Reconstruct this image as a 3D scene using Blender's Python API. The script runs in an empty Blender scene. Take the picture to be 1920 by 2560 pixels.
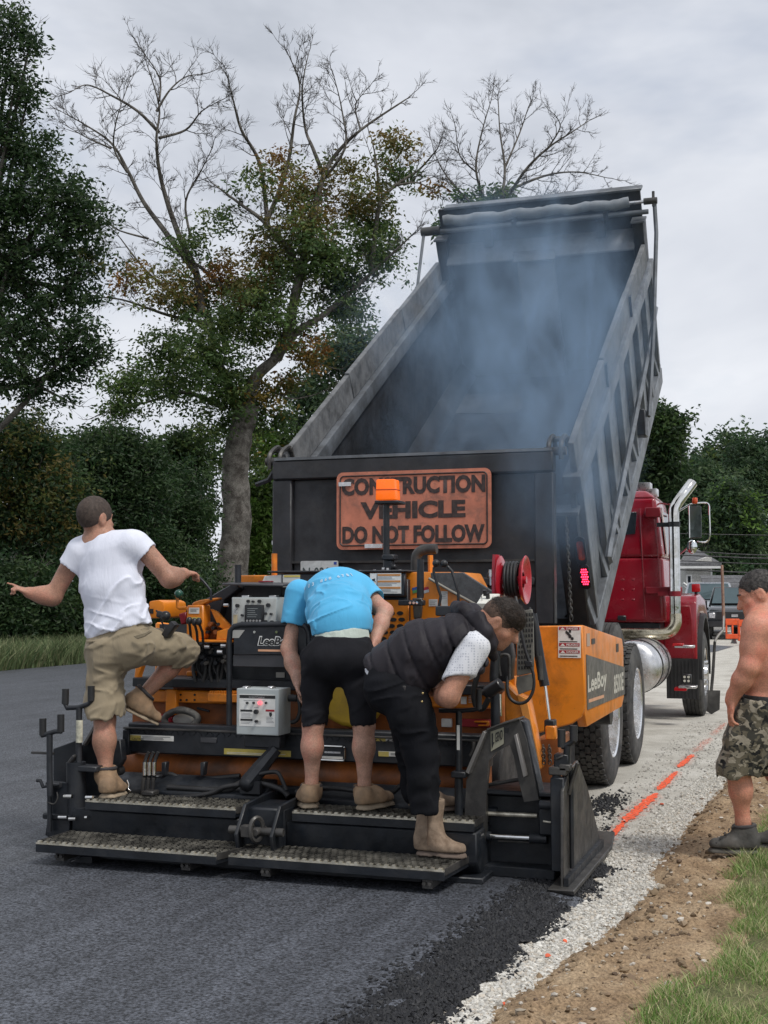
import bpy, bmesh, math, random
import numpy as np
from mathutils import Vector, Matrix
R = math.radians
rnd = random.Random(7)
nrg = np.random.default_rng(11)

# ------------------------------------------------------------------ camera
F_PX, CXP, CYP, CAM_H = 3200.0, 960.0, 1280.0, 1.47      # photograph is 1920 x 2560
PITCH = math.atan((1495-1280)/F_PX)
YAW = math.atan((2050-960)/(F_PX/math.cos(PITCH)))
sc = bpy.context.scene
cam_d = bpy.data.cameras.new('camera')
cam = bpy.data.objects.new('camera', cam_d)
sc.collection.objects.link(cam)
cam_d.sensor_fit = 'VERTICAL'
cam_d.sensor_height = 24.0
cam_d.lens = F_PX/2560*24.0
cam_d.clip_start = 0.1
cam_d.clip_end = 3000
cam.location = (0, 0, CAM_H)
cam.rotation_euler = (math.pi/2+PITCH, 0, YAW)
sc.camera = cam
sc.render.resolution_x, sc.render.resolution_y = 768, 1024

# ------------------------------------------------------------------ sky, sun, exposure
SUN_EL, SUN_AZ = R(56), R(118)           # azimuth measured from +Y towards +X: to the camera's right
world = bpy.data.worlds.new('World'); sc.world = world; world.use_nodes = True
wn, wl = world.node_tree.nodes, world.node_tree.links
for n in list(wn): wn.remove(n)
wo = wn.new('ShaderNodeOutputWorld'); bg = wn.new('ShaderNodeBackground')
sky = wn.new('ShaderNodeTexSky'); sky.sky_type = 'NISHITA'; sky.sun_disc = False
sky.sun_elevation = SUN_EL; sky.sun_rotation = SUN_AZ
sky.air_density = 1.0; sky.dust_density = 2.0
tc = wn.new('ShaderNodeTexCoord')
mp = wn.new('ShaderNodeMapping'); mp.inputs['Scale'].default_value = (1.0, 1.0, 2.6)
mp.inputs['Rotation'].default_value = (0.1, 0.05, 0.6)
wl.new(tc.outputs['Generated'], mp.inputs[0])
def wnoise(scale, det, rough, dist=0.0):
    n = wn.new('ShaderNodeTexNoise'); n.inputs['Scale'].default_value = scale
    n.inputs['Detail'].default_value = det; n.inputs['Roughness'].default_value = rough
    n.inputs['Distortion'].default_value = dist
    wl.new(mp.outputs[0], n.inputs[0]); return n
n1 = wnoise(1.9, 6, .55, .35)
cr = wn.new('ShaderNodeValToRGB')                       # cloud brightness, the whole dome alike
el = cr.color_ramp.elements
el[0].position, el[0].color = .30, (3.3, 3.6, 4.15, 1)
el[1].position, el[1].color = .74, (7.6, 7.75, 8.1, 1)
e = el.new(.50); e.color = (5.6, 5.85, 6.4, 1)
wl.new(n1.outputs[0], cr.inputs[0])
n2 = wnoise(3.1, 5, .6)
cm = wn.new('ShaderNodeValToRGB')                       # thin breaks in the cloud show sky
cm.color_ramp.elements[0].position = .30; cm.color_ramp.elements[0].color = (.72, .72, .72, 1)
cm.color_ramp.elements[1].position = .46; cm.color_ramp.elements[1].color = (.97, .97, .97, 1)
wl.new(n2.outputs[0], cm.inputs[0])
mx = wn.new('ShaderNodeMixRGB')
wl.new(cm.outputs[0], mx.inputs[0]); wl.new(sky.outputs[0], mx.inputs[1]); wl.new(cr.outputs[0], mx.inputs[2])
wl.new(mx.outputs[0], bg.inputs[0]); bg.inputs[1].default_value = 0.090
wl.new(bg.outputs[0], wo.inputs[0])
sun_d = bpy.data.lights.new('sun', 'SUN'); sun = bpy.data.objects.new('sun', sun_d); sc.collection.objects.link(sun)
sun_d.energy = 1.5; sun_d.angle = R(14); sun_d.color = (1.0, .965, .91)
sv = Vector((math.sin(SUN_AZ)*math.cos(SUN_EL), math.cos(SUN_AZ)*math.cos(SUN_EL), math.sin(SUN_EL)))
sun.rotation_euler = sv.to_track_quat('Z', 'Y').to_euler()
vs = sc.view_settings
vs.view_transform = 'Standard'; vs.look = 'None'; vs.gamma = 1.0; vs.use_curve_mapping = False
vs.exposure = 0.5
try:
    sc.cycles.volume_step_rate = 2.0; sc.cycles.volume_max_steps = 128
    sc.cycles.max_bounces = 6; sc.cycles.transparent_max_bounces = 8
except Exception: pass

# ------------------------------------------------------------------ pixel -> place
_d = np.array([-math.sin(YAW)*math.cos(PITCH), math.cos(YAW)*math.cos(PITCH), math.sin(PITCH)])
_r = np.array([math.cos(YAW), math.sin(YAW), 0.]); _u = np.cross(_r, _d)
def _ray(x, y): return _d*F_PX + _r*(x-CXP) - _u*(y-CYP)
def PY(x, y, Y): v = _ray(x, y); return Vector((0, 0, CAM_H)) + Vector(v*(Y/v[1]))
def PX(x, y, X): v = _ray(x, y); return Vector((0, 0, CAM_H)) + Vector(v*(X/v[0]))
def PZ(x, y, Z): v = _ray(x, y); return Vector((0, 0, CAM_H)) + Vector(v*((Z-CAM_H)/v[2]))
V = lambda *a: Vector(a)

# ------------------------------------------------------------------ mesh helpers
COL = sc.collection
class MB:
    def __init__(s): s.v = []; s.f = []
    def add(s, vs, fs):
        o = len(s.v); s.v += [tuple(p) for p in vs]; s.f += [tuple(i+o for i in f) for f in fs]; return s
    def boxb(s, x0, x1, y0, y1, z0, z1):
        return s.add([(x0,y0,z0),(x1,y0,z0),(x1,y1,z0),(x0,y1,z0),(x0,y0,z1),(x1,y0,z1),(x1,y1,z1),(x0,y1,z1)],
                     [(0,3,2,1),(4,5,6,7),(0,1,5,4),(1,2,6,5),(2,3,7,6),(3,0,4,7)])
    def box(s, c, sz, rot=None):
        c = Vector(c); m = rot if rot is not None else Matrix.Identity(3)
        hx, hy, hz = sz[0]/2, sz[1]/2, sz[2]/2
        P = [(-hx,-hy,-hz),(hx,-hy,-hz),(hx,hy,-hz),(-hx,hy,-hz),(-hx,-hy,hz),(hx,-hy,hz),(hx,hy,hz),(-hx,hy,hz)]
        return s.add([c + m @ Vector(p) for p in P], [(0,3,2,1),(4,5,6,7),(0,1,5,4),(1,2,6,5),(2,3,7,6),(3,0,4,7)])
    def prism(s, pts, vec):                       # planar polygon swept along vec
        pts = [Vector(p) for p in pts]; vec = Vector(vec); n = len(pts)
        nrm = Vector((0,0,0))
        for i in range(n): nrm += pts[i].cross(pts[(i+1) % n])
        if nrm.dot(vec) > 0: pts = pts[::-1]
        a = pts; b = [p+vec for p in pts]
        fs = [tuple(range(n)), tuple(range(2*n-1, n-1, -1))]
        for i in range(n): j = (i+1) % n; fs.append((j, i, i+n, j+n))
        return s.add(a+b, fs)
    def cyl(s, p0, p1, r0, r1=None, n=16, cap=True):
        p0, p1 = Vector(p0), Vector(p1); r1 = r0 if r1 is None else r1
        a = (p1-p0).normalized(); t = Vector((0,0,1)) if abs(a.z) < .9 else Vector((1,0,0))
        x = a.cross(t).normalized(); y = a.cross(x)
        vs = []
        for p, r in ((p0, r0), (p1, r1)):
            for i in range(n):
                g = 2*math.pi*i/n; vs.append(p + x*(r*math.cos(g)) + y*(r*math.sin(g)))
        fs = [(i, (i+1) % n, n+(i+1) % n, n+i) for i in range(n)]
        fs = [f[::-1] for f in fs]
        if cap: fs += [tuple(range(n)), tuple(range(2*n-1, n-1, -1))]
        # orientation fixed by normals_make_consistent at build
        return s.add(vs, fs)
    def tube(s, pts, r, n=8, closed=False):
        pts = [Vector(p) for p in pts]; m = len(pts)
        rs = r if isinstance(r, (list, tuple)) else [r]*m
        vs = []; prev = None
        for i in range(m):
            if closed: t = pts[(i+1) % m]-pts[i-1]
            else: t = (pts[min(i+1, m-1)]-pts[max(i-1, 0)])
            if t.length < 1e-9: t = Vector((0,0,1))
            t.normalize()
            if prev is None:
                q = Vector((0,0,1)) if abs(t.z) < .9 else Vector((1,0,0)); x = t.cross(q).normalized()
            else:
                x = (prev - t*prev.dot(t))
                x = x.normalized() if x.length > 1e-6 else t.orthogonal().normalized()
            prev = x; y = t.cross(x)
            for k in range(n):
                g = 2*math.pi*k/n; vs.append(pts[i] + x*(rs[i]*math.cos(g)) + y*(rs[i]*math.sin(g)))
        fs = []
        for i in range(m if closed else m-1):
            j = (i+1) % m
            for k in range(n): fs.append((i*n+k, i*n+(k+1) % n, j*n+(k+1) % n, j*n+k))
        if not closed: fs += [tuple(range(n-1, -1, -1)), tuple(range((m-1)*n, m*n))]
        return s.add(vs, fs)
    def sphere(s, c, r, nu=16, nv=10, sc_=(1,1,1)):
        c = Vector(c); vs = [c+Vector((0,0,r*sc_[2]))]
        for j in range(1, nv):
            ph = math.pi*j/nv
            for i in range(nu):
                g = 2*math.pi*i/nu
                vs.append(c+Vector((r*sc_[0]*math.sin(ph)*math.cos(g), r*sc_[1]*math.sin(ph)*math.sin(g), r*sc_[2]*math.cos(ph))))
        vs.append(c-Vector((0,0,r*sc_[2]))); fs = []
        for i in range(nu): fs.append((0, 1+i, 1+(i+1) % nu))
        for j in range(nv-2):
            for i in range(nu):
                a = 1+j*nu+i; b = 1+j*nu+(i+1) % nu; fs.append((a, a+nu, b+nu, b))
        l = len(vs)-1; o = 1+(nv-2)*nu
        for i in range(nu): fs.append((l, o+(i+1) % nu, o+i))
        return s.add(vs, fs)
    def lathe(s, prof, c, ax, n=40):              # prof: (along, radius)
        c = Vector(c); ax = Vector(ax).normalized(); x = ax.orthogonal().normalized(); y = ax.cross(x)
        vs = []; m = len(prof)
        for (a, r) in prof:
            for i in range(n):
                g = 2*math.pi*i/n; vs.append(c + ax*a + x*(r*math.cos(g)) + y*(r*math.sin(g)))
        fs = []
        for j in range(m-1):
            for i in range(n): fs.append((j*n+i, j*n+(i+1) % n, (j+1)*n+(i+1) % n, (j+1)*n+i))
        return s.add(vs, fs)
    def build(s, name, mat, parent=None, bevel=0.0, seg=1, smooth=True, ang=40, fix=True, loc=None):
        me = bpy.data.meshes.new(name)
        base = top_loc(parent) if parent is not None else (Vector(loc) if loc is not None else Vector((0,0,0)))
        arr = np.array(s.v, dtype=np.float64) - np.array(base)
        me.from_pydata(arr.tolist(), [], s.f)
        if fix or bevel:
            bm = bmesh.new(); bm.from_mesh(me)
            if fix: bmesh.ops.recalc_face_normals(bm, faces=bm.faces)
            if bevel:
                es = [ed for ed in bm.edges if len(ed.link_faces) == 2 and ed.calc_face_angle(0) > R(35)]
                bmesh.ops.bevel(bm, geom=es, offset=bevel, segments=seg, affect='EDGES', profile=.6, clamp_overlap=True)
            bm.to_mesh(me); bm.free()
        if smooth:
            me.shade_smooth(); me.set_sharp_from_angle(angle=R(ang))
        o = bpy.data.objects.new(name, me); COL.objects.link(o)
        if mat is not None: me.materials.append(mat)
        if parent is not None: o.parent = parent
        elif loc is not None: o.location = loc
        return o
def top_loc(o):
    while o.parent is not None: o = o.parent
    return o.location.copy()
def thing(name, loc, label, cat, group=None):
    o = bpy.data.objects.new(name, None); COL.objects.link(o); o.location = loc
    o.empty_display_size = .1
    tag(o, label, cat, group); return o
def tag(o, label=None, cat=None, group=None, kind=None):
    if label: o['label'] = label
    if cat: o['category'] = cat
    if group: o['group'] = group
    if kind: o['kind'] = kind
    return o
def copy_tree(o, parent=None):
    c = o.copy(); COL.objects.link(c); c.parent = parent
    for ch in list(o.children): copy_tree(ch, c)
    return c
def arcpts(c, x, y, r, a0, a1, n):
    return [Vector(c) + Vector(x)*(r*math.cos(a0+(a1-a0)*i/n)) + Vector(y)*(r*math.sin(a0+(a1-a0)*i/n)) for i in range(n+1)]
def smooth_path(pts, n=6):                        # Catmull-Rom
    pts = [Vector(p) for p in pts]; out = []
    for i in range(len(pts)-1):
        p0, p1, p2, p3 = pts[max(i-1, 0)], pts[i], pts[i+1], pts[min(i+2, len(pts)-1)]
        for k in range(n):
            t = k/n
            out.append(.5*((2*p1)+(p2-p0)*t+(2*p0-5*p1+4*p2-p3)*t*t+(3*p1-p0-3*p2+p3)*t**3))
    return out+[pts[-1]]
def ribbon_text(txt, o, xd, yd, height, mat, parent, width=None, extrude=.001, bold=0.0, shear=0.0, name='lettering', align='LEFT', spacing=1.0):
    """Lettering laid on the plane o + a*xd + b*yd, raised along xd x yd."""
    cu = bpy.data.curves.new('t', 'FONT'); cu.body = txt; cu.size = 1.0; cu.offset = bold; cu.shear = shear
    cu.space_character = spacing; cu.resolution_u = 3
    ob = bpy.data.objects.new('t', cu); COL.objects.link(ob)
    dg = bpy.context.evaluated_depsgraph_get(); dg.update()
    me = bpy.data.meshes.new_from_object(ob.evaluated_get(dg))
    bpy.data.objects.remove(ob); bpy.data.curves.remove(cu)
    me.name = name
    n = len(me.vertices); co = np.empty(n*3); me.vertices.foreach_get('co', co); co = co.reshape(-1, 3)
    mn, mxx = co.min(0), co.max(0)
    w, h = mxx[0]-mn[0], mxx[1]-mn[1]
    sy = height/h; sx = (width/w) if width else sy
    x = (co[:, 0]-mn[0])*sx; y = (co[:, 1]-mn[1])*sy
    if align == 'CENTER': x = x - w*sx/2
    xd, yd = Vector(xd).normalized(), Vector(yd).normalized(); nd = xd.cross(yd)
    base = top_loc(parent)
    P = np.array(Vector(o)-base)[None] + x[:, None]*np.array(xd)[None] + y[:, None]*np.array(yd)[None] + np.array(nd)[None]*extrude
    me.vertices.foreach_set('co', P.ravel()); me.update()
    me.materials.clear(); me.materials.append(mat)
    ob = bpy.data.objects.new(name, me); COL.objects.link(ob); ob.parent = parent
    return ob

# ------------------------------------------------------------------ materials
def nd(nt, t, **k):
    n = nt.nodes.new(t)
    for a, b in k.items(): setattr(n, a, b)
    return n
def noise(nt, vec, scale, det=4, rough=.55, dist=0.0):
    n = nd(nt, 'ShaderNodeTexNoise'); n.inputs['Scale'].default_value = scale; n.inputs['Detail'].default_value = det
    n.inputs['Roughness'].default_value = rough; n.inputs['Distortion'].default_value = dist
    nt.links.new(vec, n.inputs['Vector']); return n
def ramp(nt, src, stops):
    r = nd(nt, 'ShaderNodeValToRGB'); e = r.color_ramp.elements
    while len(e) > 1: e.remove(e[-1])
    e[0].position = stops[0][0]; e[0].color = tuple(stops[0][1])+(1,) if len(stops[0][1]) == 3 else stops[0][1]
    for p, c in stops[1:]:
        q = e.new(p); q.color = tuple(c)+(1,) if len(c) == 3 else c
    nt.links.new(src, r.inputs[0]); return r
def mixc(nt, fac, a, b, mode='MIX'):
    m = nd(nt, 'ShaderNodeMixRGB', blend_type=mode)
    for s, i in ((fac, 0), (a, 1), (b, 2)):
        if hasattr(s, 'is_linked') or hasattr(s, 'links'): nt.links.new(s, m.inputs[i])
        elif isinstance(s, (int, float)): m.inputs[i].default_value = s
        else: m.inputs[i].default_value = tuple(s)+(1,) if len(s) == 3 else s
    return m
G = lambda v: (v, v, v)
def newmat(name):
    m = bpy.data.materials.new(name); m.use_nodes = True; nt = m.node_tree
    b = nt.nodes['Principled BSDF']; t = nd(nt, 'ShaderNodeTexCoord')
    return m, nt, b, t.outputs['Object']
MATS = {}
def M(name, col, rough=.5, metal=0.0, var=.12, scale=5.0, bump=0.0, bscale=60.0, dirt=None, emit=None, spec=None, coat=0.0, sss=0.0, dscale=2.5, dth=(.45, .65), scratch=None):
    """Plain painted / cloth / metal surface with uneven tone, optional dirt patches, fine relief."""
    if name in MATS: return MATS[name]
    m, nt, b, vec = newmat(name)
    n = noise(nt, vec, scale, 5, .6)
    lo = tuple(max(0, c*(1-var)) for c in col); hi = tuple(min(1, c*(1+var)) for c in col)
    c = ramp(nt, n.outputs[0], [(.37, lo), (.63, hi)]).outputs[0]
    rsock = None
    if dirt:
        dc, amt = dirt
        n2 = noise(nt, vec, dscale, 8, .68, .4)
        f = ramp(nt, n2.outputs[0], [(dth[0], G(0)), (dth[1], G(amt))])
        c = mixc(nt, f.outputs[0], c, dc).outputs[0]
    if scratch:
        n3 = noise(nt, vec, 22, 6, .75, .8)
        f3 = ramp(nt, n3.outputs[0], [(.66, G(0)), (.70, G(.8))])
        c = mixc(nt, f3.outputs[0], c, scratch).outputs[0]
    nt.links.new(c, b.inputs['Base Color'])
    rn = noise(nt, vec, scale*3.1, 4, .6)
    rr = ramp(nt, rn.outputs[0], [(.37, G(max(0.02, rough-.10))), (.63, G(min(1, rough+.10)))])
    nt.links.new(rr.outputs[0], b.inputs['Roughness'])
    b.inputs['Metallic'].default_value = metal
    if spec is not None: b.inputs['Specular IOR Level'].default_value = spec
    if coat: b.inputs['Coat Weight'].default_value = coat; b.inputs['Coat Roughness'].default_value = .12
    if sss: b.inputs['Subsurface Weight'].default_value = sss; b.inputs['Subsurface Radius'].default_value = (.9, .35, .2); b.inputs['Subsurface Scale'].default_value = .01
    if emit:
        b.inputs['Emission Color'].default_value = tuple(emit[0])+(1,); b.inputs['Emission Strength'].default_value = emit[1]
    if bump:
        bn = noise(nt, vec, bscale, 5, .6)
        bp = nd(nt, 'ShaderNodeBump'); bp.inputs['Strength'].default_value = 1.0; bp.inputs['Distance'].default_value = bump
        nt.links.new(bn.outputs[0], bp.inputs['Height']); nt.links.new(bp.outputs[0], b.inputs['Normal'])
    MATS[name] = m; return m
ORANGE = (.76, .235, .016)
m_orange = M('orange_paint', ORANGE, .38, var=.10, scale=3, dirt=((.11, .045, .018), .6), dscale=2.6, dth=(.52, .68), bump=.0006, bscale=35, scratch=(.09, .05, .03))
m_orange_dirty = M('orange_paint_grimy', (.42, .125, .025), .55, var=.25, scale=4, dirt=((.045, .025, .015), .85), dscale=3.0, dth=(.38, .68), bump=.001, bscale=40)
m_amber = M('amber_lens', (1.0, .16, .01), .25, var=.05, emit=((1.0, .15, .005), .35))
m_black = M('black_steel', (.012, .0145, .019), .45, metal=.0, var=.4, scale=6, dirt=((.045, .046, .05), .55), dscale=4, bump=.0008, bscale=45)  # black tinted blue to stand in for the smoke's bluish veil
m_blackp = M('black_plastic', (.018, .018, .02), .42, var=.2)
m_rubber = M('rubber_hose', (.02, .02, .021), .55, var=.25)
m_screed = M('screed_steel', (.008, .011, .016), .5, var=.4, scale=5, dirt=((.03, .03, .031), .6), dscale=5, bump=.0012, bscale=50)  # same blue smoke veil put into the base colour
m_greysteel = M('worn_grey_steel', (.075, .071, .066), .5, metal=.3, var=.3, scale=6, dirt=((.02, .02, .022), .8), dscale=4, bump=.0006)
m_grate = M('grating_steel', (.25, .235, .20), .5, metal=.7, var=.35, scale=14, dirt=((.02, .02, .02), .9), dscale=9)
m_gratehi = M('worn_bright_steel', (.62, .58, .48), .4, metal=.7, var=.3, scale=14, dirt=((.08, .07, .05), .8), dscale=9, dth=(.5, .7))
m_chrome = M('chrome', (.83, .83, .82), .12, metal=1.0, var=.05, dirt=((.35, .3, .2), .5), dscale=6)
m_alu = M('aluminium', (.72, .72, .73), .32, metal=.9, var=.12, scale=8, dirt=((.35, .33, .3), .6), dscale=4)
m_rimalu = M('polished_rim', (.82, .83, .85), .22, metal=.85, var=.08, dirt=((.4, .37, .32), .55), dscale=5)
m_greybox = M('light_grey_enclosure', (.46, .50, .50), .42, var=.06, scale=3, dirt=((.25, .24, .21), .5), dscale=5, dth=(.55, .75))
m_whitelbl = M('white_label', (.78, .78, .75), .5, var=.06, dirt=((.5, .48, .42), .5), dscale=9)
m_yellowlbl = M('yellow_label', (.66, .52, .10), .5, var=.15, dirt=((.35, .3, .15), .6), dscale=12)
m_redlbl = M('red_label', (.36, .02, .03), .5, var=.1)
m_darklbl = M('black_print', (.02, .02, .02), .5, var=.1)
m_red = M('red_truck_paint', (.29, .007, .02), .22, var=.10, scale=2, coat=.5, dirt=((.25, .04, .05), .35), dscale=2)
m_reelred = M('red_reel_paint', (.45, .015, .03), .32, var=.12, coat=.3)
m_steelbody = M('galvanised_dump_steel', (.165, .178, .195), .52, metal=.25, var=.22, scale=4, dirt=((.06, .06, .06), .7), dscale=3.0, bump=.0008, bscale=30, scratch=(.08, .06, .05))
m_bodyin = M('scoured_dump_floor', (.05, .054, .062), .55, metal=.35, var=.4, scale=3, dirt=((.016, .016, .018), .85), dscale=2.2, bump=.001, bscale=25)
m_bodydark = M('sooty_tailgate_steel', (.022, .023, .027), .55, var=.4, scale=4, dirt=((.05, .048, .047), .6), dscale=2.6, bump=.0008)
m_tyre = M('tyre_rubber', (.035, .035, .036), .8, var=.3, scale=9, dirt=((.13, .125, .115), .65), dscale=5, bump=.0005, bscale=90)
m_glass = M('dark_window_glass', (.02, .025, .03), .06, var=.1)
m_mirror = M('mirror_glass', (.75, .78, .8), .04, metal=1.0, var=.02)
m_canvas = M('grey_tarp', (.22, .235, .25), .8, var=.2, scale=6, bump=.004, bscale=9)
m_yellow = M('faded_yellow_paint', (.58, .38, .03), .5, var=.15, dirt=((.3, .2, .05), .6), dscale=6)
m_redled = M('red_led', (1, .02, .05), .3, emit=((1.0, .02, .06), 6.0))
m_redlens = M('red_lens', (.45, .01, .015), .2, var=.1)
m_orangelens = M('orange_lens', (.6, .08, .02), .25, var=.1)
# ------------------------------------------------------------------ ground materials
def mat_asphalt(name, base, rough=.62, bump=.0028, chip=110.0):
    m, nt, b, vec = newmat(name)
    v = nd(nt, 'ShaderNodeTexVoronoi'); v.inputs['Scale'].default_value = chip; nt.links.new(vec, v.inputs['Vector'])
    n1 = noise(nt, vec, chip*.72, 5, .6)
    ms = nd(nt, 'ShaderNodeMapping'); ms.inputs['Scale'].default_value = (7.0, .35, 1); nt.links.new(vec, ms.inputs[0]); n5 = noise(nt, ms.outputs[0], 1.0, 5, .6); n2 = noise(nt, vec, 1.3, 4, .55)
    c = ramp(nt, n1.outputs[0], [(.39, tuple(x*.2 for x in base)), (.47, tuple(x*.8 for x in base)), (.53, tuple(x*1.15 for x in base)), (.64, tuple(x*2.0 for x in base))]).outputs[0]
    c2 = ramp(nt, n2.outputs[0], [(.3, G(.86)), (.7, G(1.12))])
    mm = mixc(nt, 1.0, c, c2.outputs[0], 'MULTIPLY'); mm = mixc(nt, 1.0, mm.outputs[0], ramp(nt, n5.outputs[0], [(.38, G(.80)), (.62, G(1.18))]).outputs[0], 'MULTIPLY')
    nt.links.new(mm.outputs[0], b.inputs['Base Color'])
    rr = ramp(nt, n1.outputs[0], [(.3, G(min(1, rough+.2))), (.7, G(rough-.08))]); nt.links.new(rr.outputs[0], b.inputs['Roughness'])
    ad = nd(nt, 'ShaderNodeMath', operation='ADD'); nt.links.new(v.outputs['Distance'], ad.inputs[0]); nt.links.new(n1.outputs[0], ad.inputs[1])
    bp = nd(nt, 'ShaderNodeBump'); bp.inputs['Distance'].default_value = bump; bp.inputs['Strength'].default_value = .9
    nt.links.new(ad.outputs[0], bp.inputs['Height']); nt.links.new(bp.outputs[0], b.inputs['Normal'])
    return m
def mat_earth(name, stops, scale=3.0, rough=.95, bump=.01, bs=22.0, fine=90.0, fstops=None):
    m, nt, b, vec = newmat(name)
    n1 = noise(nt, vec, scale, 8, .65, .3); n2 = noise(nt, vec, fine, 6, .75)
    c = ramp(nt, n1.outputs[0], stops).outputs[0]
    f = ramp(nt, n2.outputs[0], fstops or [(.36, G(.5)), (.5, G(1.0)), (.66, G(1.5))])
    mm = mixc(nt, 1.0, c, f.outputs[0], 'MULTIPLY'); nt.links.new(mm.outputs[0], b.inputs['Base Color'])
    b.inputs['Roughness'].default_value = rough; b.inputs['Specular IOR Level'].default_value = .25
    n3 = noise(nt, vec, bs, 8, .7)
    bp = nd(nt, 'ShaderNodeBump'); bp.inputs['Distance'].default_value = bump
    ad = nd(nt, 'ShaderNodeMath', operation='MULTIPLY_ADD'); ad.inputs[1].default_value = .25
    nt.links.new(n2.outputs[0], ad.inputs[0]); nt.links.new(n3.outputs[0], ad.inputs[2])
    nt.links.new(ad.outputs[0], bp.inputs['Height']); nt.links.new(bp.outputs[0], b.inputs['Normal'])
    return m
def mat_attr(name, rough=.9, attr='col', spec=.3, trans=0.0, bump=0):
    m, nt, b, vec = newmat(name)
    a = nd(nt, 'ShaderNodeAttribute'); a.attribute_name = attr
    nt.links.new(a.outputs['Color'], b.inputs['Base Color'])
    b.inputs['Roughness'].default_value = rough; b.inputs['Specular IOR Level'].default_value = spec
    if trans:
        out = nt.nodes['Material Output']; tr = nd(nt, 'ShaderNodeBsdfTranslucent'); mxs = nd(nt, 'ShaderNodeMixShader')
        nt.links.new(a.outputs['Color'], tr.inputs[0]); mxs.inputs[0].default_value = trans
        nt.links.new(b.outputs[0], mxs.inputs[1]); nt.links.new(tr.outputs[0], mxs.inputs[2]); nt.links.new(mxs.outputs[0], out.inputs[0])
    if bump:
        bn = noise(nt, vec, 60, 5, .6); bp = nd(nt, 'ShaderNodeBump'); bp.inputs['Distance'].default_value = bump
        nt.links.new(bn.outputs[0], bp.inputs['Height']); nt.links.new(bp.outputs[0], b.inputs['Normal'])
    return m
m_asph = mat_asphalt('fresh_asphalt', (.062, .067, .079), .50)
m_asph_old = mat_asphalt('rolled_asphalt', (.074, .079, .090), .46, .002, 130)
m_crumb = M('loose_asphalt', (.013, .0135, .016), .7, var=.4, scale=40)
m_gravel = mat_earth('crushed_limestone', [(.28, (.36, .335, .29)), (.5, (.50, .475, .42)), (.72, (.61, .585, .53))], 2.2, bump=.004, bs=45, fine=120)
m_dirt = mat_earth('bare_soil', [(.28, (.17, .112, .066)), (.48, (.30, .208, .125)), (.72, (.43, .32, .205))], 4.0, bump=.012, bs=18, fine=70)
m_lawn = mat_earth('lawn_soil', [(.3, (.10, .12, .045)), (.7, (.22, .20, .10))], 6.0, bump=.02)
m_rough = mat_earth('rough_grassland', [(.3, (.03, .05, .015)), (.7, (.08, .10, .03))], 2.0, bump=.03)
m_stone = mat_attr('crushed_stone', .9, bump=.002)
m_blade = mat_attr('grass_blade', .6, trans=.3)

# ------------------------------------------------------------------ sheets
MAT_Z, XL, XR = .045, -4.10, -1.40
def XRf(y): return -1.40+.062*(y-4.3)          # the free edge drifts to the right ahead
def sheet(name, pts, z, mat):
    mb = MB(); mb.add([(x, y, z) for x, y in pts], [tuple(range(len(pts)))])
    o = mb.build(name, mat, fix=True, smooth=False); tag(o, kind='structure'); return o
sheet('ground', [(-1500, -1500), (1500, -1500), (1500, 1500), (-1500, 1500)], -.05, m_rough)
sheet('gravel_road', [(-9, -30), (9, -30), (9, 70), (-9, 70)], 0.0, m_gravel)
# finished lanes, an 8 cm slab with the lane joint against the new mat
def slab(name, x0, x1, y0, y1, z0, z1, mat, nx=2, ny=2):
    mb = MB(); mb.boxb(x0, x1, y0, y1, z0, z1); o = mb.build(name, mat, smooth=False); tag(o, kind='structure'); return o
slab('asphalt_road', -15.3, XL-.004, -30, 90, -.04, MAT_Z-.006, m_asph_old)
# the new mat: level behind the screed, its free edge slumping to the gravel
def matmesh():
    mb = MB(); ys = np.linspace(-8, 6.75, 260); prof = [(-.0, 1.0), (-.10, 1.0), (-.16, .97), (-.20, .8), (-.26, .35), (-.31, 0.0)]
    cols = [XL, -3.6, -3.0, -2.4, -1.9]
    nv = len(cols)+len(prof); vs = []
    for y in ys:
        w = .035*math.sin(y*2.3)+.02*math.sin(y*7.1+1)+nrg.normal(0, .008)
        for x in cols: vs.append((x, y, MAT_Z))
        for k, (dx, h) in enumerate(prof):
            x = XRf(y)-.20-dx
            vs.append((x+w*(k > 1)+nrg.normal(0, .006)*(k > 1), y, (MAT_Z if h == 1.0 else h*MAT_Z-.002)+nrg.normal(0, .004)*(h < .99)))
    fs = []
    for j in range(len(ys)-1):
        for i in range(nv-1): a = j*nv+i; fs.append((a, a+1, a+1+nv, a+nv))
    mb.add(vs, fs); o = mb.build('asphalt_mat', m_asph, ang=60); tag(o, kind='structure')
matmesh()

# ------------------------------------------------------------------ scattered stones, crumbs
ICO_V = []
_t = (1+5**.5)/2
for a, b in ((-1, _t), (1, _t), (-1, -_t), (1, -_t)): ICO_V.append((a, b, 0))
for a, b in ((-1, _t), (1, _t), (-1, -_t), (1, -_t)): ICO_V.append((0, a, b))
for a, b in ((_t, -1), (_t, 1), (-_t, -1), (-_t, 1)): ICO_V.append((a, 0, b))
ICO_V = np.array(ICO_V)/1.9
ICO_F = np.array([(0,11,5),(0,5,1),(0,1,7),(0,7,10),(0,10,11),(1,5,9),(5,11,4),(11,10,2),(10,7,6),(7,1,8),(3,9,4),(3,4,2),(3,2,6),(3,6,8),(3,8,9),(4,9,5),(2,4,11),(6,2,10),(8,6,7),(9,8,1)])
OCT_V = np.array([(1,0,0),(-1,0,0),(0,1,0),(0,-1,0),(0,0,1),(0,0,-1)], float)
OCT_F = np.array([(4,0,2),(4,2,1),(4,1,3),(4,3,0),(5,2,0),(5,1,2),(5,3,1),(5,0,3)])
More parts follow.
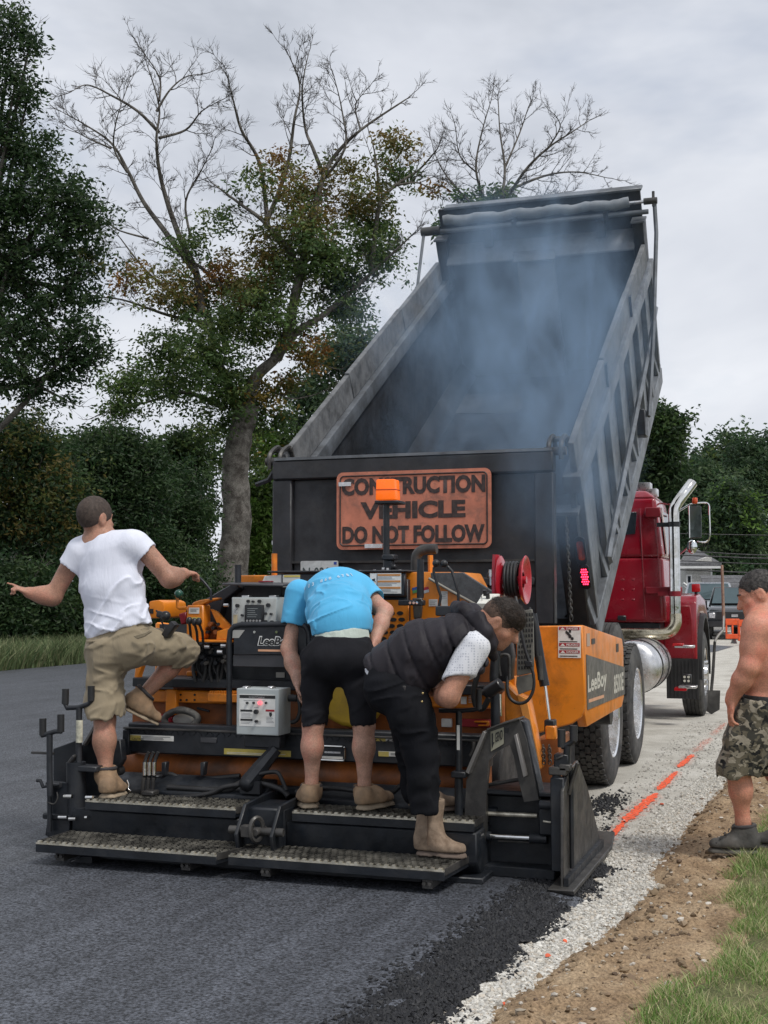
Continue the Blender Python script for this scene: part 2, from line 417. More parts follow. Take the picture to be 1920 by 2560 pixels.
def npmesh(name, verts, faces, mat, cols=None, parent=None, smooth=False):
    """verts (n,3), faces (m,k) numpy; cols per face (m,3)"""
    me = bpy.data.meshes.new(name); n, m, k = len(verts), len(faces), faces.shape[1]
    me.vertices.add(n); me.vertices.foreach_set('co', np.ascontiguousarray(verts, np.float32).ravel())
    me.loops.add(m*k); me.loops.foreach_set('vertex_index', np.ascontiguousarray(faces, np.int32).ravel())
    me.polygons.add(m); me.polygons.foreach_set('loop_start', np.arange(0, m*k, k, dtype=np.int32))
    try: me.polygons.foreach_set('loop_total', np.full(m, k, np.int32))
    except Exception: pass
    me.update(calc_edges=True); me.validate()
    if cols is not None:
        at = me.color_attributes.new('col', 'FLOAT_COLOR', 'CORNER')
        c = np.ones((m, k, 4), np.float32); c[:, :, :3] = cols[:, None, :]; at.data.foreach_set('color', c.ravel())
    me.polygons.foreach_set('use_smooth', np.full(m, bool(smooth)))
    me.materials.append(mat); o = bpy.data.objects.new(name, me); COL.objects.link(o)
    if parent is not None: o.parent = parent
    return o
def scatter(name, P, S, mat, palette, base='ico', flat=.65, seed=1):
    g = np.random.default_rng(seed); n = len(P); bv, bf = (ICO_V, ICO_F) if base == 'ico' else (OCT_V, OCT_F)
    k = len(bv)
    v = bv[None].repeat(n, 0)*(1+g.normal(0, .2, (n, k, 1)))
    v *= np.stack([g.uniform(.7, 1.3, n), g.uniform(.7, 1.2, n), g.uniform(flat*.7, flat*1.3, n)], 1)[:, None, :]
    ang = g.uniform(0, 6.28, n); tilt = g.normal(0, .35, n)
    c, s_ = np.cos(tilt)[:, None], np.sin(tilt)[:, None]
    y, z = v[:, :, 1]*c-v[:, :, 2]*s_, v[:, :, 1]*s_+v[:, :, 2]*c
    v[:, :, 1], v[:, :, 2] = y, z
    c, s_ = np.cos(ang)[:, None], np.sin(ang)[:, None]
    x, y = v[:, :, 0]*c-v[:, :, 1]*s_, v[:, :, 0]*s_+v[:, :, 1]*c
    v[:, :, 0], v[:, :, 1] = x, y
    v = v*S[:, None, None] + P[:, None, :]
    f = bf[None]+(np.arange(n)*k)[:, None, None]
    pal = np.array(palette); pc = pal[g.integers(0, len(pal), n)]*g.uniform(.75, 1.2, (n, 1))
    return npmesh(name, v.reshape(-1, 3), f.reshape(-1, 3), mat, np.repeat(pc, len(bf), 0))

# boundaries of gravel and soil, read off the photograph where they meet the ground
def curve_xy(pix, z=0.0):
    p = sorted([(PZ(x, y, z).y, PZ(x, y, z).x) for x, y in pix]); ys = [a for a, _ in p]; xs = [b for _, b in p]
    return lambda Y: np.interp(Y, ys, xs)
gr_edge = curve_xy([(1150, 2560), (1210, 2490), (1400, 2365), (1545, 2262), (1600, 2205), (1585, 2175), (1665, 2090), (1700, 2045), (1780, 1960), (1835, 1890)], .02)
so_edge = curve_xy([(1520, 2560), (1585, 2495), (1740, 2430), (1785, 2330), (1775, 2215), (1860, 2075), (1925, 1990)], .05)
def gE(Y): return gr_edge(Y)-.04*np.maximum(0, 4.4-Y)
def wob(x, y): return (np.sin(x*9.1+y*3.3)+np.sin(x*4.3-y*6.7+1.3)+.6*np.sin(x*17+y*13+.5)+.4*np.sin(x*29-y*23))/3.0
def soil_h(x, y):
    a = gE(y); t = np.clip((x-a)/.22, 0, 1); t = t*t*(3-2*t)
    return -.015+t*(.06+.028*wob(x*1.6, y*1.6)+.010*wob(x*5.3+2, y*5.1))
def soil():
    ys = np.linspace(2.2, 26, 420)**1.0; ys = 2.2+(ys-2.2)/(23.8)*np.linspace(.25, 1, 420)*23.8
    us = np.linspace(0, 1, 60); vs = []
    for y in ys:
        a, b = gE(y)-.06, so_edge(y)+.35
        for u in us: x = a+(b-a)*u; vs.append((x, y, soil_h(x, y)+nrg.normal(0, .0035)))
    nv = len(us); fs = []
    for j in range(len(ys)-1):
        for i in range(nv-1): a = j*nv+i; fs.append((a, a+1, a+1+nv, a+nv))
    o = npmesh('bare_soil_verge', np.array(vs), np.array(fs), m_dirt, smooth=True); tag(o, kind='structure')
    # lawn surface beyond the soil
    xs = np.linspace(0, 1, 30); vs = []
    for y in ys:
        a = so_edge(y)+.02
        for u in xs:
            x = a+u*u*14; vs.append((x, y, min(.075, -.02+.095*min(1, (x-a)/.12))+.012*math.sin(x*3+y*2)))
    nv = len(xs); fs = []
    for j in range(len(ys)-1):
        for i in range(nv-1): a = j*nv+i; fs.append((a, a+1, a+1+nv, a+nv))
    o = npmesh('lawn', np.array(vs), np.array(fs), m_lawn, smooth=True); tag(o, kind='structure')
soil()
def stones():
    g = np.random.default_rng(5); n = 26000
    y = 3.7+ (g.random(n)**1.7)*7.5
    a, b = XRf(y)+.02, gE(y)+.10
    x = a+(b-a)*g.beta(1.15, 1.0, n)
    # bigger, whiter stones lie along the soil's foot near the lane's end
    s = g.gamma(2.6, .0018, n)+.0018; s = np.clip(s, .002, .0115)
    keep = (g.random(n) < np.clip(1.15-.11*(y-3.7), .25, 1))
    P = np.stack([x, y, s*.25], 1)[keep]; S = s[keep]
    o = scatter('gravel', P, S, m_stone, [(.53, .51, .46), (.60, .58, .53), (.46, .44, .40), (.64, .62, .57), (.50, .45, .38), (.57, .54, .48)], seed=3)
    tag(o, 'pale crushed limestone lying loose between fresh asphalt and bare soil', 'gravel', kind='stuff')
    # pebbles and clods on the soil
    n = 4200; y = 3.6+(g.random(n)**1.4)*9; a, b = gE(y)-.02, so_edge(y)+.05; x = a+(b-a)*g.beta(.8, 1.4, n)
    s = np.clip(g.gamma(1.3, .0040, n), .0015, .03); z = soil_h(x, y)+s*.25
    pal = [(.42, .36, .28), (.17, .12, .075), (.22, .16, .10), (.13, .09, .06), (.28, .21, .14), (.20, .14, .09), (.25, .18, .11), (.5, .46, .4)]
    o = scatter('soil_clods', np.stack([x, y, z], 1), s, m_stone, pal, seed=8)
    tag(o, 'brown clods and pebbles strewn on the bare soil', 'soil', kind='stuff')
    # gravel on the road base round the truck
    n = 5200; y = 6.9+(g.random(n)**1.3)*9; x = -1.5+g.random(n)*(gE(y)+1.55)
    s = np.clip(g.gamma(2.0, .0032, n), .002, .014)
    o = scatter('road_base_gravel', np.stack([x, y, s*.2], 1), s, m_stone, [(.50, .48, .44), (.44, .42, .38), (.58, .56, .52), (.30, .28, .25)], base='oct', seed=9)
    tag(o, 'loose grey chips on the graded road base beside the truck', 'gravel', kind='stuff')
    # crumbs of hot mix on the free edge
    n = 34000; y = 3.2+g.random(n)*3.9; dx = np.clip(g.normal(-.03, .085, n), -.3, .12+.05*np.sin(y*9)+.03*np.sin(y*23))
    x = XRf(y)+.04+dx; zz = np.interp(dx, [-.17, -.03, .11], [MAT_Z, MAT_Z*.8, 0])
    s = np.clip(g.gamma(2.5, .0024, n), .0025, .013)
    o = scatter('asphalt_crumbs', np.stack([x, y, np.maximum(zz, 0)+s*.3], 1), s, m_crumb, [(.02, .02, .022)], base='oct', flat=.8, seed=12)
    tag(o, 'loose black hot mix crumbling along the edge of the new mat', 'asphalt', kind='stuff')
    # spilled mix by the end gate
    n = 700; c1 = PZ(1510, 2010, 0)
    x = c1.x+g.normal(0, .07, n); y = c1.y+g.normal(0, .22, n); s = np.clip(g.gamma(2, .004, n), .003, .018)
    k = 900; c2 = PZ(1470, 2110, 0); x = np.r_[x, c2.x+g.normal(-.05, .07, k)]; y = np.r_[y, c2.y+g.normal(-.1, .4, k)]; s = np.r_[s, np.clip(g.gamma(2, .0035, k), .003, .018)]
    o = scatter('spilled_mix', np.stack([x, y, s*.4], 1), s, m_crumb, [(.02, .02, .022)], base='oct', flat=.8, seed=13)
    tag(o, 'small black spill of hot mix on the pale gravel beside the screed', 'asphalt', kind='stuff')
stones()

# ------------------------------------------------------------------ sprayed orange line
m_spray, nt, b, vec = newmat('sprayed_orange')
b.inputs['Base Color'].default_value = (.95, .13, .045, 1); b.inputs['Roughness'].default_value = .8
n = noise(nt, vec, 42, 6, .75); 
al = ramp(nt, n.outputs[0], [(.36, G(0)), (.47, G(1))]); nt.links.new(al.outputs[0], b.inputs['Alpha'])
m_spray2, nt, b, vec = newmat('sprayed_orange_faint')
b.inputs['Base Color'].default_value = (.90, .20, .10, 1); b.inputs['Roughness'].default_value = .85
n = noise(nt, vec, 50, 6, .8); al = ramp(nt, n.outputs[0], [(.50, G(0)), (.66, G(.8))]); nt.links.new(al.outputs[0], b.inputs['Alpha'])
def spray(p0, p1, w0, w1, mat, z):
    a, c = PZ(*p0, z), PZ(*p1, z); d = (c-a); L = d.length; d.normalize(); s = Vector((d.y, -d.x, 0)); mb = MB(); vs = []; N = 26
    for i in range(N+1):
        t = i/N; w = (w0+(w1-w0)*t)*(1+.3*math.sin(i*2.1)+rnd.uniform(-.25, .25))*min(1, .3+6*t, .3+6*(1-t)); q = a+d*(L*t)
        vs += [q-s*w, q+s*w]
    mb.add(vs, [(2*i, 2*i+1, 2*i+3, 2*i+2) for i in range(N)])
    o = mb.build('orange_paint_line', mat, fix=False, smooth=False); tag(o, kind='structure'); return o
for i, (a, c, w) in enumerate([((1478, 2146), (1562, 2052), .021), ((1558, 2056), (1642, 1982), .034), ((1646, 1974), (1692, 1928), .028), ((1696, 1918), (1732, 1886), .026), ((1735, 1880), (1776, 1844), .022), ((1780, 1838), (1815, 1806), .018)]):
    spray(a, c, w, w, m_spray if i < 4 else m_spray2, .0075); spray(a, c, w*2.4, w*2.2, m_spray2, .0045)
for p in ((1413, 2352), (1370, 2388), (1258, 2510), (1655, 2010)):
    q = PZ(*p, .012); g0 = np.random.default_rng(int(p[0])); n = 3
    o = scatter('paint_flecked_stone', np.array([[q.x, q.y, .012]]), np.array([.011]), m_stone, [(.80, .16, .08)], seed=int(p[0]))
    tag(o, 'pebble with orange spray paint lying on pale gravel', 'pebble', 'orange flecked pebbles')

# ------------------------------------------------------------------ grass
def blades(name, P, H, W, palette, label, seed, lean=.5):
    g = np.random.default_rng(seed); n = len(P); ang = g.uniform(0, 6.28, n); d = np.stack([np.cos(ang), np.sin(ang), 0*ang], 1)
    la = g.uniform(0, 6.28, n); ld = np.stack([np.cos(la), np.sin(la), 0*la], 1)*(H*g.uniform(.1, lean*2, n))[:, None]
    up = np.zeros((n, 3)); up[:, 2] = H
    v = np.stack([P-d*W[:, None], P+d*W[:, None], P+d*W[:, None]*.75+up*.55+ld*.35, P-d*W[:, None]*.75+up*.55+ld*.35, P+up+ld], 1)
    b_ = np.arange(n)*5
    pal = np.array(palette); c = pal[g.integers(0, len(pal), n)]*g.uniform(.7, 1.25, (n, 1))
    f = np.concatenate([np.stack([b_, b_+1, b_+2], 1), np.stack([b_, b_+2, b_+3], 1), np.stack([b_+3, b_+2, b_+4], 1)])
    o = npmesh(name, v.reshape(-1, 3), f, m_blade, np.concatenate([c, c, c])); tag(o, label, 'grass', kind='stuff'); return o
def lawn_grass():
    g = np.random.default_rng(21); n = 64000
    y = 3.6+(g.random(n)**1.5)*7.0; x = so_edge(y)-.03+np.abs(g.normal(0, .5, n))*1.1
    tuft = np.sin(x*11+y*7)+np.sin(x*5.1-y*9.3)+.8*np.sin(x*23+y*19)
    k = (g.random(n) < np.clip(.55+.25*tuft, .1, 1)) | (x > so_edge(y)+.5)
    x, y, tuft = x[k], y[k], tuft[k]
    z = np.minimum(.07, -.02+.095*np.clip((x-so_edge(y))/.12, 0, 1))+.012*np.sin(x*3+y*2)-.004
    H = g.uniform(.02, .06, len(x))*(1+.22*tuft)
    blades('lawn_grass', np.stack([x, y, z], 1), np.clip(H, .012, .1), g.uniform(.0011, .0024, len(x)),
           [(.17, .31, .065), (.22, .36, .09), (.29, .38, .13), (.50, .46, .25), (.13, .24, .06), (.58, .52, .31), (.42, .44, .20)], 'mown green lawn grass mixed with dry straw by bare soil', 4, .75)
lawn_grass()
# ------------------------------------------------------------------ trees
def PD(x, y, D): return Vector((0, 0, CAM_H)) + Vector(_ray(x, y)*(D/F_PX))     # point seen at (x, y), D metres ahead
m_leaf = mat_attr('foliage', .5, trans=.48, spec=.4)
m_bark = mat_earth('bark', [(.36, (.06, .052, .045)), (.64, (.20, .185, .165))], 3.0, bump=.03, bs=9, fine=30)
m_twig = mat_earth('dead_bark', [(.3, (.045, .040, .036)), (.7, (.10, .09, .083))], 3.0, bump=.01, bs=12, fine=30)
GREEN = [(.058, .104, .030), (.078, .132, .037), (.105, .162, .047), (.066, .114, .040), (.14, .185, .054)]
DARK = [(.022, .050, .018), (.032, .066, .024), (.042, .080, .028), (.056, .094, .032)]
OLIVE = [(.14, .145, .040), (.17, .135, .038), (.10, .135, .036), (.20, .135, .042)]
RUST = [(.22, .10, .026), (.28, .145, .034), (.18, .125, .034), (.14, .125, .032)]
BRIGHT = [(.11, .20, .035), (.14, .23, .045), (.085, .16, .03), (.17, .24, .06)]
HAZE_TINTED = [(.050, .095, .045), (.068, .118, .052), (.042, .078, .038), (.092, .14, .06)]  # distance haze painted into the leaf colours, paler and bluer; no air volume
YELLOW = [(.26, .18, .04), (.21, .16, .04), (.12, .13, .03)]
def leaf_mesh(name, blobs, size, parent, seed, droop=.35, asp=.42, clump=.34, per=24, shell=.45, fold=True):
    """blobs: (centre, (rx,ry,rz), n leaves, palette).  Leaves hang in sprays gathered round twig ends."""
    g = np.random.default_rng(seed); Ps, Cs = [], []
    base = np.array(top_loc(parent))
    for c, rad, n, pal in blobs:
        k = max(3, n//per); u = g.normal(size=(k, 3)); u /= np.linalg.norm(u, axis=1)[:, None]
        r = g.random(k)**shell
        wave = 1+.22*np.sin(u[:, 0]*5+seed)+.18*np.sin(u[:, 2]*7+u[:, 1]*4+seed*2)
        cc = np.array(c)[None]+u*(r*wave)[:, None]*np.array(rad)[None]
        s = np.repeat(np.arange(k), per); off = g.normal(0, clump*.5, (k*per, 3)); off[:, 2] = off[:, 2]*.55-np.abs(off[:, 0]+off[:, 1])*.12
        Ps.append(cc[s]+off)
        pa = np.array(pal); ci = g.integers(0, len(pa), k); tint = g.uniform(.7, 1.3, k)
        col = (pa[ci]*tint[:, None])[s]*g.uniform(.75, 1.3, (k*per, 1)); Cs.append(col)
    P = np.concatenate(Ps); C = np.concatenate(Cs); n = len(P)
    a = g.uniform(0, 6.283, n); el_ = g.normal(-droop, .5, n)
    t = np.stack([np.cos(a)*np.cos(el_), np.sin(a)*np.cos(el_), np.sin(el_)], 1)
    q = g.normal(size=(n, 3)); q[:, 2] *= .6; w = np.cross(t, q); w /= np.linalg.norm(w, axis=1)[:, None]+1e-9
    L = size*g.uniform(.65, 1.35, n)[:, None]; W = L*asp*.5
    nr = np.cross(t, w)
    v = np.stack([P, P+t*L*.45+w*W+nr*W*.3, P+t*L, P+t*L*.45-w*W+nr*W*.3], 1)-base
    f = np.arange(n*4).reshape(n, 4)
    o = npmesh(name, v.reshape(-1, 3), f, m_leaf, C, parent); return o
def grow(mb, p, d, L, r, lvl, g, n=4, up=.25, spread=.8, kids=(5, 6), ends=None):
    seg = 5; pts = [p.copy()]; q = p.copy(); dd = d.normalized()
    for i in range(seg):
        dd = (dd+Vector((g.gauss(0, .16), g.gauss(0, .16), g.gauss(0, .12)+up*.13))).normalized(); q = q+dd*(L/seg); pts.append(q.copy())
    mb.tube(pts, [r*(1-.75*i/seg) for i in range(seg+1)], n)
    if ends is not None: ends.append(q.copy())
    if lvl <= 0: return
    for k in range(kids[0] if lvl > 1 else kids[1]):
        t = g.uniform(.2, .98); i = min(seg-1, int(t*seg)); b = pts[i].lerp(pts[i+1], t*seg-i)
        tang = (pts[i+1]-pts[i]).normalized(); o = tang.orthogonal().normalized(); o.rotate(Matrix.Rotation(g.uniform(0, 6.28), 3, tang))
        grow(mb, b, tang+o*spread*g.uniform(.6, 1.25), L*g.uniform(.32, .62), max(.0075, r*.5), lvl-1, g, 3, up, spread, kids, ends)
def limb(mb, pts, r0, r1, n=8, sub=5):
    sp = smooth_path(pts, sub); m = len(sp); mb.tube(sp, [r0+(r1-r0)*(i/(m-1))**.8 for i in range(m)], n); return sp
def twigs(mb, sp, g, every, L, r, lvl, t0=.25, up=.3, kids=(5, 6), jl=.5, spread=.8):
    acc = 0
    for i in range(1, len(sp)):
        acc += (sp[i]-sp[i-1]).length
        if acc > every and i/len(sp) > t0:
            acc = 0; tang = (sp[i]-sp[i-1]).normalized(); o = tang.orthogonal().normalized(); o.rotate(Matrix.Rotation(g.uniform(0, 6.28), 3, tang))
            taper = 1.0 - .45*(i/len(sp))
            grow(mb, sp[i], tang*.9+o*g.uniform(.55, 1.2), L*taper*g.uniform(1-jl, 1+jl), r*taper, lvl, g, 4, up, spread, kids)
    t = (sp[-1]-sp[-2]).normalized(); grow(mb, sp[-1], t, L*.8, r*.8, lvl, g, 4, up, spread, kids)

def central_tree():
    D = 46.0; base = PD(582, 1500, D); base.z = -.05
    t = thing('half_dead_tree', base, 'tall broad tree with bare dead upper limbs over green and rust foliage', 'tree')
    g = random.Random(3); k = 1100/1659
    def path(zs, j=1.6, d0=0.0):
        out = []; dz = d0
        for i, (x, y) in enumerate(zs):
            if i: dz += g.uniform(-j, j)*.55
            out.append(PD(x*k, y*k, D+dz))
        return out
    mb = MB()
    tr = [base+Vector((0, 0, -.2)), PD(580, 1440, D), PD(592, 1300, D), PD(588, 1180, D), PD(600, 1090, D), PD(622, 1010, D)]
    sp = smooth_path(tr, 6); n = len(sp); mb.tube(sp, [(.78-.18*min(1, i/8)-.20*(i/n))*(1+.05*math.sin(i*1.7)) for i in range(n)], 18)
    mb.build('trunk', m_bark, t, ang=70)
    LM = [  # polylines on the photograph (enlargement), start radius, end radius, dead twigs?
        ([(930, 1560), (960, 1430), (1040, 1350), (1120, 1250), (1230, 1180), (1400, 1030), (1560, 880)], .30, .025, 2),
        ([(1040, 1350), (1090, 1240), (1110, 1120), (1120, 1000), (1010, 850), (900, 765), (800, 690)], .24, .02, 2),
        ([(1110, 1130), (1150, 960), (1185, 800), (1215, 680), (1260, 590), (1360, 490), (1530, 375)], .20, .025, 2),
        ([(1220, 660), (1180, 560), (1150, 480), (1140, 330), (1165, 195)], .09, .012, 2),
        ([(1000, 850), (1080, 640), (1110, 450), (1130, 320), (1080, 190)], .10, .012, 2),
        ([(1010, 850), (980, 620), (910, 490), (880, 380), (850, 260)], .10, .012, 2),
        ([(900, 1560), (850, 1420), (800, 1330), (790, 1200), (700, 1140), (560, 1030), (440, 880)], .22, .015, 2),
        ([(760, 1180), (740, 1030), (680, 900), (630, 760), (600, 640), (590, 520), (600, 400), (550, 230)], .17, .014, 2),
        ([(740, 1030), (620, 870), (540, 760), (480, 640), (420, 540), (320, 470), (230, 420)], .13, .012, 2),
        ([(600, 500), (520, 420), (420, 360), (330, 320), (270, 345)], .07, .01, 2),
        ([(600, 520), (700, 490), (760, 420), (830, 380)], .06, .01, 2),
        ([(590, 420), (640, 340), (700, 290), (760, 280)], .05, .01, 2),
        ([(600, 380), (600, 290), (520, 170)], .05, .01, 2),
        ([(1200, 700), (1300, 560), (1290, 420), (1260, 290)], .07, .01, 2),
        ([(1360, 490), (1340, 400), (1380, 340)], .04, .01, 2),
        ([(1400, 1030), (1430, 780), (1490, 700), (1580, 640), (1650, 560)], .11, .02, 2),
        ([(1430, 780), (1420, 620), (1400, 520)], .07, .015, 1),
        ([(1490, 700), (1580, 690), (1650, 740)], .05, .012, 2),
        ([(850, 1540), (700, 1480), (560, 1515), (380, 1560)], .12, .012, 1),
        ([(1010, 1160), (900, 1130), (760, 1010), (640, 940), (560, 900)], .12, .012, 2),
        ([(790, 1220), (640, 1190), (460, 1130), (330, 1120)], .09, .012, 2),
        ([(1080, 1300), (1180, 1360), (1260, 1390)], .06, .02, 1),
        ([(960, 1420), (1080, 1500), (1180, 1490)], .05, .015, 1),
        ([(720, 900), (700, 760), (760, 640), (800, 560)], .06, .01, 2),
        ([(480, 650), (430, 560), (440, 450), (480, 330)], .05, .01, 2),
        ([(420, 560), (330, 520), (260, 480)], .045, .01, 2),
        ([(560, 900), (430, 860), (400, 800)], .045, .01, 1)]
    big, tw = MB(), MB()
    for z, r0, r1, kind in LM:
        sp = limb(big, path(z), r0, r1, 8, 5)
        if kind == 2: twigs(tw, sp, g, .21, 1.15, .024, 2, .26, .35, (5, 6))
        else: twigs(tw, sp, g, .8, 1.4, .025, 1, .35, .25, (4, 4))
    big.build('limb', m_bark, t, ang=70); tw.build('twigs', m_twig, t, fix=False, smooth=False)
    s = D/F_PX
    B = []
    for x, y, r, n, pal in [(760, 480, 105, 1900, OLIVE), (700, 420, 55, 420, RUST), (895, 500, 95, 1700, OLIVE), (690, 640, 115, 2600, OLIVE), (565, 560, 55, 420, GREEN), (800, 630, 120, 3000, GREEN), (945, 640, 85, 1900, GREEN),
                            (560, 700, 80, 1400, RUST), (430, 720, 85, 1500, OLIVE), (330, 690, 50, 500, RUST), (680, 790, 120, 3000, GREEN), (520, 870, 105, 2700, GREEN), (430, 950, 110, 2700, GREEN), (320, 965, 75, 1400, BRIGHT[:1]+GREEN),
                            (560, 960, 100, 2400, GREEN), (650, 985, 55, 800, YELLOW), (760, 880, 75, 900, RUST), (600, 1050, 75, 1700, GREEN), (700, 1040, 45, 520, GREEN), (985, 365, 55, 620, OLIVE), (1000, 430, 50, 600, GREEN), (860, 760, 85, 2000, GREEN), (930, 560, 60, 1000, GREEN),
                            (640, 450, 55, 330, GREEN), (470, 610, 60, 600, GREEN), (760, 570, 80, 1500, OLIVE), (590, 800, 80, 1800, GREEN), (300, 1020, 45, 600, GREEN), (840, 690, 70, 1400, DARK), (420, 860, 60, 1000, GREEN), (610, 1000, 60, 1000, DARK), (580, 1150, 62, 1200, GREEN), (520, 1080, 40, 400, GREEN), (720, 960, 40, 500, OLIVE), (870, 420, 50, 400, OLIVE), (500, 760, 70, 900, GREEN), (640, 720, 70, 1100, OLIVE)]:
        rr = r*s; B.append((PD(x, y, D+g.uniform(-1.5, 1.5)), (rr, rr*1.3, rr*.85), n, pal))
    leaf_mesh('crown', [(c, r_, int(n_*1.15), p_) for c, r_, n_, p_ in B], .17, t, 31, per=26, clump=.46, shell=.60, asp=.42)
central_tree()

def bushy_tree(name, label, D, bx, blobs, leaf, seed, trunk_r=.18, trunk_top=None, group=None, limbs=5, per=20, clump=.5, lean=0, dark=None, mul=1.0):
    """A tree whose crown is seen as blobs at pixels (x, y, r, leaves, palette), D metres ahead; its stem stands on the ground below them."""
    base = PD(bx, 1495, D); base.z = -.06; t = thing(name, base, label, 'tree', group); g = random.Random(seed); s = D/F_PX
    B = [(PD(x, y, D+g.uniform(-.6, .6)*r*s), (r*s, r*s*1.15, r*s*.95), int(n*mul), pal) for x, y, r, n, pal in blobs]
    cz = sum(b[0].z for b in B)/len(B); cxy = sum((b[0] for b in B), Vector())/len(B)
    top = Vector((cxy.x*.5+base.x*.5, cxy.y*.5+base.y*.5, max(1.2, cz)))
    mb = MB(); pts = [base+Vector((0, 0, -.2)), base.lerp(top, .35)+Vector((g.uniform(-.2, .2), g.uniform(-.2, .2), 0)), base.lerp(top, .7)+Vector((g.uniform(-.3, .3), g.uniform(-.3, .3), 0)), top]
    sp = limb(mb, pts, trunk_r, trunk_r*.45, 10, 4); mb.build('trunk', m_bark, t, ang=70)
    mb = MB()
    for b in B:
        st = sp[int(len(sp)*g.uniform(.45, .95))]
        q = st.lerp(b[0], .55)+Vector((0, 0, -.2)); l = limb(mb, [st, q, b[0]], trunk_r*.34, .02, 6, 4); twigs(mb, l, g, 1.2, .9, .016, 1, .4, .2, (3, 3))
    mb.build('limb', m_bark, t, fix=False, ang=70)
    leaf_mesh('crown', B, leaf, t, seed, per=per, clump=clump); return t
def ring(cx, cy, rx, ry, n, r, cnt, pal, g):
    out = []
    for i in range(n):
        a = 6.283*i/n+g.uniform(-.2, .2); q = g.uniform(.35, 1)
        out.append((cx+rx*q*math.cos(a), cy+ry*q*math.sin(a), r*g.uniform(.75, 1.2), cnt, pal))
    return out+[(cx, cy, r*1.2, cnt, pal)]
g = random.Random(5)
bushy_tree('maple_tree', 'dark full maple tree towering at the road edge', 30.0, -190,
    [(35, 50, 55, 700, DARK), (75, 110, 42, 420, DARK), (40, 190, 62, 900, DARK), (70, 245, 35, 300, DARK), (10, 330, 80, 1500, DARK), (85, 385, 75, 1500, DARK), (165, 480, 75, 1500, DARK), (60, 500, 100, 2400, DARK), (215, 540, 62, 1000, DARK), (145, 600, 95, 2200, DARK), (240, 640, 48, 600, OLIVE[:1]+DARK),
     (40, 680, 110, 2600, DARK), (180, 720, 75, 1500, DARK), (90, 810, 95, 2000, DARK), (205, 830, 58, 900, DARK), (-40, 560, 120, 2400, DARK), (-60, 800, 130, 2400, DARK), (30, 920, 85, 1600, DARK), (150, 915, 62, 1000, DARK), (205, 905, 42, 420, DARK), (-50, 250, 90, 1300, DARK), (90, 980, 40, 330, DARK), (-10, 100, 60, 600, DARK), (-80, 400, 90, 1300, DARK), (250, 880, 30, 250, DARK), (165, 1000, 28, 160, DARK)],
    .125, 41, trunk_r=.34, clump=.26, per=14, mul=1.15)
# the thicket along the far road edge
TH = 'thicket trees along the road edge'
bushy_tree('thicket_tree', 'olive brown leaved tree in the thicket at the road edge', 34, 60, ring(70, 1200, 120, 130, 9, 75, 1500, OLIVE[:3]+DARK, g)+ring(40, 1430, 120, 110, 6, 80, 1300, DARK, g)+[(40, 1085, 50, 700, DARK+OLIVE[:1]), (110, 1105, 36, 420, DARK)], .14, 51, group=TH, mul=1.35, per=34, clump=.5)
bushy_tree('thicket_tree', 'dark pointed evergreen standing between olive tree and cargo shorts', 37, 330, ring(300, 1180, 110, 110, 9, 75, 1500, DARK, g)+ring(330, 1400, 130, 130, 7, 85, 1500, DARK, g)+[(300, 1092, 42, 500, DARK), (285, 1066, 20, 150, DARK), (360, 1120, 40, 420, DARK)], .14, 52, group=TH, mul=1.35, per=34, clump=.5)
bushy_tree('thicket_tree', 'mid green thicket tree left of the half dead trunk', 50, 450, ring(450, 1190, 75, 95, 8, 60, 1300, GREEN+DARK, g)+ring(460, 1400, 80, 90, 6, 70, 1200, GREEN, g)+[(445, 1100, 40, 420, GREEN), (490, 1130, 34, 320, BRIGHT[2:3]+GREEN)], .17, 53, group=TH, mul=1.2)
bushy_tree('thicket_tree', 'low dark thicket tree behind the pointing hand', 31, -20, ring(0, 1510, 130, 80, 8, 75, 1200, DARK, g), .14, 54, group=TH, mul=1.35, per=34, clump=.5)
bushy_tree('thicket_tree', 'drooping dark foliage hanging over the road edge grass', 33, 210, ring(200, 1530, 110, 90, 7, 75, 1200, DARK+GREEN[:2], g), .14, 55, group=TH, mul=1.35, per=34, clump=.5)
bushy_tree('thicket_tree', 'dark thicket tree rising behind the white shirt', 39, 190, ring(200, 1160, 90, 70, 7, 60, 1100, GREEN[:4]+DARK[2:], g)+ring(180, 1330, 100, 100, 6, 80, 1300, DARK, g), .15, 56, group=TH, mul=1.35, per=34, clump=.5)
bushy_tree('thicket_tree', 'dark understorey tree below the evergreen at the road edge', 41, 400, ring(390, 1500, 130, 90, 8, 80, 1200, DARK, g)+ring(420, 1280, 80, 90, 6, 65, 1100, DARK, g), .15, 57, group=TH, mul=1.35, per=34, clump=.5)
bushy_tree('leafy_shrub', 'bright green shrub between half dead trunk and dump truck', 52, 650, ring(655, 1330, 45, 120, 9, 45, 900, BRIGHT, g)+ring(670, 1220, 30, 40, 5, 38, 600, BRIGHT+GREEN, g), .22, 58)
bushy_tree('distant_tree', 'pale hazy tree far behind the tailgate corner', 75, 880, ring(890, 880, 70, 60, 6, 50, 500, HAZE_TINTED+YELLOW[2:], g)+ring(800, 1000, 120, 120, 8, 70, 600, HAZE_TINTED, g)+ring(690, 1120, 50, 60, 5, 45, 400, BRIGHT+YELLOW[:1], g), .34, 59, clump=.8)
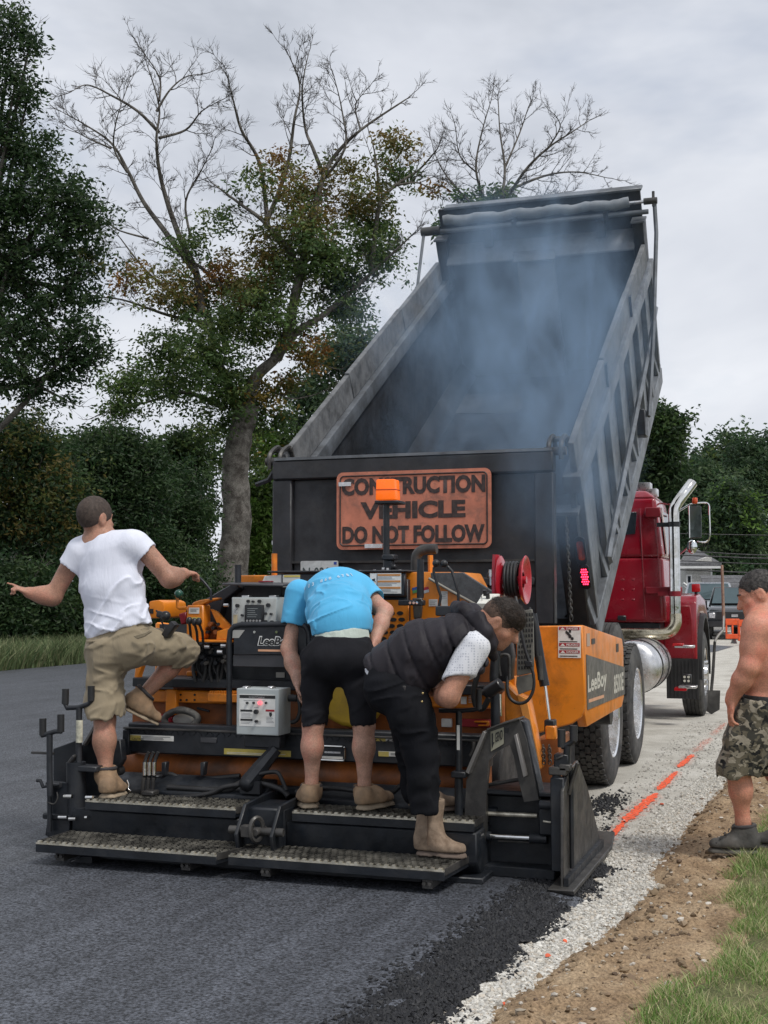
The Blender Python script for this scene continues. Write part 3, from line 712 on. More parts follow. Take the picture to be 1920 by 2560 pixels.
# bare topped tree behind the dump body
def second_tree():
    D = 52.0; base = PD(1235, 1495, D); base.z = -.05; g = random.Random(13)
    t = thing('bare_topped_tree', base, 'bare leafless treetop spreading above the raised dump body', 'tree')
    mb = MB(); tr = [base, PD(1240, 1100, D), PD(1235, 760, D), PD(1240, 590, D)]; sp = smooth_path(tr, 5); mb.tube(sp, [.3-.16*i/len(sp) for i in range(len(sp))], 10); mb.build('trunk', m_bark, t)
    big, tw = MB(), MB()
    for z, r in [([(1240, 600), (1255, 500), (1262, 420), (1250, 330), (1245, 240)], .10), ([(1240, 600), (1210, 500), (1190, 420), (1205, 330), (1225, 260)], .09), ([(1255, 520), (1310, 430), (1370, 370), (1430, 330), (1475, 300)], .08),
                 ([(1262, 480), (1360, 440), (1440, 430), (1520, 445)], .07), ([(1262, 420), (1300, 330), (1320, 270)], .05), ([(1230, 560), (1150, 480), (1110, 430), (1085, 380)], .07), ([(1370, 370), (1400, 320), (1390, 290)], .04), ([(1250, 560), (1340, 500), (1410, 480)], .06), ([(1190, 430), (1150, 390), (1140, 330)], .04)]:
        dz = 0; pp = []
        for p in z: pp.append(PD(*p, D+dz)); dz += g.uniform(-.9, .9)
        l = limb(big, pp, r, .014, 7, 5); twigs(tw, l, g, .22, 1.2, .024, 2, .10, .35, (5, 6))
    big.build('limb', m_bark, t, ang=70); tw.build('twigs', m_twig, t, fix=False, smooth=False); s = D/F_PX
    leaf_mesh('crown', [(PD(x, y, D), (r*s, r*s, r*s*.8), n, p) for x, y, r, n, p in [(1240, 490, 40, 420, GREEN), (1180, 520, 38, 400, GREEN), (1140, 560, 45, 500, GREEN), (1290, 540, 40, 400, GREEN), (1230, 700, 90, 1600, GREEN), (1080, 470, 22, 120, RUST), (1150, 480, 20, 120, GREEN)]], .24, t, 61, per=16, clump=.5)
second_tree()
# woods beyond the yard on the right
TR = 'trees of the wood beyond the houses'
bushy_tree('woodland_tree', 'dark near tree showing beside the dump body above the red cab', 48, 1670, ring(1655, 1080, 45, 60, 8, 42, 800, DARK+GREEN[:2], g)+ring(1650, 1200, 70, 60, 5, 50, 700, DARK, g), .22, 71, group=TR)
bushy_tree('woodland_tree', 'tall hazy wood tree right behind the exhaust stack', 88, 1760, ring(1740, 1250, 80, 110, 9, 62, 900, HAZE_TINTED, g)+ring(1730, 1420, 80, 60, 5, 60, 600, HAZE_TINTED, g), .38, 72, group=TR, clump=.8)
bushy_tree('woodland_tree', 'vine draped wood tree with rounded top by the round mirror', 70, 1830, ring(1825, 1290, 45, 75, 9, 42, 900, HAZE_TINTED+BRIGHT[:1], g)+ring(1840, 1410, 60, 50, 5, 45, 600, HAZE_TINTED, g), .28, 73, group=TR, clump=.6)
bushy_tree('woodland_tree', 'tallest wood tree at the right behind the grey roof', 92, 1910, ring(1890, 1180, 80, 100, 9, 62, 900, HAZE_TINTED, g)+ring(1900, 1380, 90, 80, 6, 62, 700, HAZE_TINTED, g), .38, 74, group=TR, clump=.8)
bushy_tree('woodland_tree', 'lighter green wood tree with sky notch above it', 96, 1800, ring(1810, 1160, 60, 60, 7, 55, 700, HAZE_TINTED+GREEN[-1:], g)+ring(1800, 1330, 90, 90, 6, 65, 700, HAZE_TINTED, g), .4, 75, group=TR, clump=.8)
bushy_tree('woodland_tree', 'far wood tree filling the gap above the power lines', 100, 1960, ring(1970, 1180, 90, 120, 8, 70, 700, HAZE_TINTED, g)+ring(1960, 1400, 90, 70, 5, 70, 500, HAZE_TINTED, g), .42, 76, group=TR, clump=.9)
bushy_tree('woodland_tree', 'far wood tree standing behind the cab roof', 98, 1640, ring(1640, 1250, 70, 70, 7, 60, 600, HAZE_TINTED, g)+ring(1640, 1400, 90, 80, 6, 70, 600, HAZE_TINTED, g), .42, 77, group=TR, clump=.9)
bushy_tree('garden_shrub', 'yellow green shrub behind the parked pickup', 60, 1825, ring(1820, 1500, 26, 16, 6, 18, 260, BRIGHT+YELLOW, g), .16, 78, trunk_r=.05, clump=.3)
bushy_tree('garden_shrub', 'dark green shrub by the shirtless man\'s face', 58, 1868, ring(1868, 1505, 22, 18, 6, 18, 260, GREEN, g), .16, 79, trunk_r=.05, clump=.3)
bushy_tree('garden_shrub', 'dark rounded shrub below the grey roof eaves', 62, 1775, ring(1778, 1497, 20, 14, 5, 16, 240, DARK, g), .16, 80, trunk_r=.05, clump=.3)

# rough weeds between the road and the thicket
def weeds():
    g = np.random.default_rng(77); n = 26000
    y = g.uniform(14, 36, n); x = -15.3-np.abs(g.normal(0, 1.3, n)); P = np.stack([x, y, np.full(n, -.05)], 1)
    blades('roadside_weeds', P, g.uniform(.2, .75, n), g.uniform(.008, .02, n), [(.12, .17, .07), (.16, .20, .09), (.09, .135, .055), (.22, .23, .12)], 'tall rough weeds along the far edge of the road', 78, .5)
weeds()
# ------------------------------------------------------------------ dump truck
TX0, TX1 = -4.04, -1.64                            # dump body outer faces
truck = thing('dump_truck', (-2.85, 12.0, 0), 'red dump truck with its dark grey body raised over the paver hopper', 'truck')
PHI = R(31.2)
BL, BU = Vector((0, math.cos(PHI), math.sin(PHI))), Vector((0, -math.sin(PHI), math.cos(PHI)))
BT = Vector((0, 9.32, 2.37))                        # rear end of the top rail
def bp(x, a, h): return Vector((x, 0, 0))+BT+BL*a+BU*h      # a along the rail, h above it
def bbox(mb, x0, x1, a0, a1, h0, h1):
    mb.add([bp(x0,a0,h0), bp(x1,a0,h0), bp(x1,a1,h0), bp(x0,a1,h0), bp(x0,a0,h1), bp(x1,a0,h1), bp(x1,a1,h1), bp(x0,a1,h1)],
           [(0,3,2,1),(4,5,6,7),(0,1,5,4),(1,2,6,5),(2,3,7,6),(3,0,4,7)])
BLEN, BH, HO = 5.42, 1.30, .16
body = MB()
bbox(body, TX0+.10, TX1-.10, 0, BLEN, -BH, -BH+.06)                           # floor
body_o = body.build('dump_floor', m_bodyin, truck)
for x0, x1 in ((TX0+.06, TX0+.10), (TX1-.10, TX1-.06)):
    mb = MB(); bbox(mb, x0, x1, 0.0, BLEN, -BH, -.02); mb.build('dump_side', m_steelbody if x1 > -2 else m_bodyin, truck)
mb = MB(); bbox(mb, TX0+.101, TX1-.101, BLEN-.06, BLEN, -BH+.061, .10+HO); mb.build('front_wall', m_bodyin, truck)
# rounded corner plates between floor and sides
for s, xs in ((1, TX0+.101), (-1, TX1-.101)):
    mb = MB(); mb.prism([bp(xs, .02, -BH+.061), bp(xs+s*.16, .02, -BH+.061), bp(xs, .02, -BH+.24)], BL*(BLEN-.1)); mb.build('corner_plate', m_bodyin, truck)
# hoist housing down the middle of the front wall, and the wear plate before it
xa, xb = PY(1287, 700, 13.7).x, PY(1386, 700, 13.7).x
mb = MB(); mb.prism([bp(xa, BLEN-.061, .03+HO), bp(xa+.03, BLEN-.25, -.05+HO), bp(xa+.03, BLEN-.30, -BH+.09), bp(xa, BLEN-.061, -BH+.09)], (xb-xa-.03, 0, 0))
mb.build('hoist_housing', M('hoist_steel', (.11, .118, .13), .5, metal=.3, var=.35, dirt=((.06, .06, .065), .7), dscale=4, bump=.001), truck, bevel=.012)
def floor_hit(x, y, h):                             # pixel -> plane at height h above the rail plane
    v = Vector(_ray(x, y)); c = Vector((0, 0, CAM_H)); p0 = bp(0, 0, h)
    return c+v*((p0-c).dot(BU)/v.dot(BU))
q = [floor_hit(x, y, -BH+.068) for x, y in ((1125, 985), (1300, 985), (1306, 1020), (1292, 1032), (1135, 1034), (1116, 1022))]
mb = MB(); mb.prism(q, BU*-.006); mb.build('wear_plate', M('hoist_steel', (.1, .1, .1)), truck)
# rails and side boards
for s, x in ((-1, TX0), (1, TX1)):
    mb = MB(); bbox(mb, min(x, x-s*.14), max(x, x-s*.14), -.02, BLEN-.02, -.14, .0); mb.build('top_rail', m_steelbody, truck, bevel=.012, seg=2)
    b0, b1 = (x-s*.085, x-s*.035)
    for a0, a1, dh in ((.05, 1.72, 0), (1.74, 3.5, .012), (3.52, BLEN-.3, .0)):
        mb = MB(); bbox(mb, min(b0, b1), max(b0, b1), a0, a1, .002, .24+dh); mb.build('side_board', M('weathered_board', (.125, .128, .132), .8, var=.35, scale=9, dirt=((.21, .21, .21), .7), dscale=5, bump=.002, bscale=40), truck, bevel=.006)
    for a0 in (1.70, 3.48):
        mb = MB(); mb.boxb(0, 0, 0, 0, 0, 0) if False else bbox(mb, min(x-s*.03, x-s*.01), max(x-s*.03, x-s*.01), a0, a0+.06, -.01, .2); mb.build('board_bracket', m_black, truck)
    mb = MB(); bbox(mb, min(x, x-s*.12), max(x, x-s*.12), .0, BLEN-.02, -BH-.16, -BH+.03); mb.build('bottom_rail', m_steelbody, truck, bevel=.012)
    for i in range(8):                               # side ribs, wedge shaped towards the floor
        a = .05+i*(BLEN-.24)/7; xo = x-s*.059; wd = .09
        mb = MB(); mb.prism([bp(xo, a, -.141), bp(x-s*.005, a, -.141), bp(x-s*.003, a, -BH+.031), bp(xo, a, -BH+.031)], BL*wd)
        mb.prism([bp(xo, a-.10, -BH+.031), bp(x-s*.01, a-.10, -BH+.031), bp(xo, a-.10, -BH+.30)], BL*.29)
        mb.build('side_rib', m_steelbody, truck, bevel=.006)
# front wall head: ledge, upper plate, end brackets
mb = MB(); mb.prism([bp(TX0+.16, BLEN-.05, .10+HO), bp(TX0+.16, BLEN-.30, .02+HO), bp(TX0+.16, BLEN-.30, .045+HO), bp(TX0+.16, BLEN-.05, .20+HO)], (TX1-TX0-.32, 0, 0))
mb.build('head_ledge', m_steelbody, truck, bevel=.005)
mb = MB(); mb.prism([bp(xa-.01, BLEN-.305, .0+HO), bp(xa+.02, BLEN-.36, .02+HO), bp(xa+.02, BLEN-.31, .075+HO), bp(xa-.01, BLEN-.2, .1+HO)], (xb-xa+.02, 0, 0)); mb.build('bent_flap', m_steelbody, truck, bevel=.004)
mb = MB(); bbox(mb, TX0+.08, TX1-.08, BLEN-.04, BLEN+.0, .105+HO, .60+HO); mb.build('head_plate', m_bodydark, truck, bevel=.006)
mb = MB(); bbox(mb, TX0+.16, TX1-.06, BLEN-.10, BLEN+.05, .601+HO, .63+HO); mb.build('head_cap', m_steelbody, truck, bevel=.006)
for x in (TX0+.05, TX1-.17):
    mb = MB(); bbox(mb, x, x+.12, BLEN-.24, BLEN+.03, -.05, .30+HO); mb.build('head_bracket', m_bodydark, truck, bevel=.02, seg=2)
    mb = MB(); bbox(mb, x-.01, x+.14, BLEN-.27, BLEN-.07, .30+HO, .32+HO); mb.build('bracket_cap', m_steelbody, truck)
for x in (-3.45, -2.2):
    mb = MB(); bbox(mb, x, x+.09, BLEN-.18, BLEN-.05, .16+HO, .34+HO); mb.build('head_gusset', m_bodydark, truck)
# rolled tarp across the head
def roll(x0, x1, a, h, r, wob_):
    mb = MB(); pts = []; N = 40
    for i in range(N+1): pts.append(bp(x0+(x1-x0)*i/N, a+wob_*math.sin(i*1.3), h+wob_*math.sin(i*.8+1)))
    mb.tube(pts, [r*(1+(.06*math.sin(i*1.9)+.05*math.sin(i*3.1)+.05*math.sin(i*.37) if wob_ else 0)) for i in range(N+1)], 14); return mb
tp = roll(TX0+.16, TX1-.19, BLEN-.17, .50+HO, .055, .010).build('rolled_tarp', m_canvas, truck, ang=70)
roll(TX0-.06, TX1+.01, BLEN-.21, .40+HO, .026, 0).build('tarp_tube', m_steelbody, truck)
roll(TX1-.19, TX1-.02, BLEN-.17, .50+HO, .018, 0).build('tarp_roller', m_alu, tp)
roll(TX0-.10, TX0+.12, BLEN-.20, .41+HO, .05, 0).build('tarp_end_cap', m_greysteel, truck)
for x in (-3.1, -2.1):
    mb = MB(); bbox(mb, x, x+.05, BLEN-.25, BLEN-.12, .36+HO, .445+HO); mb.build('tarp_strap', m_blackp, truck)
# tarp arms on the near side, and the thin one on the far side
def arm(pts, w, name, mat=m_steelbody):
    mb = MB(); mb.tube(pts, w, 4); mb.build(name, mat, truck)
xo = TX1+.045
arm([bp(xo, .55, -BH+.25), bp(xo, .50, -BH+.33), bp(xo, .62, -BH+.36), bp(xo, 4.1, -.55), bp(xo, 4.9, -.40)], .026, 'tarp_spring_arm')
arm([bp(xo+.05, 3.25, -.95), bp(xo+.05, 4.2, -.35), bp(xo+.04, BLEN-.3, .35), bp(xo+.03, BLEN-.17, .50+HO)], .022, 'tarp_arm')
mb = MB(); c_ = bp(xo-.02, 3.2, -1.0); mb.box(c_, (.10, .22, .26)); mb.build('tarp_arm_pivot', m_black, truck, bevel=.01)
mb = MB(); c_ = bp(xo+.02, BLEN-.17, .50+HO); mb.cyl(c_+V(-.1, 0, 0), c_+V(.04, 0, 0), .035); mb.cyl(c_+V(0, 0, -.06), c_+V(0, 0, .1), .015); mb.build('tarp_arm_knuckle', m_greysteel, truck)
arm([bp(TX0-.07, BLEN-.2, .41+HO), bp(TX0-.09, BLEN-.9, -.05), bp(TX0-.09, BLEN-1.7, -.5)], .018, 'tarp_arm')
# tailgate hanging from its top hinges
TY = 9.13
gl, gr, gt, gb = -4.0, -1.80, 2.53, 1.28
mb = MB(); mb.boxb(gl+.16, gr-.14, TY, TY+.05, gb, gt-.15); gate = mb.build('tailgate', m_bodydark, truck, bevel=.006)
mb = MB(); mb.boxb(gl, gr, TY-.06, TY+.06, gt-.15, gt); mb.build('gate_top_beam', m_bodydark, gate, bevel=.012)
mb = MB(); mb.boxb(gl+.02, gr-.01, TY-.062, TY+.03, gt+.0005, gt+.022); mb.build('gate_lip', m_gratehi if False else m_steelbody, gate)
for x0, x1 in ((gl, gl+.16), (gr-.14, gr)):
    mb = MB(); mb.boxb(x0, x1, TY-.05, TY+.06, gb, gt-.151); mb.build('gate_post', m_bodydark, gate, bevel=.01)
mb = MB(); mb.boxb(gl+.161, gr-.141, TY-.05, TY-.001, gb+.28, gb+.34); mb.build('gate_rib', m_bodydark, gate, bevel=.008)
mb = MB(); mb.boxb(-3.95, -1.9, TY-.035, TY-.005, 1.735, 1.752); mb.build('gate_trim', m_greysteel, gate)
for s, x in ((-1, gl), (1, gr)):                     # hinge loops
    mb = MB()
    for dx in (-.035, .055):
        mb.tube(smooth_path([V(x+dx, TY-.02, gt-.06), V(x+dx, TY-.03, gt+.03), V(x+dx, TY+.03, gt+.09), V(x+dx, TY+.15, gt+.13), V(x+dx, TY+.22, gt+.06)], 4), .018, 6)
    mb.cyl(V(x-.07, TY-.01, gt), V(x+.09, TY-.01, gt), .032, n=10); mb.cyl(V(x-.06, TY+.16, gt+.11), V(x+.08, TY+.16, gt+.11), .02, n=8); mb.build('hinge', m_greysteel, truck)
mb = MB(); p = PY(640, 1195, TY); mb.tube([PY(690, 1170, TY), PY(672, 1200, TY), PY(640, 1212, TY)], .02, 6); mb.build('chain_hook', m_black, truck)
mb = MB(); mb.box(PY(690, 1357, TY), (.05, .05, .03)); mb.build('gate_latch', m_alu, truck)
# construction warning sign
sg = thing('warning_sign', PY(1034, 1375, TY-.09), 'weathered orange construction vehicle sign hung on the tailgate', 'sign')
m_signo = M('faded_orange_sign', (.56, .20, .125), .6, var=.16, scale=5, dirt=((.23, .11, .08), .75), dscale=7, dth=(.5, .66), scratch=(.2, .12, .10))
m_signb = M('worn_sign_black', (.045, .03, .028), .6, var=.4, scale=30, scratch=(.30, .11, .07))
SY = TY-.085
c0, c1, c2, c3 = PY(838, 1184, SY), PY(1222, 1167, SY), PY(1234, 1366, SY), PY(845, 1378, SY)
c0, c1, c2, c3 = [Vector((round(v.x, 3), v.y, v.z)) for v in (c0, c1, c2, c3)]
def rr_panel(x0, x1, z0, z1, r, y, th):
    pts = []
    for cxx, czz, a0 in ((x1-r, z1-r, 0), (x0+r, z1-r, 90), (x0+r, z0+r, 180), (x1-r, z0+r, 270)):
        for k in range(7): a = R(a0+15*k); pts.append(V(cxx+r*math.cos(a), y, czz+r*math.sin(a)))
    mb = MB(); mb.prism(pts, (0, th, 0)); return mb, pts
sx0, sx1, sz0, sz1 = (c0.x+c3.x)/2, (c1.x+c2.x)/2, (c3.z+c2.z)/2, (c0.z+c1.z)/2
mb, _ = rr_panel(sx0, sx1, sz0, sz1, .05, SY, .012); mb.build('panel', m_signo, sg)
_, pts = rr_panel(sx0+.03, sx1-.03, sz0+.03, sz1-.03, .03, SY-.003, .01); mb = MB(); mb.tube(pts, .006, 4, closed=True); mb.build('border', m_signb, sg)
H_ = sz1-sz0; W_ = sx1-sx0; mxs = (sx0+sx1)/2
for txt, zc, ww in (('CONSTRUCTION', .695, .93), ('VEHICLE', .385, .68), ('DO NOT FOLLOW', .075, .92)):
    ribbon_text(txt, V(mxs, SY-.002, sz0+H_*zc), (1, 0, 0), (0, 0, 1), H_*.225, m_signb, sg, width=W_*ww, bold=.05, align='CENTER', extrude=.001)
for c_, w_ in ((V(sx0+.07, SY-.008, sz1-.09), .1), (V(sx0+.3, SY-.008, sz0+.025), .14)):
    mb = MB(); mb.box(c_, (w_, .01, .03)); mb.build('mounting_clip', m_alu, sg)
# number plate
pl = thing('licence_plate', PY(799, 1440, TY-.06), 'white licence plate ending 0209 on the tailgate foot', 'licence plate')
px0, px1, pz1 = PY(752, 1405, TY-.06).x, PY(846, 1405, TY-.06).x, PY(800, 1402, TY-.06).z
mb, _ = rr_panel(px0, px1, pz1-.155, pz1, .012, TY-.065, .004); mb.build('plate', M('plate_white', (.55, .58, .58), .5, dirt=((.3, .3, .3), .6), dscale=12), pl)
m_plateink = M('plate_ink', (.05, .07, .07), .5)
ribbon_text('N 0209', V(px0+.02, TY-.066, pz1-.135), (1, 0, 0), (0, 0, 1), .085, m_plateink, pl, width=(px1-px0)-.04, bold=.01)
mb = MB(); mb.boxb(px1-.035, px1-.012, TY-.0665, TY-.0655, pz1-.03, pz1-.01); mb.build('sticker', M('blue_sticker', (.02, .06, .35), .5), pl)
# rear corner posts with lamps
for x0, near in ((TX1-.22, True), (TX0+.06, False)):
    mb = MB(); bbox(mb, x0, x0+.17, -.06, .05, -BH-.22, -.30); post = mb.build('corner_post', m_bodydark, truck, bevel=.012)
    if near:
        def lens(pa, pb, w, mat, nm):
            a, b = PY(*pa, 9.3), PY(*pb, 9.3)
            # project on the post's rear face
            def face(pix):
                v = Vector(_ray(*pix)); c = Vector((0, 0, CAM_H)); p0 = bp(0, -.064, 0); return c+v*((p0-c).dot(BL)/v.dot(BL))
            A, B_ = face(pa), face(pb); up = (B_-A).normalized(); h = (B_-A).length; mid = (A+B_)/2; sx = Vector((1, 0, 0)); sx = (sx-up*sx.dot(up)).normalized()
            n = sx.cross(up); n = n if n.y < 0 else -n
            pts = [mid+sx*(w*math.cos(t)*min(1, 1))+up*((h/2-w)*(1 if math.sin(t) >= 0 else -1)+w*math.sin(t)) for t in [2*math.pi*k/24 for k in range(24)]]
            mm = MB(); mm.prism(pts, n*.012); o = mm.build(nm, mat, post, bevel=.003); return mid, up, sx, n, h
        lens((1448, 1340), (1456, 1412), .042, m_blackp, 'lamp_bezel'); lens((1449, 1350), (1456, 1400), .03, m_orangelens, 'marker_lamp')
        mid, up, sx, n, h = lens((1458, 1408), (1467, 1472), .04, m_blackp, 'lamp_bezel')
        mm = MB()
        for r_ in range(7):
            for c_ in range(4 if r_ % 2 else 3):
                xx = (c_-(1.5 if r_ % 2 else 1))*.015; mm.sphere(mid+sx*xx+up*((r_-3)*.021)+n*.013, .0062, 6, 4)
        mm.build('tail_lamp_leds', m_redled, post)
    mb = MB(); bbox(mb, x0-.01, x0+.18, -.07, .055, -.30, -.27); mb.build('post_cap', m_steelbody, post)
# chain hanging from the gate corner and its pale strap
mb = MB(); a0, a1 = PY(1416, 1300, 9.2), PY(1428, 1545, 9.2)
for i in range(26):
    q = a0.lerp(a1, i/25); mb.tube([q+V((.012 if i % 2 else 0)*math.cos(t), (0 if i % 2 else .012)*math.cos(t), .026*math.sin(t)) for t in [6.283*k/8 for k in range(8)]], .004, 4, closed=True)
mb.build('gate_chain', m_greysteel, truck, fix=False)
# chassis
for x in (-3.3, -2.5):
    mb = MB(); mb.boxb(x, x+.09, 9.95, 18.4, .78, 1.05); mb.build('frame_rail', m_black, truck, bevel=.01)
mb = MB(); mb.boxb(-3.15, -2.3, 9.85, 9.94, .80, 1.15); mb.build('rear_crossmember', m_black, truck, bevel=.01)
mb = MB(); mb.boxb(-3.95, -1.75, 9.72, 9.80, 1.0, 1.08); mb.build('rear_bumper_bar', m_black, truck, bevel=.01)
mb = MB(); mb.cyl(V(-2.8, 14.3, 1.0), bp(-2.8, 3.6, -BH-.02), .09); mb.cyl(V(-2.8, 14.3, 1.0).lerp(bp(-2.8, 3.6, -BH), .45), bp(-2.8, 3.6, -BH-.01), .065, n=12); mb.build('hoist_ram', m_greysteel, truck)
mb = MB(); mb.boxb(-4.0, -3.36, 13.6, 14.8, .5, 1.05); mb.build('battery_box', m_black, truck, bevel=.02)
# wheels
def tyre_mesh(r, w, n=56):
    mb = MB(); h = w/2
    prof = [(-h*.80, r*.56), (-h*.98, r*.62), (-h*1.0, r*.74), (-h*.96, r*.86), (-h*.86, r*.955), (-h*.74, r*.975), (h*.74, r*.975), (h*.86, r*.955), (h*.96, r*.86), (h*1.0, r*.74), (h*.98, r*.62), (h*.80, r*.56)]
    mb.lathe(prof, (0, 0, 0), (1, 0, 0), n); return mb
def tread_blocks(r, w, rows, n):
    mb = MB(); rw = w*.80/rows
    for j in range(rows):
        xc = -w*.40+rw*(j+.5)
        for i in range(n):
            a = 2*math.pi*(i+.5*(j % 2))/n; da = math.pi/n*.84
            vs = []
            for rr in (r*.965, r):
                for sx, sa in ((-.46, -.72), (-.46, .72), (0, 1.0), (.46, .72), (.46, -.72), (0, -1.0)):
                    g_ = a+da*sa; vs.append((xc+sx*rw, rr*math.cos(g_), rr*math.sin(g_)))
            mb.add(vs, [(6, 7, 8, 9, 10, 11)]+[(k, (k+1) % 6, 6+(k+1) % 6, 6+k) for k in range(6)])
    return mb
def tread_ribs(r, w, rows):
    mb = MB(); rw = w*.82/rows
    for j in range(rows):
        x0 = -w*.41+rw*j+rw*.09; x1 = x0+rw*.82; mb.lathe([(x0, r*.955), (x0, r), (x1, r), (x1, r*.955)], (0, 0, 0), (1, 0, 0), 56)
    return mb
ty, wd = .53, .275
P_T = tyre_mesh(ty, wd); P_B = tread_blocks(ty, wd, 5, 46); P_R = tread_ribs(ty, wd, 5)
def place(mb, c, mirror=False):
    o = MB(); s = -1 if mirror else 1; o.v = [(c[0]+s*x, c[1]+y, c[2]+z) for x, y, z in mb.v]; o.f = list(mb.f); return o
def dish(deep):
    mb = MB(); r = ty
    if deep: mb.lathe([(.125, r*.60), (.13, r*.585), (.12, r*.555), (.05, r*.545), (-.045, r*.53), (-.055, r*.50), (-.055, r*.26), (-.03, r*.24), (-.01, r*.22), (-.005, 0.001)], (0, 0, 0), (1, 0, 0), 40)
    else: mb.lathe([(.125, r*.60), (.13, r*.585), (.12, r*.555), (.07, r*.54), (.04, r*.50), (.055, r*.42), (.085, r*.33), (.085, r*.22), (.13, r*.20), (.16, r*.17), (.165, .001)], (0, 0, 0), (1, 0, 0), 40)
    return mb
def wheel(c, deep=True, blocks=True, mirror=False, bare=False):
    w = place(P_T, c, mirror).build('wheel_tyre' if False else 'wheel', m_tyre, truck, ang=50)
    t = place(P_B if blocks else P_R, c, mirror).build('tread', m_tyre, w, fix=False, smooth=False); t['kind'] = 'stuff'
    if not bare:
        rm = place(dish(deep), c, mirror).build('rim', m_rimalu, w, ang=50)
        if not deep:
            mb = MB()
            for k in range(10):
                a = 2*math.pi*k/10; y, z = .27*ty*math.cos(a)*1.02, .27*ty*math.sin(a)*1.02; s = -1 if mirror else 1
                mb.cyl((c[0]+s*.08, c[1]+y, c[2]+z), (c[0]+s*.155, c[1]+y, c[2]+z), .022, .014, n=8)
            mb.build('lug_nut', m_chrome, w)
    return w
for Y in (10.26, 11.66):
    wheel((-1.555-wd/2, Y, ty)); wheel((-1.555-wd*1.5-.06, Y, ty), bare=True)
    wheel((-4.02+wd/2, Y, ty), mirror=True); wheel((-4.02+wd*1.5+.06, Y, ty), bare=True, mirror=True)
    mb = MB(); mb.cyl((-3.9, Y, ty), (-1.7, Y, ty), .07); mb.sphere((-2.8, Y, ty), .2, 14, 10); mb.build('axle', m_black, truck)
pc = PX(1556, 1562, -1.78); wheel((-2.04, 12.95, 1.165-ty+.06), blocks=False); wheel((-3.6, 12.95, 1.165-ty+.06), blocks=False, mirror=True)
mb = MB(); mb.cyl((-3.8, 12.95, .68), (-1.8, 12.95, .68), .05); mb.build('lift_axle', m_black, truck)
wheel((-1.375-wd/2, 16.65, ty), deep=False, blocks=False); wheel((-4.2+wd/2, 16.65, ty), deep=False, blocks=False, mirror=True)
mb = MB(); mb.cyl((-4.1, 16.65, ty), (-1.5, 16.65, ty), .06); mb.build('front_axle', m_black, truck)
# cab
CY = 15.4
def quadbox(mb, lo, hi):                             # lo, hi: four (x,y) corners at z
    (zl, a), (zh, b) = lo, hi
    mb.add([(x, y, zl) for x, y in a]+[(x, y, zh) for x, y in b], [(3,2,1,0),(4,5,6,7),(0,1,5,4),(1,2,6,5),(2,3,7,6),(3,0,4,7)])
mb = MB()
quadbox(mb, (1.18, [(-3.93, CY), (-1.72, CY), (-1.72, 16.95), (-3.93, 16.95)]), (1.95, [(-3.90, CY), (-1.75, CY), (-1.75, 16.95), (-3.90, 16.95)]))
lowc = mb.build('cab', m_red, truck, bevel=.05, seg=3)
mb = MB()
quadbox(mb, (1.951, [(-3.90, CY+.003), (-1.75, CY+.003), (-1.75, 16.93), (-3.90, 16.93)]), (2.66, [(-3.82, CY+.02), (-1.83, CY+.02), (-1.83, 16.5), (-3.82, 16.5)]))
mb.build('cab_upper', m_red, lowc, bevel=.05, seg=3)
mb = MB(); quadbox(mb, (2.661, [(-3.82, CY+.02), (-1.83, CY+.02), (-1.83, 16.5), (-3.82, 16.5)]), (2.76, [(-3.7, CY+.12), (-1.95, CY+.12), (-1.95, 16.3), (-3.7, 16.3)])); mb.build('cab_roof', m_red, lowc, bevel=.05, seg=3)
mb = MB(); quadbox(mb, (1.02, [(-3.8, CY+.05), (-1.8, CY+.05), (-1.8, 16.8), (-3.8, 16.8)]), (1.179, [(-3.8, CY+.05), (-1.8, CY+.05), (-1.8, 16.8), (-3.8, 16.8)])); mb.build('cab_sill', m_black, lowc, bevel=.01)
mb = MB(); mb.prism([PY(1528, 1340, CY-.006), PY(1588, 1335, CY-.006), PY(1592, 1280, CY-.006), PY(1530, 1280, CY-.006)], (0, .012, 0)); mb.build('rear_window', m_glass, lowc, bevel=.004)
mb = MB(); mb.prism([V(-1.745, 15.75, 2.0), V(-1.745, 16.7, 2.0), V(-1.80, 16.45, 2.52), V(-1.80, 15.75, 2.52)], (.012, 0, 0)); mb.build('side_window', m_glass, lowc)
mb = MB(); mb.prism([V(-1.738, 15.70, 1.97), V(-1.738, 15.74, 1.97), V(-1.80, 15.74, 2.56), V(-1.80, 15.70, 2.56)], (.014, 0, 0)); mb.build('window_trim', M('pale_trim', (.75, .70, .68), .4), lowc)
for i in range(2):
    for j in range(3):
        mb = MB(); mb.sphere(PY(1557+26*i, 1449+25*j, CY+.004), .022, 10, 6, (1, .4, .6)); mb.build('rivet_dimple', m_red, lowc)
for x0 in (1610, 1650):
    mb = MB(); a, b = PY(x0-10, 1270, CY-.002), PY(x0+4, 1545, CY-.002); mb.tube([a, a.lerp(b, .5), b], .008, 5); mb.build('panel_seam', m_red, lowc)
mb = MB(); mb.box(PY(1660, 1476, CY-.04), (.42, .07, .085)); mb.build('stack_bracket', M('dark_red_bracket', (.22, .01, .02), .4), lowc, bevel=.01)
mb = MB(); mb.box(PY(1632, 1281, CY-.03), (.18, .07, .12)); mb.build('grab_bracket', M('dark_red_bracket', (.22, .01, .02)), lowc, bevel=.01)
mb = MB(); mb.box(PY(1555, 1545, CY-.02), (.10, .04, .06)); mb.build('cab_latch', m_black, lowc, bevel=.01)
for p, w in (((1612, 1217), .16), ((1630, 1232), .14)):
    c_ = PY(*p, CY+.45); mb = MB(); mb.box(c_+V(0, 0, .0), (w, .2, .09)); mb.cyl(c_+V(0, 0, -.12), c_+V(0, 0, -.03), .02, n=8); mb.build('roof_lamp', m_alu, lowc, bevel=.02, seg=2)
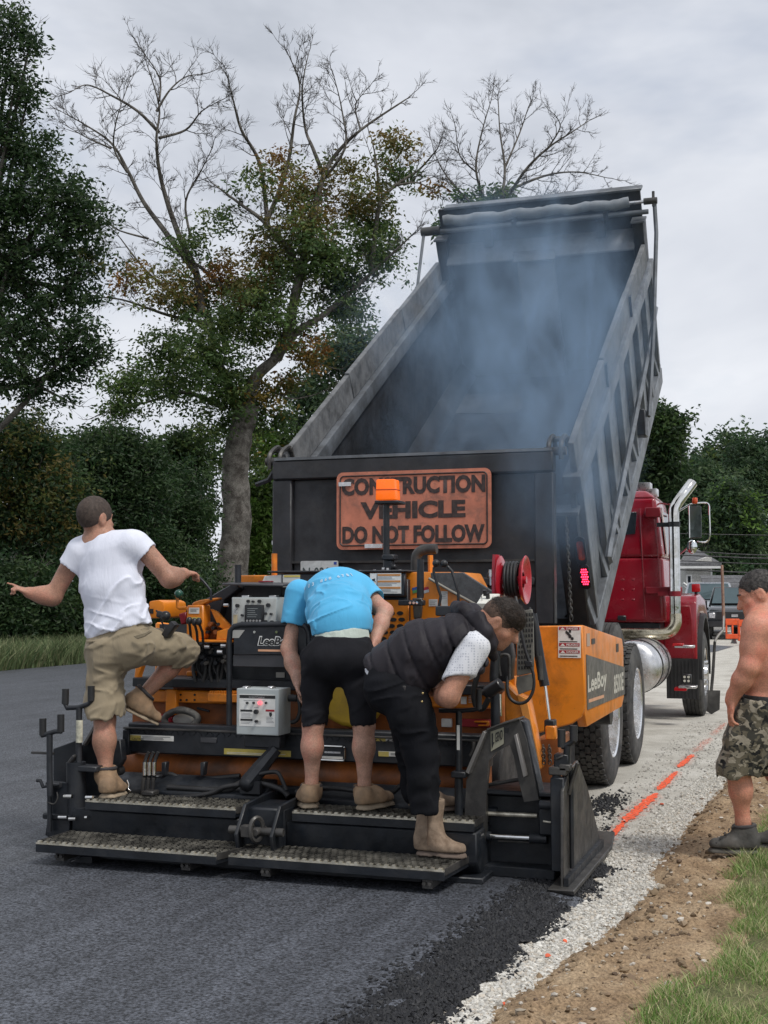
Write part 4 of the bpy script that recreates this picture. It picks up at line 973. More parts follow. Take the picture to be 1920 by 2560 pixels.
mb = MB(); mb.tube([PY(1645, 1258, CY+.5), PY(1690, 1262, CY-.1)], .012, 6); mb.build('roof_rod', m_chrome, lowc)
# exhaust
SX, SY_ = -1.60, 15.26
mb = MB(); z0 = PX(1690, 1560, SX).z; pts = [V(SX, SY_, 1.28), V(SX, SY_, 2.2), V(SX, SY_, 2.47), V(SX+.03, SY_+.03, 2.56), V(SX+.09, SY_+.08, 2.66), V(SX+.20, SY_+.20, 2.83)]
mb.tube(smooth_path(pts, 4), .063, 18); mb.build('exhaust_stack', m_chrome, truck, ang=60)
mb = MB(); mb.tube(smooth_path([V(SX, SY_, 1.285), V(SX, SY_-.01, 1.17), V(SX-.06, SY_-.03, 1.08), V(SX-.18, SY_-.06, 1.05), V(SX-.5, SY_-.1, 1.05), V(SX-.95, SY_-.1, 1.05)], 5), .068, 16); mb.build('exhaust_elbow', M('heat_tinted_steel', (.55, .50, .38), .25, metal=.9, var=.3, dirt=((.2, .15, .09), .6)), truck, ang=60)
for z in (2.33, 1.52):
    mb = MB(); mb.cyl(V(SX, SY_, z-.03), V(SX, SY_, z+.03), .072, n=20); mb.box(V(SX-.1, SY_+.03, z), (.2, .05, .05)); mb.build('stack_clamp', m_black if z > 2 else M('dark_red_bracket', (.22, .01, .02)), truck)
# hood, fender
FY = 15.95
mb = MB(); quadbox(mb, (1.0, [(-3.75, 16.9), (-1.95, 16.9), (-2.1, 18.6), (-3.6, 18.6)]), (1.75, [(-3.6, 16.9), (-2.1, 16.9), (-2.2, 18.4), (-3.5, 18.4)])); mb.build('hood', m_red, truck, bevel=.06, seg=3)
fz = PY(1745, 1485, FY).z
for s in (1, -1):
    fx = lambda x: x if s > 0 else -5.6-x
    mb = MB()
    prof = [(15.93, .70), (15.90, 1.2), (15.93, fz-.10), (16.03, fz-.02), (16.5, fz+.01), (17.2, fz-.06), (17.6, fz-.28), (17.75, .9), (17.62, .85), (17.35, 1.13), (16.9, 1.27), (16.45, 1.27), (16.08, 1.05), (16.0, .70)]
    mb.prism([V(fx(-1.42), y, z) for y, z in prof], (-.5*s, 0, 0)); fd = mb.build('fender', m_red, truck, bevel=.035, seg=3)
    mb = MB(); mb.prism([V(fx(-1.47), 15.915, .74), V(fx(-1.47), 15.895, 1.2), V(fx(-1.49), 15.905, fz-.14), V(fx(-1.80), 15.905, fz-.14), V(fx(-1.80), 15.915, .74)], (0, -.012, 0)); mb.build('fender_panel', M('deep_red_paint', (.25, .003, .012), .35, coat=.3), fd, bevel=.006)
    mb = MB(); ap = [V(fx(-1.37), 16.65+.64*math.cos(a), .58+.70*math.sin(a)) for a in [R(-8+196*k/20) for k in range(21)]]; ip = [V(fx(-1.37), 16.65+.585*math.cos(a), .58+.645*math.sin(a)) for a in [R(188-196*k/20) for k in range(21)]]
    vs = ap+ip[::-1]; n = len(ap); vs2 = [v+V(-.10*s, 0, 0) for v in vs]
    mb.add(vs+vs2, [f for k in range(n-1) for f in ((k, k+1, n+k+1, n+k), (2*n+k, 3*n+k, 3*n+k+1, 2*n+k+1), (k, 2*n+k, 2*n+k+1, k+1), (n+k, n+k+1, 3*n+k+1, 3*n+k))]); mb.build('fender_flare', m_rubber, fd, ang=60)
    mb = MB(); mb.boxb(min(fx(-1.78), fx(-1.40)), max(fx(-1.78), fx(-1.40)), 15.86, 15.885, .26, .74)
    for k in range(9): x = fx(-1.77+k*.043); mb.boxb(min(x, x+.012*s), max(x, x+.012*s), 15.852, 15.8595, .27, .72)
    mb.build('mud_flap', m_rubber, truck)
mb = MB(); c_ = PY(1740, 1470, 16.3); mb.box(c_, (.10, .08, .10)); sl = mb.build('turn_signal', m_redlens, truck, bevel=.012, seg=2); mb = MB(); mb.cyl(c_+V(0, 0, -.1), c_+V(0, 0, -.05), .02, n=8); mb.build('signal_stalk', m_black, sl)
# mirrors
mY = 16.2
a = PY(1738, 1305, mY); mb = MB(); mb.box(a, (.15, .06, .40)); mi = mb.build('door_mirror', m_blackp, truck, bevel=.02, seg=2)
mb = MB(); mb.boxb(a.x-.075, a.x+.075, a.y-.034, a.y-.0305, a.z-.19, a.z+.19); mb.build('mirror_glass', M('mirror_dark', (.12, .15, .15), .1, metal=.6), mi)
mb = MB(); mb.tube([a+V(-.068, -.05, -.2), a+V(-.068, -.05, .2)], .011, 6); mb.build('mirror_trim', m_chrome, mi)
mb = MB(); mb.tube(smooth_path([a+V(-.06, 0, .22), a+V(.06, 0, .235), a+V(.16, 0, .22), a+V(.17, 0, .1), a+V(.17, 0, -.18), a+V(.12, 0, -.25), a+V(.02, 0, -.24)], 4), .012, 6); mb.tube([a+V(-.06, 0, .22), V(-1.76, 16.4, 2.5)], .012, 6); mb.tube([a+V(0, 0, -.24), V(-1.76, 16.5, 1.95)], .012, 6); mb.build('mirror_bracket', m_chrome, mi)
mb = MB(); mb.cyl(a+V(.0, 0, .225), a+V(0, 0, .30), .035, n=10); mb.build('mirror_marker_lamp', m_orangelens, mi, bevel=.006)
c_ = PY(1730, 1367, mY-.1); mb = MB(); mb.sphere(c_, .075, 20, 12, (.85, .32, 1.15)); mb.build('round_mirror', m_mirror, mi)
# fuel tank with straps, side bracket, work lamp
tc_ = V(-1.93, 13.9, .72); mb = MB(); mb.lathe([(-.0, .001), (.006, .18), (.03, .26), (.07, .29), (1.25, .29), (1.29, .26), (1.31, .001)], tc_, (0, 1, 0), 36); ft = mb.build('fuel_tank', m_alu, truck, ang=50)
for y in (.35, .95):
    mb = MB(); mb.lathe([(y, .291), (y, .299), (y+.055, .299), (y+.055, .291)], tc_, (0, 1, 0), 36); mb.build('tank_strap', m_rubber, ft)
mb = MB(); mb.boxb(-2.1, -1.97, 13.35, 13.75, .42, 1.0); mb.build('perforated_plate', m_greysteel if False else m_alu, truck, bevel=.01)
for p, mt, sz in (((1712, 1616), m_alu, (.22, .16, .03)), ((1696, 1612), m_redlens, (.12, .16, .035)), ((1720, 1717), m_alu, (.2, .2, .03)), ((1703, 1722), m_redlens, (.14, .2, .035))):
    mb = MB(); mb.box(PY(*p, 15.2), sz); mb.build('cab_step', mt, truck, bevel=.005)
c_ = PY(1717, 1697, 15.1); mb = MB(); mb.box(c_, (.11, .05, .11)); wl_ = mb.build('work_lamp', m_blackp, truck, bevel=.01)
for dx in (-.022, .022):
    for dz in (-.022, .022): mb = MB(); mb.cyl(c_+V(dx, -.026, dz), c_+V(dx, -.030, dz), .015, n=10); mb.build('led', M('clear_led', (.6, .58, .5), .3), wl_)
# ------------------------------------------------------------------ asphalt paver
pav = thing('asphalt_paver', (-2.87, 7.5, 0), 'orange and black asphalt paver with wide stepped screed laying the mat', 'paver')
def PB(name, x0, y0, x1, y1, Y, dY, mat, parent=None, bevel=.006, seg=1):
    """block whose camera-side face fills the pixel rectangle on plane Y, dY deep"""
    a, b = PY(x0, y0, Y), PY(x1, y1, Y); c, d = PY(x0, y1, Y), PY(x1, y0, Y)
    xl, xr = (a.x+c.x)/2, (b.x+d.x)/2; zt, zb = (a.z+d.z)/2, (b.z+c.z)/2
    mb = MB(); mb.boxb(xl, xr, Y, Y+dY, zb, zt); return mb.build(name, mat, parent or pav, bevel=bevel, seg=seg)
def PP(name, pix, Y, dY, mat, parent=None, bevel=.005, seg=1):
    mb = MB(); mb.prism([PY(x, y, Y) for x, y in pix], (0, dY, 0)); return mb.build(name, mat, parent or pav, bevel=bevel, seg=seg)
def PT(name, pix, Y, r, mat, parent=None, n=8, sm=0, dY=None):
    pts = [PY(p[0], p[1], p[2] if len(p) > 2 else Y) for p in pix]
    if sm: pts = smooth_path(pts, sm)
    mb = MB(); mb.tube(pts, r, n); return mb.build(name, mat, parent or pav, fix=False, ang=60)
def PC(name, x, y, Y, r, L, mat, parent=None, n=14, axis=(0, -1, 0), r1=None):
    c = PY(x, y, Y); ax = Vector(axis); mb = MB(); mb.cyl(c, c+ax*L, r, r1, n); return mb.build(name, mat, parent or pav, bevel=.0)
def lines(name, x0, x1, z1, dz, n, Y, mat, parent, h=.004, jag=True, seed=1):
    g_ = random.Random(seed); mb = MB()
    for i in range(n):
        z = z1-i*dz; e_ = x1-(g_.uniform(0, .35)*(x1-x0) if jag else 0); mb.boxb(x0, e_, Y-.0012, Y, z-h, z)
    return mb.build(name, mat, parent, smooth=False)

# ---- screed walkways: bar grating with a bright worn nosing
def grating(name, x0, x1, y0, y1, z, cut_l=0.0, cut_r=0.0, rows=8, pitch=.038):
    mb = MB(); dy = (y1-y0)/rows
    for r_ in range(rows+1):
        y = y0+.012+r_*(dy-.0028); t = r_/rows; a, b = x0+cut_l*t, x1+cut_r*t; n = int((b-a)/pitch)*2; am = dy*.46; pts = []
        for i in range(n+1): pts.append((a+(b-a)*i/n, y+am*(1 if (i+r_) % 2 else -1)*.5))
        vs, fs = [], []
        for (x, yy) in pts: vs += [(x, yy-.0026, z), (x, yy+.0026, z), (x, yy-.0026, z-.022), (x, yy+.0026, z-.022)]
        for i in range(n): o = 4*i; fs += [(o, o+4, o+5, o+1), (o, o+2, o+6, o+4), (o+1, o+5, o+7, o+3)]
        mb.add(vs, fs)
    g_ = mb.build(name, m_grate, pav, fix=False, smooth=False)
    mb = MB(); mb.add([(x0, y0-.003, z-.05), (x1, y0-.003, z-.05), (x1+cut_r, y1, z-.05), (x0+cut_l, y1, z-.05), (x0, y0-.003, z-.027), (x1, y0-.003, z-.027), (x1+cut_r, y1, z-.027), (x0+cut_l, y1, z-.027)], [(0,3,2,1),(4,5,6,7),(0,1,5,4),(1,2,6,5),(2,3,7,6),(3,0,4,7)])
    mb.build('tread_pan', m_screed, g_)
    mb = MB(); mb.boxb(x0-.002, x1+.002, y0-.008, y0-.0035, z-.055, z-.014); mb.build('nosing', m_screed, g_, bevel=.002)
    mb = MB(); n = int((x1-x0)/pitch)
    mb.boxb(x0, x1, y0-.0085, y0+.004, z-.0125, z-.004)
    for i in range(n): x = x0+(x1-x0)*(i+.25)/n; mb.boxb(x, x+pitch*.5, y0-.0085, y0+.012, z-.0035, z+.004)
    mb.build('worn_edge', m_gratehi, g_, smooth=False)
    for (a, b) in (((x0, y0), (x0+cut_l, y1)), ((x1, y0), (x1+cut_r, y1))):
        mb = MB(); mb.prism([V(a[0], a[1], z-.03), V(a[0], a[1], z+.003), V(b[0], b[1], z+.003), V(b[0], b[1], z-.03)], (.005, 0, 0)); mb.build('edge_plate', m_greysteel, g_)
    return g_
ZS, ZU = .17, .35
yl = 5.99
ga = grating('walkway_grating', -4.00, -2.935, yl, 6.33, ZS, 0, .10)
gb_ = grating('walkway_grating', -2.875, -1.735, yl+.02, 6.36, ZS, .055, .03)
for x in (-3.9, -3.15, -2.7, -1.85):
    mb = MB(); mb.boxb(x, x+.05, yl+.03, 6.36, ZS-.10, ZS-.056); mb.cyl((x+.012, yl+.028, ZS-.075), (x+.012, yl+.012, ZS-.075), .009, n=8); mb.cyl((x+.04, yl+.028, ZS-.075), (x+.04, yl+.012, ZS-.075), .009, n=8); mb.build('walkway_bracket', m_greysteel, pav)
grating('upper_step_grating', -3.90, -2.98, 6.31, 6.60, ZU, 0, .09, rows=6)
grating('upper_step_grating', -2.66, -1.67, 6.33, 6.62, ZU, 0, 0, rows=6)
# screed body under the steps
for x0, x1 in ((-4.0, -2.93), (-2.70, -1.66)):
    mb = MB(); mb.prism([V(x0, 6.36, .115), V(x0, 6.335, ZS-.03), V(x0, 6.33, ZU-.06), V(x0, 6.66, ZU-.06), V(x0, 6.9, .24), V(x0, 6.9, .075), V(x0, 6.43, .052)], (x1-x0, 0, 0)); mb.build('screed_body', m_screed, pav, bevel=.008)
mb = MB(); mb.boxb(-4.02, -1.62, 6.30, 6.95, MAT_Z-.002, .075); mb.build('screed_plate', m_screed, pav, bevel=.006)
mb = MB(); mb.boxb(-3.78, -1.9, 6.18, 6.30, .055, .10); mb.build('screed_heel', m_screed, pav, bevel=.008)
for x0, x1 in ((-3.98, -2.95), (-2.70, -1.62)):
    mb = MB(); mb.prism([V(x0, 6.60, ZU-.02), V(x0, 6.60, ZU+.02), V(x0, 6.74, ZU+.09), V(x0, 6.80, ZU+.09), V(x0, 6.80, ZU-.06)], (x1-x0, 0, 0)); mb.build('screed_deck', m_screed, pav, bevel=.006)
# crown crank between the halves
for x in (-2.92, -2.72):
    mb = MB(); mb.prism([V(x, 6.20, .10), V(x, 6.16, .24), V(x, 6.27, .38), V(x, 6.65, .40), V(x, 6.65, .08)], (.018, 0, 0)); mb.build('crown_side_plate', m_screed, pav, bevel=.003)
mb = MB(); mb.cyl((-2.97, 6.21, .255), (-2.66, 6.21, .255), .022, n=12); mb.cyl((-2.80, 6.16, .255), (-2.80, 6.28, .255), .02, n=10); mb.box((-2.86, 6.2, .255), (.06, .05, .06)); mb.build('crown_turnbuckle', m_greysteel, pav, bevel=.003)
mb = MB(); mb.tube([V(-2.80+.02*math.cos(t), 6.18+.035*math.cos(t), .27+.06*math.sin(t)) for t in [6.283*k/20 for k in range(20)]], .012, 6, closed=True); mb.build('chain_wheel', m_greysteel, pav, fix=False)
mb = MB(); mb.boxb(-2.93, -2.70, 6.30, 6.6, .10, .36); mb.build('crown_housing', m_screed, pav, bevel=.01)
# deck clutter behind the upper step
PB('screed_beam', 180, 1962, 1165, 1985, 6.85, .10, m_screed, bevel=.01)
PT('hydraulic_hose', [(420, 1968), (560, 1975), (600, 1958), (640, 1955), (700, 1972), (720, 1990)], 6.62, .017, m_rubber, sm=5)
PT('hydraulic_hose', [(300, 1990), (420, 1995), (520, 1985), (560, 1968), (600, 1962)], 6.6, .014, m_rubber, sm=5)
PT('hydraulic_hose', [(740, 1980), (830, 1970), (960, 1985), (1000, 1965)], 6.62, .014, m_rubber, sm=5)
PT('hydraulic_hose', [(330, 1940), (420, 1935), (470, 1950), (600, 1940)], 6.75, .015, m_rubber, sm=5)
for i, x in enumerate((362, 374, 386)):
    PT('hose_drop', [(x+10, 1880), (x+2, 1900), (x, 1930), (x, 1950)], 6.62, .011, m_rubber, sm=4); PT('hose_ferrule', [(x, 1905), (x, 1938)], 6.60, .013, m_chrome); PT('hose_pipe', [(x-2, 1945), (x-6, 1985)], 6.58, .011, m_greysteel)
PB('pipe_clamp', 355, 1938, 395, 1944, 6.6, .06, m_black)
PB('pipe_foot', 352, 1978, 382, 1990, 6.5, .08, m_greysteel)
for x0 in (403, 500): PP('lug_bracket', [(x0, 1906), (x0+12, 1906), (x0+10, 1920), (x0+8, 1940), (x0, 1940)], 6.7, .05, m_black)
PC('hose_end', 302, 1925, 6.7, .03, .06, m_rubber); PT('bent_hook', [(318, 1950), (322, 1960), (320, 1972), (328, 1978)], 6.6, .006, m_chrome)
# leaning linkage arm
mb = MB(); a, b = PY(690, 1872, 6.68), PY(620, 1958, 6.6); mb.tube([a, a.lerp(b, .5), b], [.035, .045, .05], 8); mb.sphere(b, .05, 12, 8); mb.box(b+V(.02, .03, -.02), (.12, .1, .07)); mb.build('depth_arm', m_black, pav, fix=False)
PT('hydraulic_hose', [(650, 1935), (690, 1930), (705, 1950), (715, 1975)], 6.6, .012, m_rubber, sm=4)
# orange auger cover, a long rounded drum
mb = MB(); ca = PY(288, 1928, 6.98); cb = PY(1230, 1940, 6.98); zc = (ca.z+cb.z)/2; prof = [V(ca.x, 6.98+.11*math.sin(a_)*-1, zc+.105*math.cos(a_)) for a_ in [R(0+180*k/12) for k in range(13)]]
mb.prism(prof, (cb.x-ca.x, 0, 0)); mb.build('auger_cover', m_orange_dirty, pav, ang=50)
# rear walk beam with chequer plate
PB('rear_beam', 318, 1822, 1222, 1900, 6.80, .10, m_black, bevel=.008)
PB('beam_end_block', 305, 1824, 322, 1888, 6.78, .14, m_black)
mb = MB(); a, b = PY(308, 1817, 6.79), PY(1222, 1830, 6.79); mb.boxb(a.x, b.x, 6.785, 7.02, a.z-.012, a.z); mb.build('deck_edge', m_greysteel, pav, bevel=.003)
mb = MB(); za = a.z
for i in range(60):
    x = a.x+(b.x-a.x)*(i+.5)/60; s = 1 if i % 2 else -1; mb.box(V(x, 6.797, za-.026), (.026, .006, .007), Matrix.Rotation(R(40*s), 3, 'Y'))
mb.build('chequer_lugs', m_black, pav, smooth=False)
st = PB('caution_label', 317, 1838, 434, 1851, 6.796, .002, m_whitelbl, bevel=0); PB('caution_panel', 317, 1838, 352, 1851, 6.7945, .001, m_yellowlbl, st, bevel=0)
q = PY(319, 1849, 6.7935); ribbon_text('CAUTION', V(q.x+.03, 6.794, q.z), (1, 0, 0), (0, 0, 1), .014, m_darklbl, st, width=.075, bold=.01)
lines('print_lines', PY(355, 1840, 6.79).x, PY(428, 1840, 6.79).x, PY(355, 1841, 6.79).z, .007, 3, 6.796, m_darklbl, st, .002)
PB('recessed_handle', 501, 1844, 541, 1857, 6.792, .004, M('dark_grey_panel', (.05, .05, .055), .45), bevel=.003)
lb = PB('warning_label', 560, 1874, 727, 1889, 6.796, .002, m_yellowlbl, bevel=0)
lines('print_lines', PY(566, 1878, 6.79).x, PY(720, 1878, 6.79).x, PY(566, 1880, 6.79).z, .008, 2, 6.796, m_whitelbl, lb, .003)
for (x0, y0, x1, y1) in ((938, 1842, 1012, 1853), (946, 1879, 1012, 1891)):
    lb = PB('warning_label', x0, y0, x1, y1, 6.796, .002, m_whitelbl, bevel=0); PB('label_panel', x0, y0, x0+26, y1, 6.7945, .001, m_yellowlbl, lb, bevel=0)
    lines('print_lines', PY(x0+30, y0, 6.79).x, PY(x1-4, y0, 6.79).x, PY(x0, y0+3, 6.79).z, .007, 2, 6.796, m_darklbl, lb, .002)
# bright framed plate on the beam
x0, x1, z1, z0 = PY(798, 1866, 6.78).x, PY(863, 1866, 6.78).x, PY(830, 1866, 6.78).z, PY(830, 1901, 6.78).z
mb, pts = rr_panel(x0, x1, z0, z1, .016, 6.785, .008); pn = mb.build('name_plate', m_black, pav); mb = MB(); mb.tube([p+V(0, -.004, 0) for p in pts], .006, 6, closed=True); mb.build('plate_rim', m_chrome, pn, fix=False)
lines('print_lines', x0+.015, x1-.015, z0+.022, .02, 1, 6.785, m_whitelbl, pn, .014, False)
lines('print_lines', x0+.03, x1-.03, (z0+z1)/2+.01, .02, 1, 6.785, m_alu, pn, .01, False)

# ---- rear wall of the tractor
PB('tractor_wall', 330, 1752, 1230, 1830, 7.16, .06, m_orange_dirty, bevel=.006)
PB('cross_beam', 335, 1726, 575, 1757, 7.08, .09, m_orange, bevel=.008)
PB('cross_beam', 1020, 1735, 1235, 1770, 7.08, .09, m_orange, bevel=.008)
for x, y in ((452, 1737), (452, 1750), (467, 1750), (487, 1737), (487, 1750)): PC('bolt_hole', x, y, 7.078, .007, .004, m_darklbl, n=8)
tread = PB('serrated_step', 518, 1734, 605, 1756, 7.0, .08, m_orange, bevel=.005)
for i in range(13):
    mb = MB(); q = PY(524+i*6, 1733, 7.0); mb.box(V(q.x, 7.03, q.z+.006), (.008, .05, .014)); mb.build('step_tooth', m_orange, tread)
PB('beam_leg', 413, 1724, 440, 1787, 7.04, .04, m_orange, bevel=.006)
PB('red_reservoir', 372, 1785, 430, 1806, 7.1, .05, m_reelred, bevel=.006)
mb = MB(); c = PY(459, 1800, 7.1); mb.sphere(c, .075, 16, 10, (1, .25, .55)); mb.build('inspection_cover', M('pale_grey_metal', (.42, .41, .38), .5), pav)
PT('corrugated_hose', [(415, 1812), (412, 1795), (430, 1780), (455, 1775), (485, 1785), (495, 1800), (480, 1815)], 7.05, .022, M('grey_dusty_hose', (.07, .068, .065), .7, dirt=((.2, .19, .17), .7), dscale=20), sm=6)
PT('loose_pin', [(493, 1770), (523, 1778)], 7.1, .008, m_black)
PB('deck_plate', 330, 1703, 1230, 1727, 7.02, .45, m_screed, bevel=.006)
# right part of the wall: red and pale reflectors, latch
PB('red_reflector', 1150, 1798, 1225, 1818, 7.13, .02, m_redlbl, bevel=.003); PB('pale_reflector', 1103, 1797, 1129, 1818, 7.13, .02, m_whitelbl, bevel=.003)
PP('latch', [(1185, 1802), (1222, 1802), (1222, 1816), (1194, 1816), (1194, 1812), (1216, 1812), (1216, 1807), (1185, 1807)], 7.11, .02, m_orange)
PB('white_data_label', 1152, 1742, 1166, 1760, 7.06, .01, m_whitelbl, bevel=0)
lines('print_lines', PY(1170, 1740, 7.06).x, PY(1186, 1740, 7.06).x, PY(1170, 1740, 7.06).z, .009, 5, 7.075, m_whitelbl, pav, .003)

# ---- guard frame with name panel
fr = PT('guard_frame', [(573, 1885), (573, 1600), (576, 1578), (586, 1566), (604, 1562), (750, 1560), (764, 1566), (772, 1580), (774, 1600), (774, 1885)], 6.84, .017, m_black, n=10)
pnl = PP('name_panel', [(584, 1571), (600, 1566), (752, 1564), (766, 1575), (766, 1635), (584, 1637)], 6.835, .012, m_black, fr, bevel=.002)
PB('lower_panel', 582, 1638, 766, 1668, 6.845, .012, M('dark_grey_panel', (.05, .05, .055)), fr, bevel=.003)
for x in (637, 692): PC('bolt', x, 1580, 6.833, .008, .006, m_chrome, pnl, n=8)
PP('cut_corner', [(582, 1575), (612, 1575), (597, 1595), (581, 1595)], 6.832, .003, M('pale_grey_metal', (.42, .41, .38)), pnl, bevel=0)
q = PY(643, 1621, 6.83); w_ = PY(733, 1621, 6.83).x-q.x
ribbon_text('LeeBoy', V(q.x, 6.834, q.z), (1, 0, 0), (0, 0, 1), .072, m_whitelbl, pnl, width=w_, bold=.075, shear=.22, extrude=.0012)
ribbon_text('LeeBoy', V(q.x+.006, 6.834, q.z+.004), (1, 0, 0), (0, 0, 1), .062, m_darklbl, pnl, width=w_-.012, bold=.022, shear=.22, extrude=.0025)
PB('orange_underline', 645, 1624, 733, 1629, 6.8325, .001, M('peach_line', (.72, .38, .22), .5), pnl, bevel=0)
# ---- lower grey junction box
def enclosure(name, x0, y0, x1, y1, Y, dY, mat):
    o = PB(name, x0, y0, x1, y1, Y, dY, mat, bevel=.006, seg=2); return o
gx = enclosure('junction_box', 591, 1722, 697, 1838, 6.60, .17, m_greybox)
PB('door_seam', 593, 1724, 695, 1836, 6.597, .002, m_greybox, gx, bevel=.0008)
for x in (617, 679):
    mb = MB(); q = PY(x, 1719, 6.66); mb.box(q, (.035, .05, .018)); mb.box(q+V(.01, -.03, -.004), (.02, .03, .02)); mb.build('box_latch', m_alu, gx, bevel=.004)
fp = PB('control_label', 598, 1736, 688, 1816, 6.5955, .001, m_whitelbl, gx, bevel=0)
def lab(x0, y0, x1, y1, mat, Y=6.5945): return PB('printed_field', x0, y0, x1, y1, Y, .001, mat, fp, bevel=0)
lab(599, 1738, 688, 1746, m_darklbl); lab(601, 1774, 631, 1779, m_darklbl); lab(601, 1797, 631, 1802, m_darklbl); lab(664, 1774, 686, 1779, m_redlbl)
m_greyprint = M('grey_print', (.35, .35, .35), .5)
for (xa_, xb_, y, n_) in ((602, 630, 1782, 4), (602, 630, 1804, 2), (665, 685, 1792, 5), (640, 655, 1802, 3), (634, 650, 1768, 1), (608, 670, 1750, 1)):
    lines('print_lines', PY(xa_, y, 6.59).x, PY(xb_, y, 6.59).x, PY(xa_, y, 6.59).z, .0075, n_, 6.5955, m_greyprint, fp, .0025, True, y)
PP('hand_pictogram', [(673, 1781), (679, 1781), (680, 1788), (676, 1793), (673, 1788)], 6.5945, .001, m_darklbl, fp, bevel=0)
q = PY(622, 1744.5, 6.594); ribbon_text('Screed Control', V(q.x, 6.5945, q.z), (1, 0, 0), (0, 0, 1), .011, m_greyprint, fp, bold=.01)
for x, m_ in ((619, m_blackp), (635, m_blackp), (650, None), (666, m_blackp)):
    if m_ is None:
        PC('red_indicator', x, 1757, 6.594, .009, .008, M('lit_red_indicator', (1, .05, .08), .3, emit=((1, .06, .08), 2.5)), gx)
    else: PC('toggle', x, 1757, 6.594, .0065, .012, m_, gx)
PC('knob', 642, 1779, 6.594, .0125, .02, m_blackp, gx); PC('knob', 642, 1803, 6.594, .008, .016, m_blackp, gx)
PT('box_cable', [(728, 1740, 6.7), (745, 1748, 6.7), (750, 1775, 6.7), (742, 1800, 6.7), (728, 1806, 6.7)], 6.7, .012, m_rubber, sm=5)
c = PY(722, 1745, 6.7); mb = MB(); mb.cyl(c, c+V(.05, 0, 0), .02, n=10); mb.build('cable_gland', m_rubber, gx)
c = PY(712, 1782, 6.66); PB('box_foot', 610, 1838, 700, 1870, 6.66, .08, m_black)
# ---- upper operator console
cn = enclosure('operator_console', 579, 1493, 692, 1571, 6.96, .17, m_greybox)
PB('face_plate', 582, 1496, 690, 1570, 6.957, .002, M('pale_console_face', (.55, .56, .53), .45, dirt=((.35, .34, .3), .5), dscale=9), cn, bevel=.001)
sc_ = PB('display', 611, 1512, 659, 1558, 6.945, .012, m_blackp, cn, bevel=.006, seg=2)
PB('screen', 616, 1517, 654, 1547, 6.9435, .001, M('unlit_screen', (.035, .04, .045), .15), sc_, bevel=0)
lines('print_lines', PY(618, 1520, 6.94).x, PY(645, 1520, 6.94).x, PY(618, 1521, 6.94).z, .012, 5, 6.9435, M('screen_text', (.28, .30, .30), .3), sc_, .003)
for i in range(5): PC('display_button', 618+i*8, 1552, 6.9445, .007, .004, m_greyprint, sc_, n=8)
for x, y, r_ in ((595, 1514, .011), (622, 1503, .009), (634, 1504, .007), (650, 1503, .010), (672, 1513, .012), (607, 1538, .007), (665, 1534, .008), (679, 1535, .007), (607, 1556, .006), (665, 1554, .010), (681, 1555, .010)):
    PC('switch', x, y, 6.956, r_, .018, m_blackp, cn, n=10)
PT('ignition_key', [(592, 1520), (588, 1526)], 6.94, .005, m_alu, cn); mb = MB(); q = PY(589, 1530, 6.94); mb.tube([q+V(.012*math.cos(t), 0, .012*math.sin(t)) for t in [6.283*k/10 for k in range(10)]], .0025, 5, closed=True); mb.build('key_ring', m_alu, cn, fix=False)
PB('key_tag', 583, 1537, 593, 1560, 6.945, .003, M('manila_tag', (.55, .45, .28), .7), cn, bevel=.001)
for x in (604, 672): PB('console_latch', x, 1488, x+18, 1494, 6.97, .05, m_alu, cn, bevel=.003)
PC('side_bolt', 571, 1513, 7.0, .010, .03, m_alu, cn, axis=(-1, 0, 0))

# ---- left control station: orange pedestal, levers, joystick
PP('control_pedestal', [(466, 1513), (508, 1512), (509, 1560), (505, 1592), (500, 1602), (465, 1602)], 6.98, .10, m_orange, bevel=.008)
pl1 = PB('white_data_label', 472, 1519, 498, 1534, 6.977, .002, m_whitelbl, bevel=0); lines('print_lines', PY(475, 1521, 6.97).x, PY(496, 1521, 6.97).x, PY(475, 1522, 6.97).z, .007, 3, 6.977, m_darklbl, pl1, .002)
PB('yellow_data_label', 468, 1543, 501, 1550, 6.977, .002, m_yellowlbl, bevel=0)
PP('pedestal_arm', [(500, 1500), (526, 1496), (545, 1494), (545, 1499), (522, 1504), (500, 1514), (478, 1513), (482, 1506)], 6.99, .06, m_orange, bevel=.005)
PP('pedestal_brace', [(525, 1522), (540, 1528), (580, 1570), (560, 1575), (545, 1566)], 7.02, .03, m_orange, bevel=.004)
PP('side_tray', [(542, 1578), (578, 1568), (578, 1585), (570, 1600), (540, 1601)], 6.97, .12, m_orange, bevel=.004)
PB('tray_floor', 480, 1600, 576, 1606, 6.95, .14, m_orange, bevel=.003)
PB('tray_back', 505, 1560, 570, 1600, 7.09, .02, m_orange_dirty, bevel=.003)
for i in range(7): PC('control_fitting', 512+i*7, 1560+(i % 3)*10, 7.06, .010+.004*(i % 2), .05, m_orange_dirty if i % 2 else m_black, n=8)
for (xa_, xb_, ya_) in ((473, 478, 1555), (486, 494, 1558), (497, 508, 1557)):
    lv = PT('control_lever', [(xb_, 1606, 6.93), (xb_-2, 1580, 6.90), (xa_, ya_, 6.86)], 6.9, .0085, m_blackp); mb = MB(); mb.sphere(PY(xa_, ya_-3, 6.855), .021, 12, 8, (.9, .9, 1.15)); mb.build('lever_knob', m_blackp, lv)
jt = PT('joystick', [(443, 1490), (444, 1518), (448, 1521), (466, 1520)], 6.97, .0095, m_orange); mb = MB(); mb.sphere(PY(447, 1485, 6.97), .027, 14, 10); mb.build('joystick_ball', M('dark_green_ball', (.02, .09, .06), .25), jt)
PP('red_cover', [(446, 1535), (464, 1530), (464, 1558), (452, 1562)], 7.05, .08, M('dark_red_bracket', (.22, .01, .02)), bevel=.005)
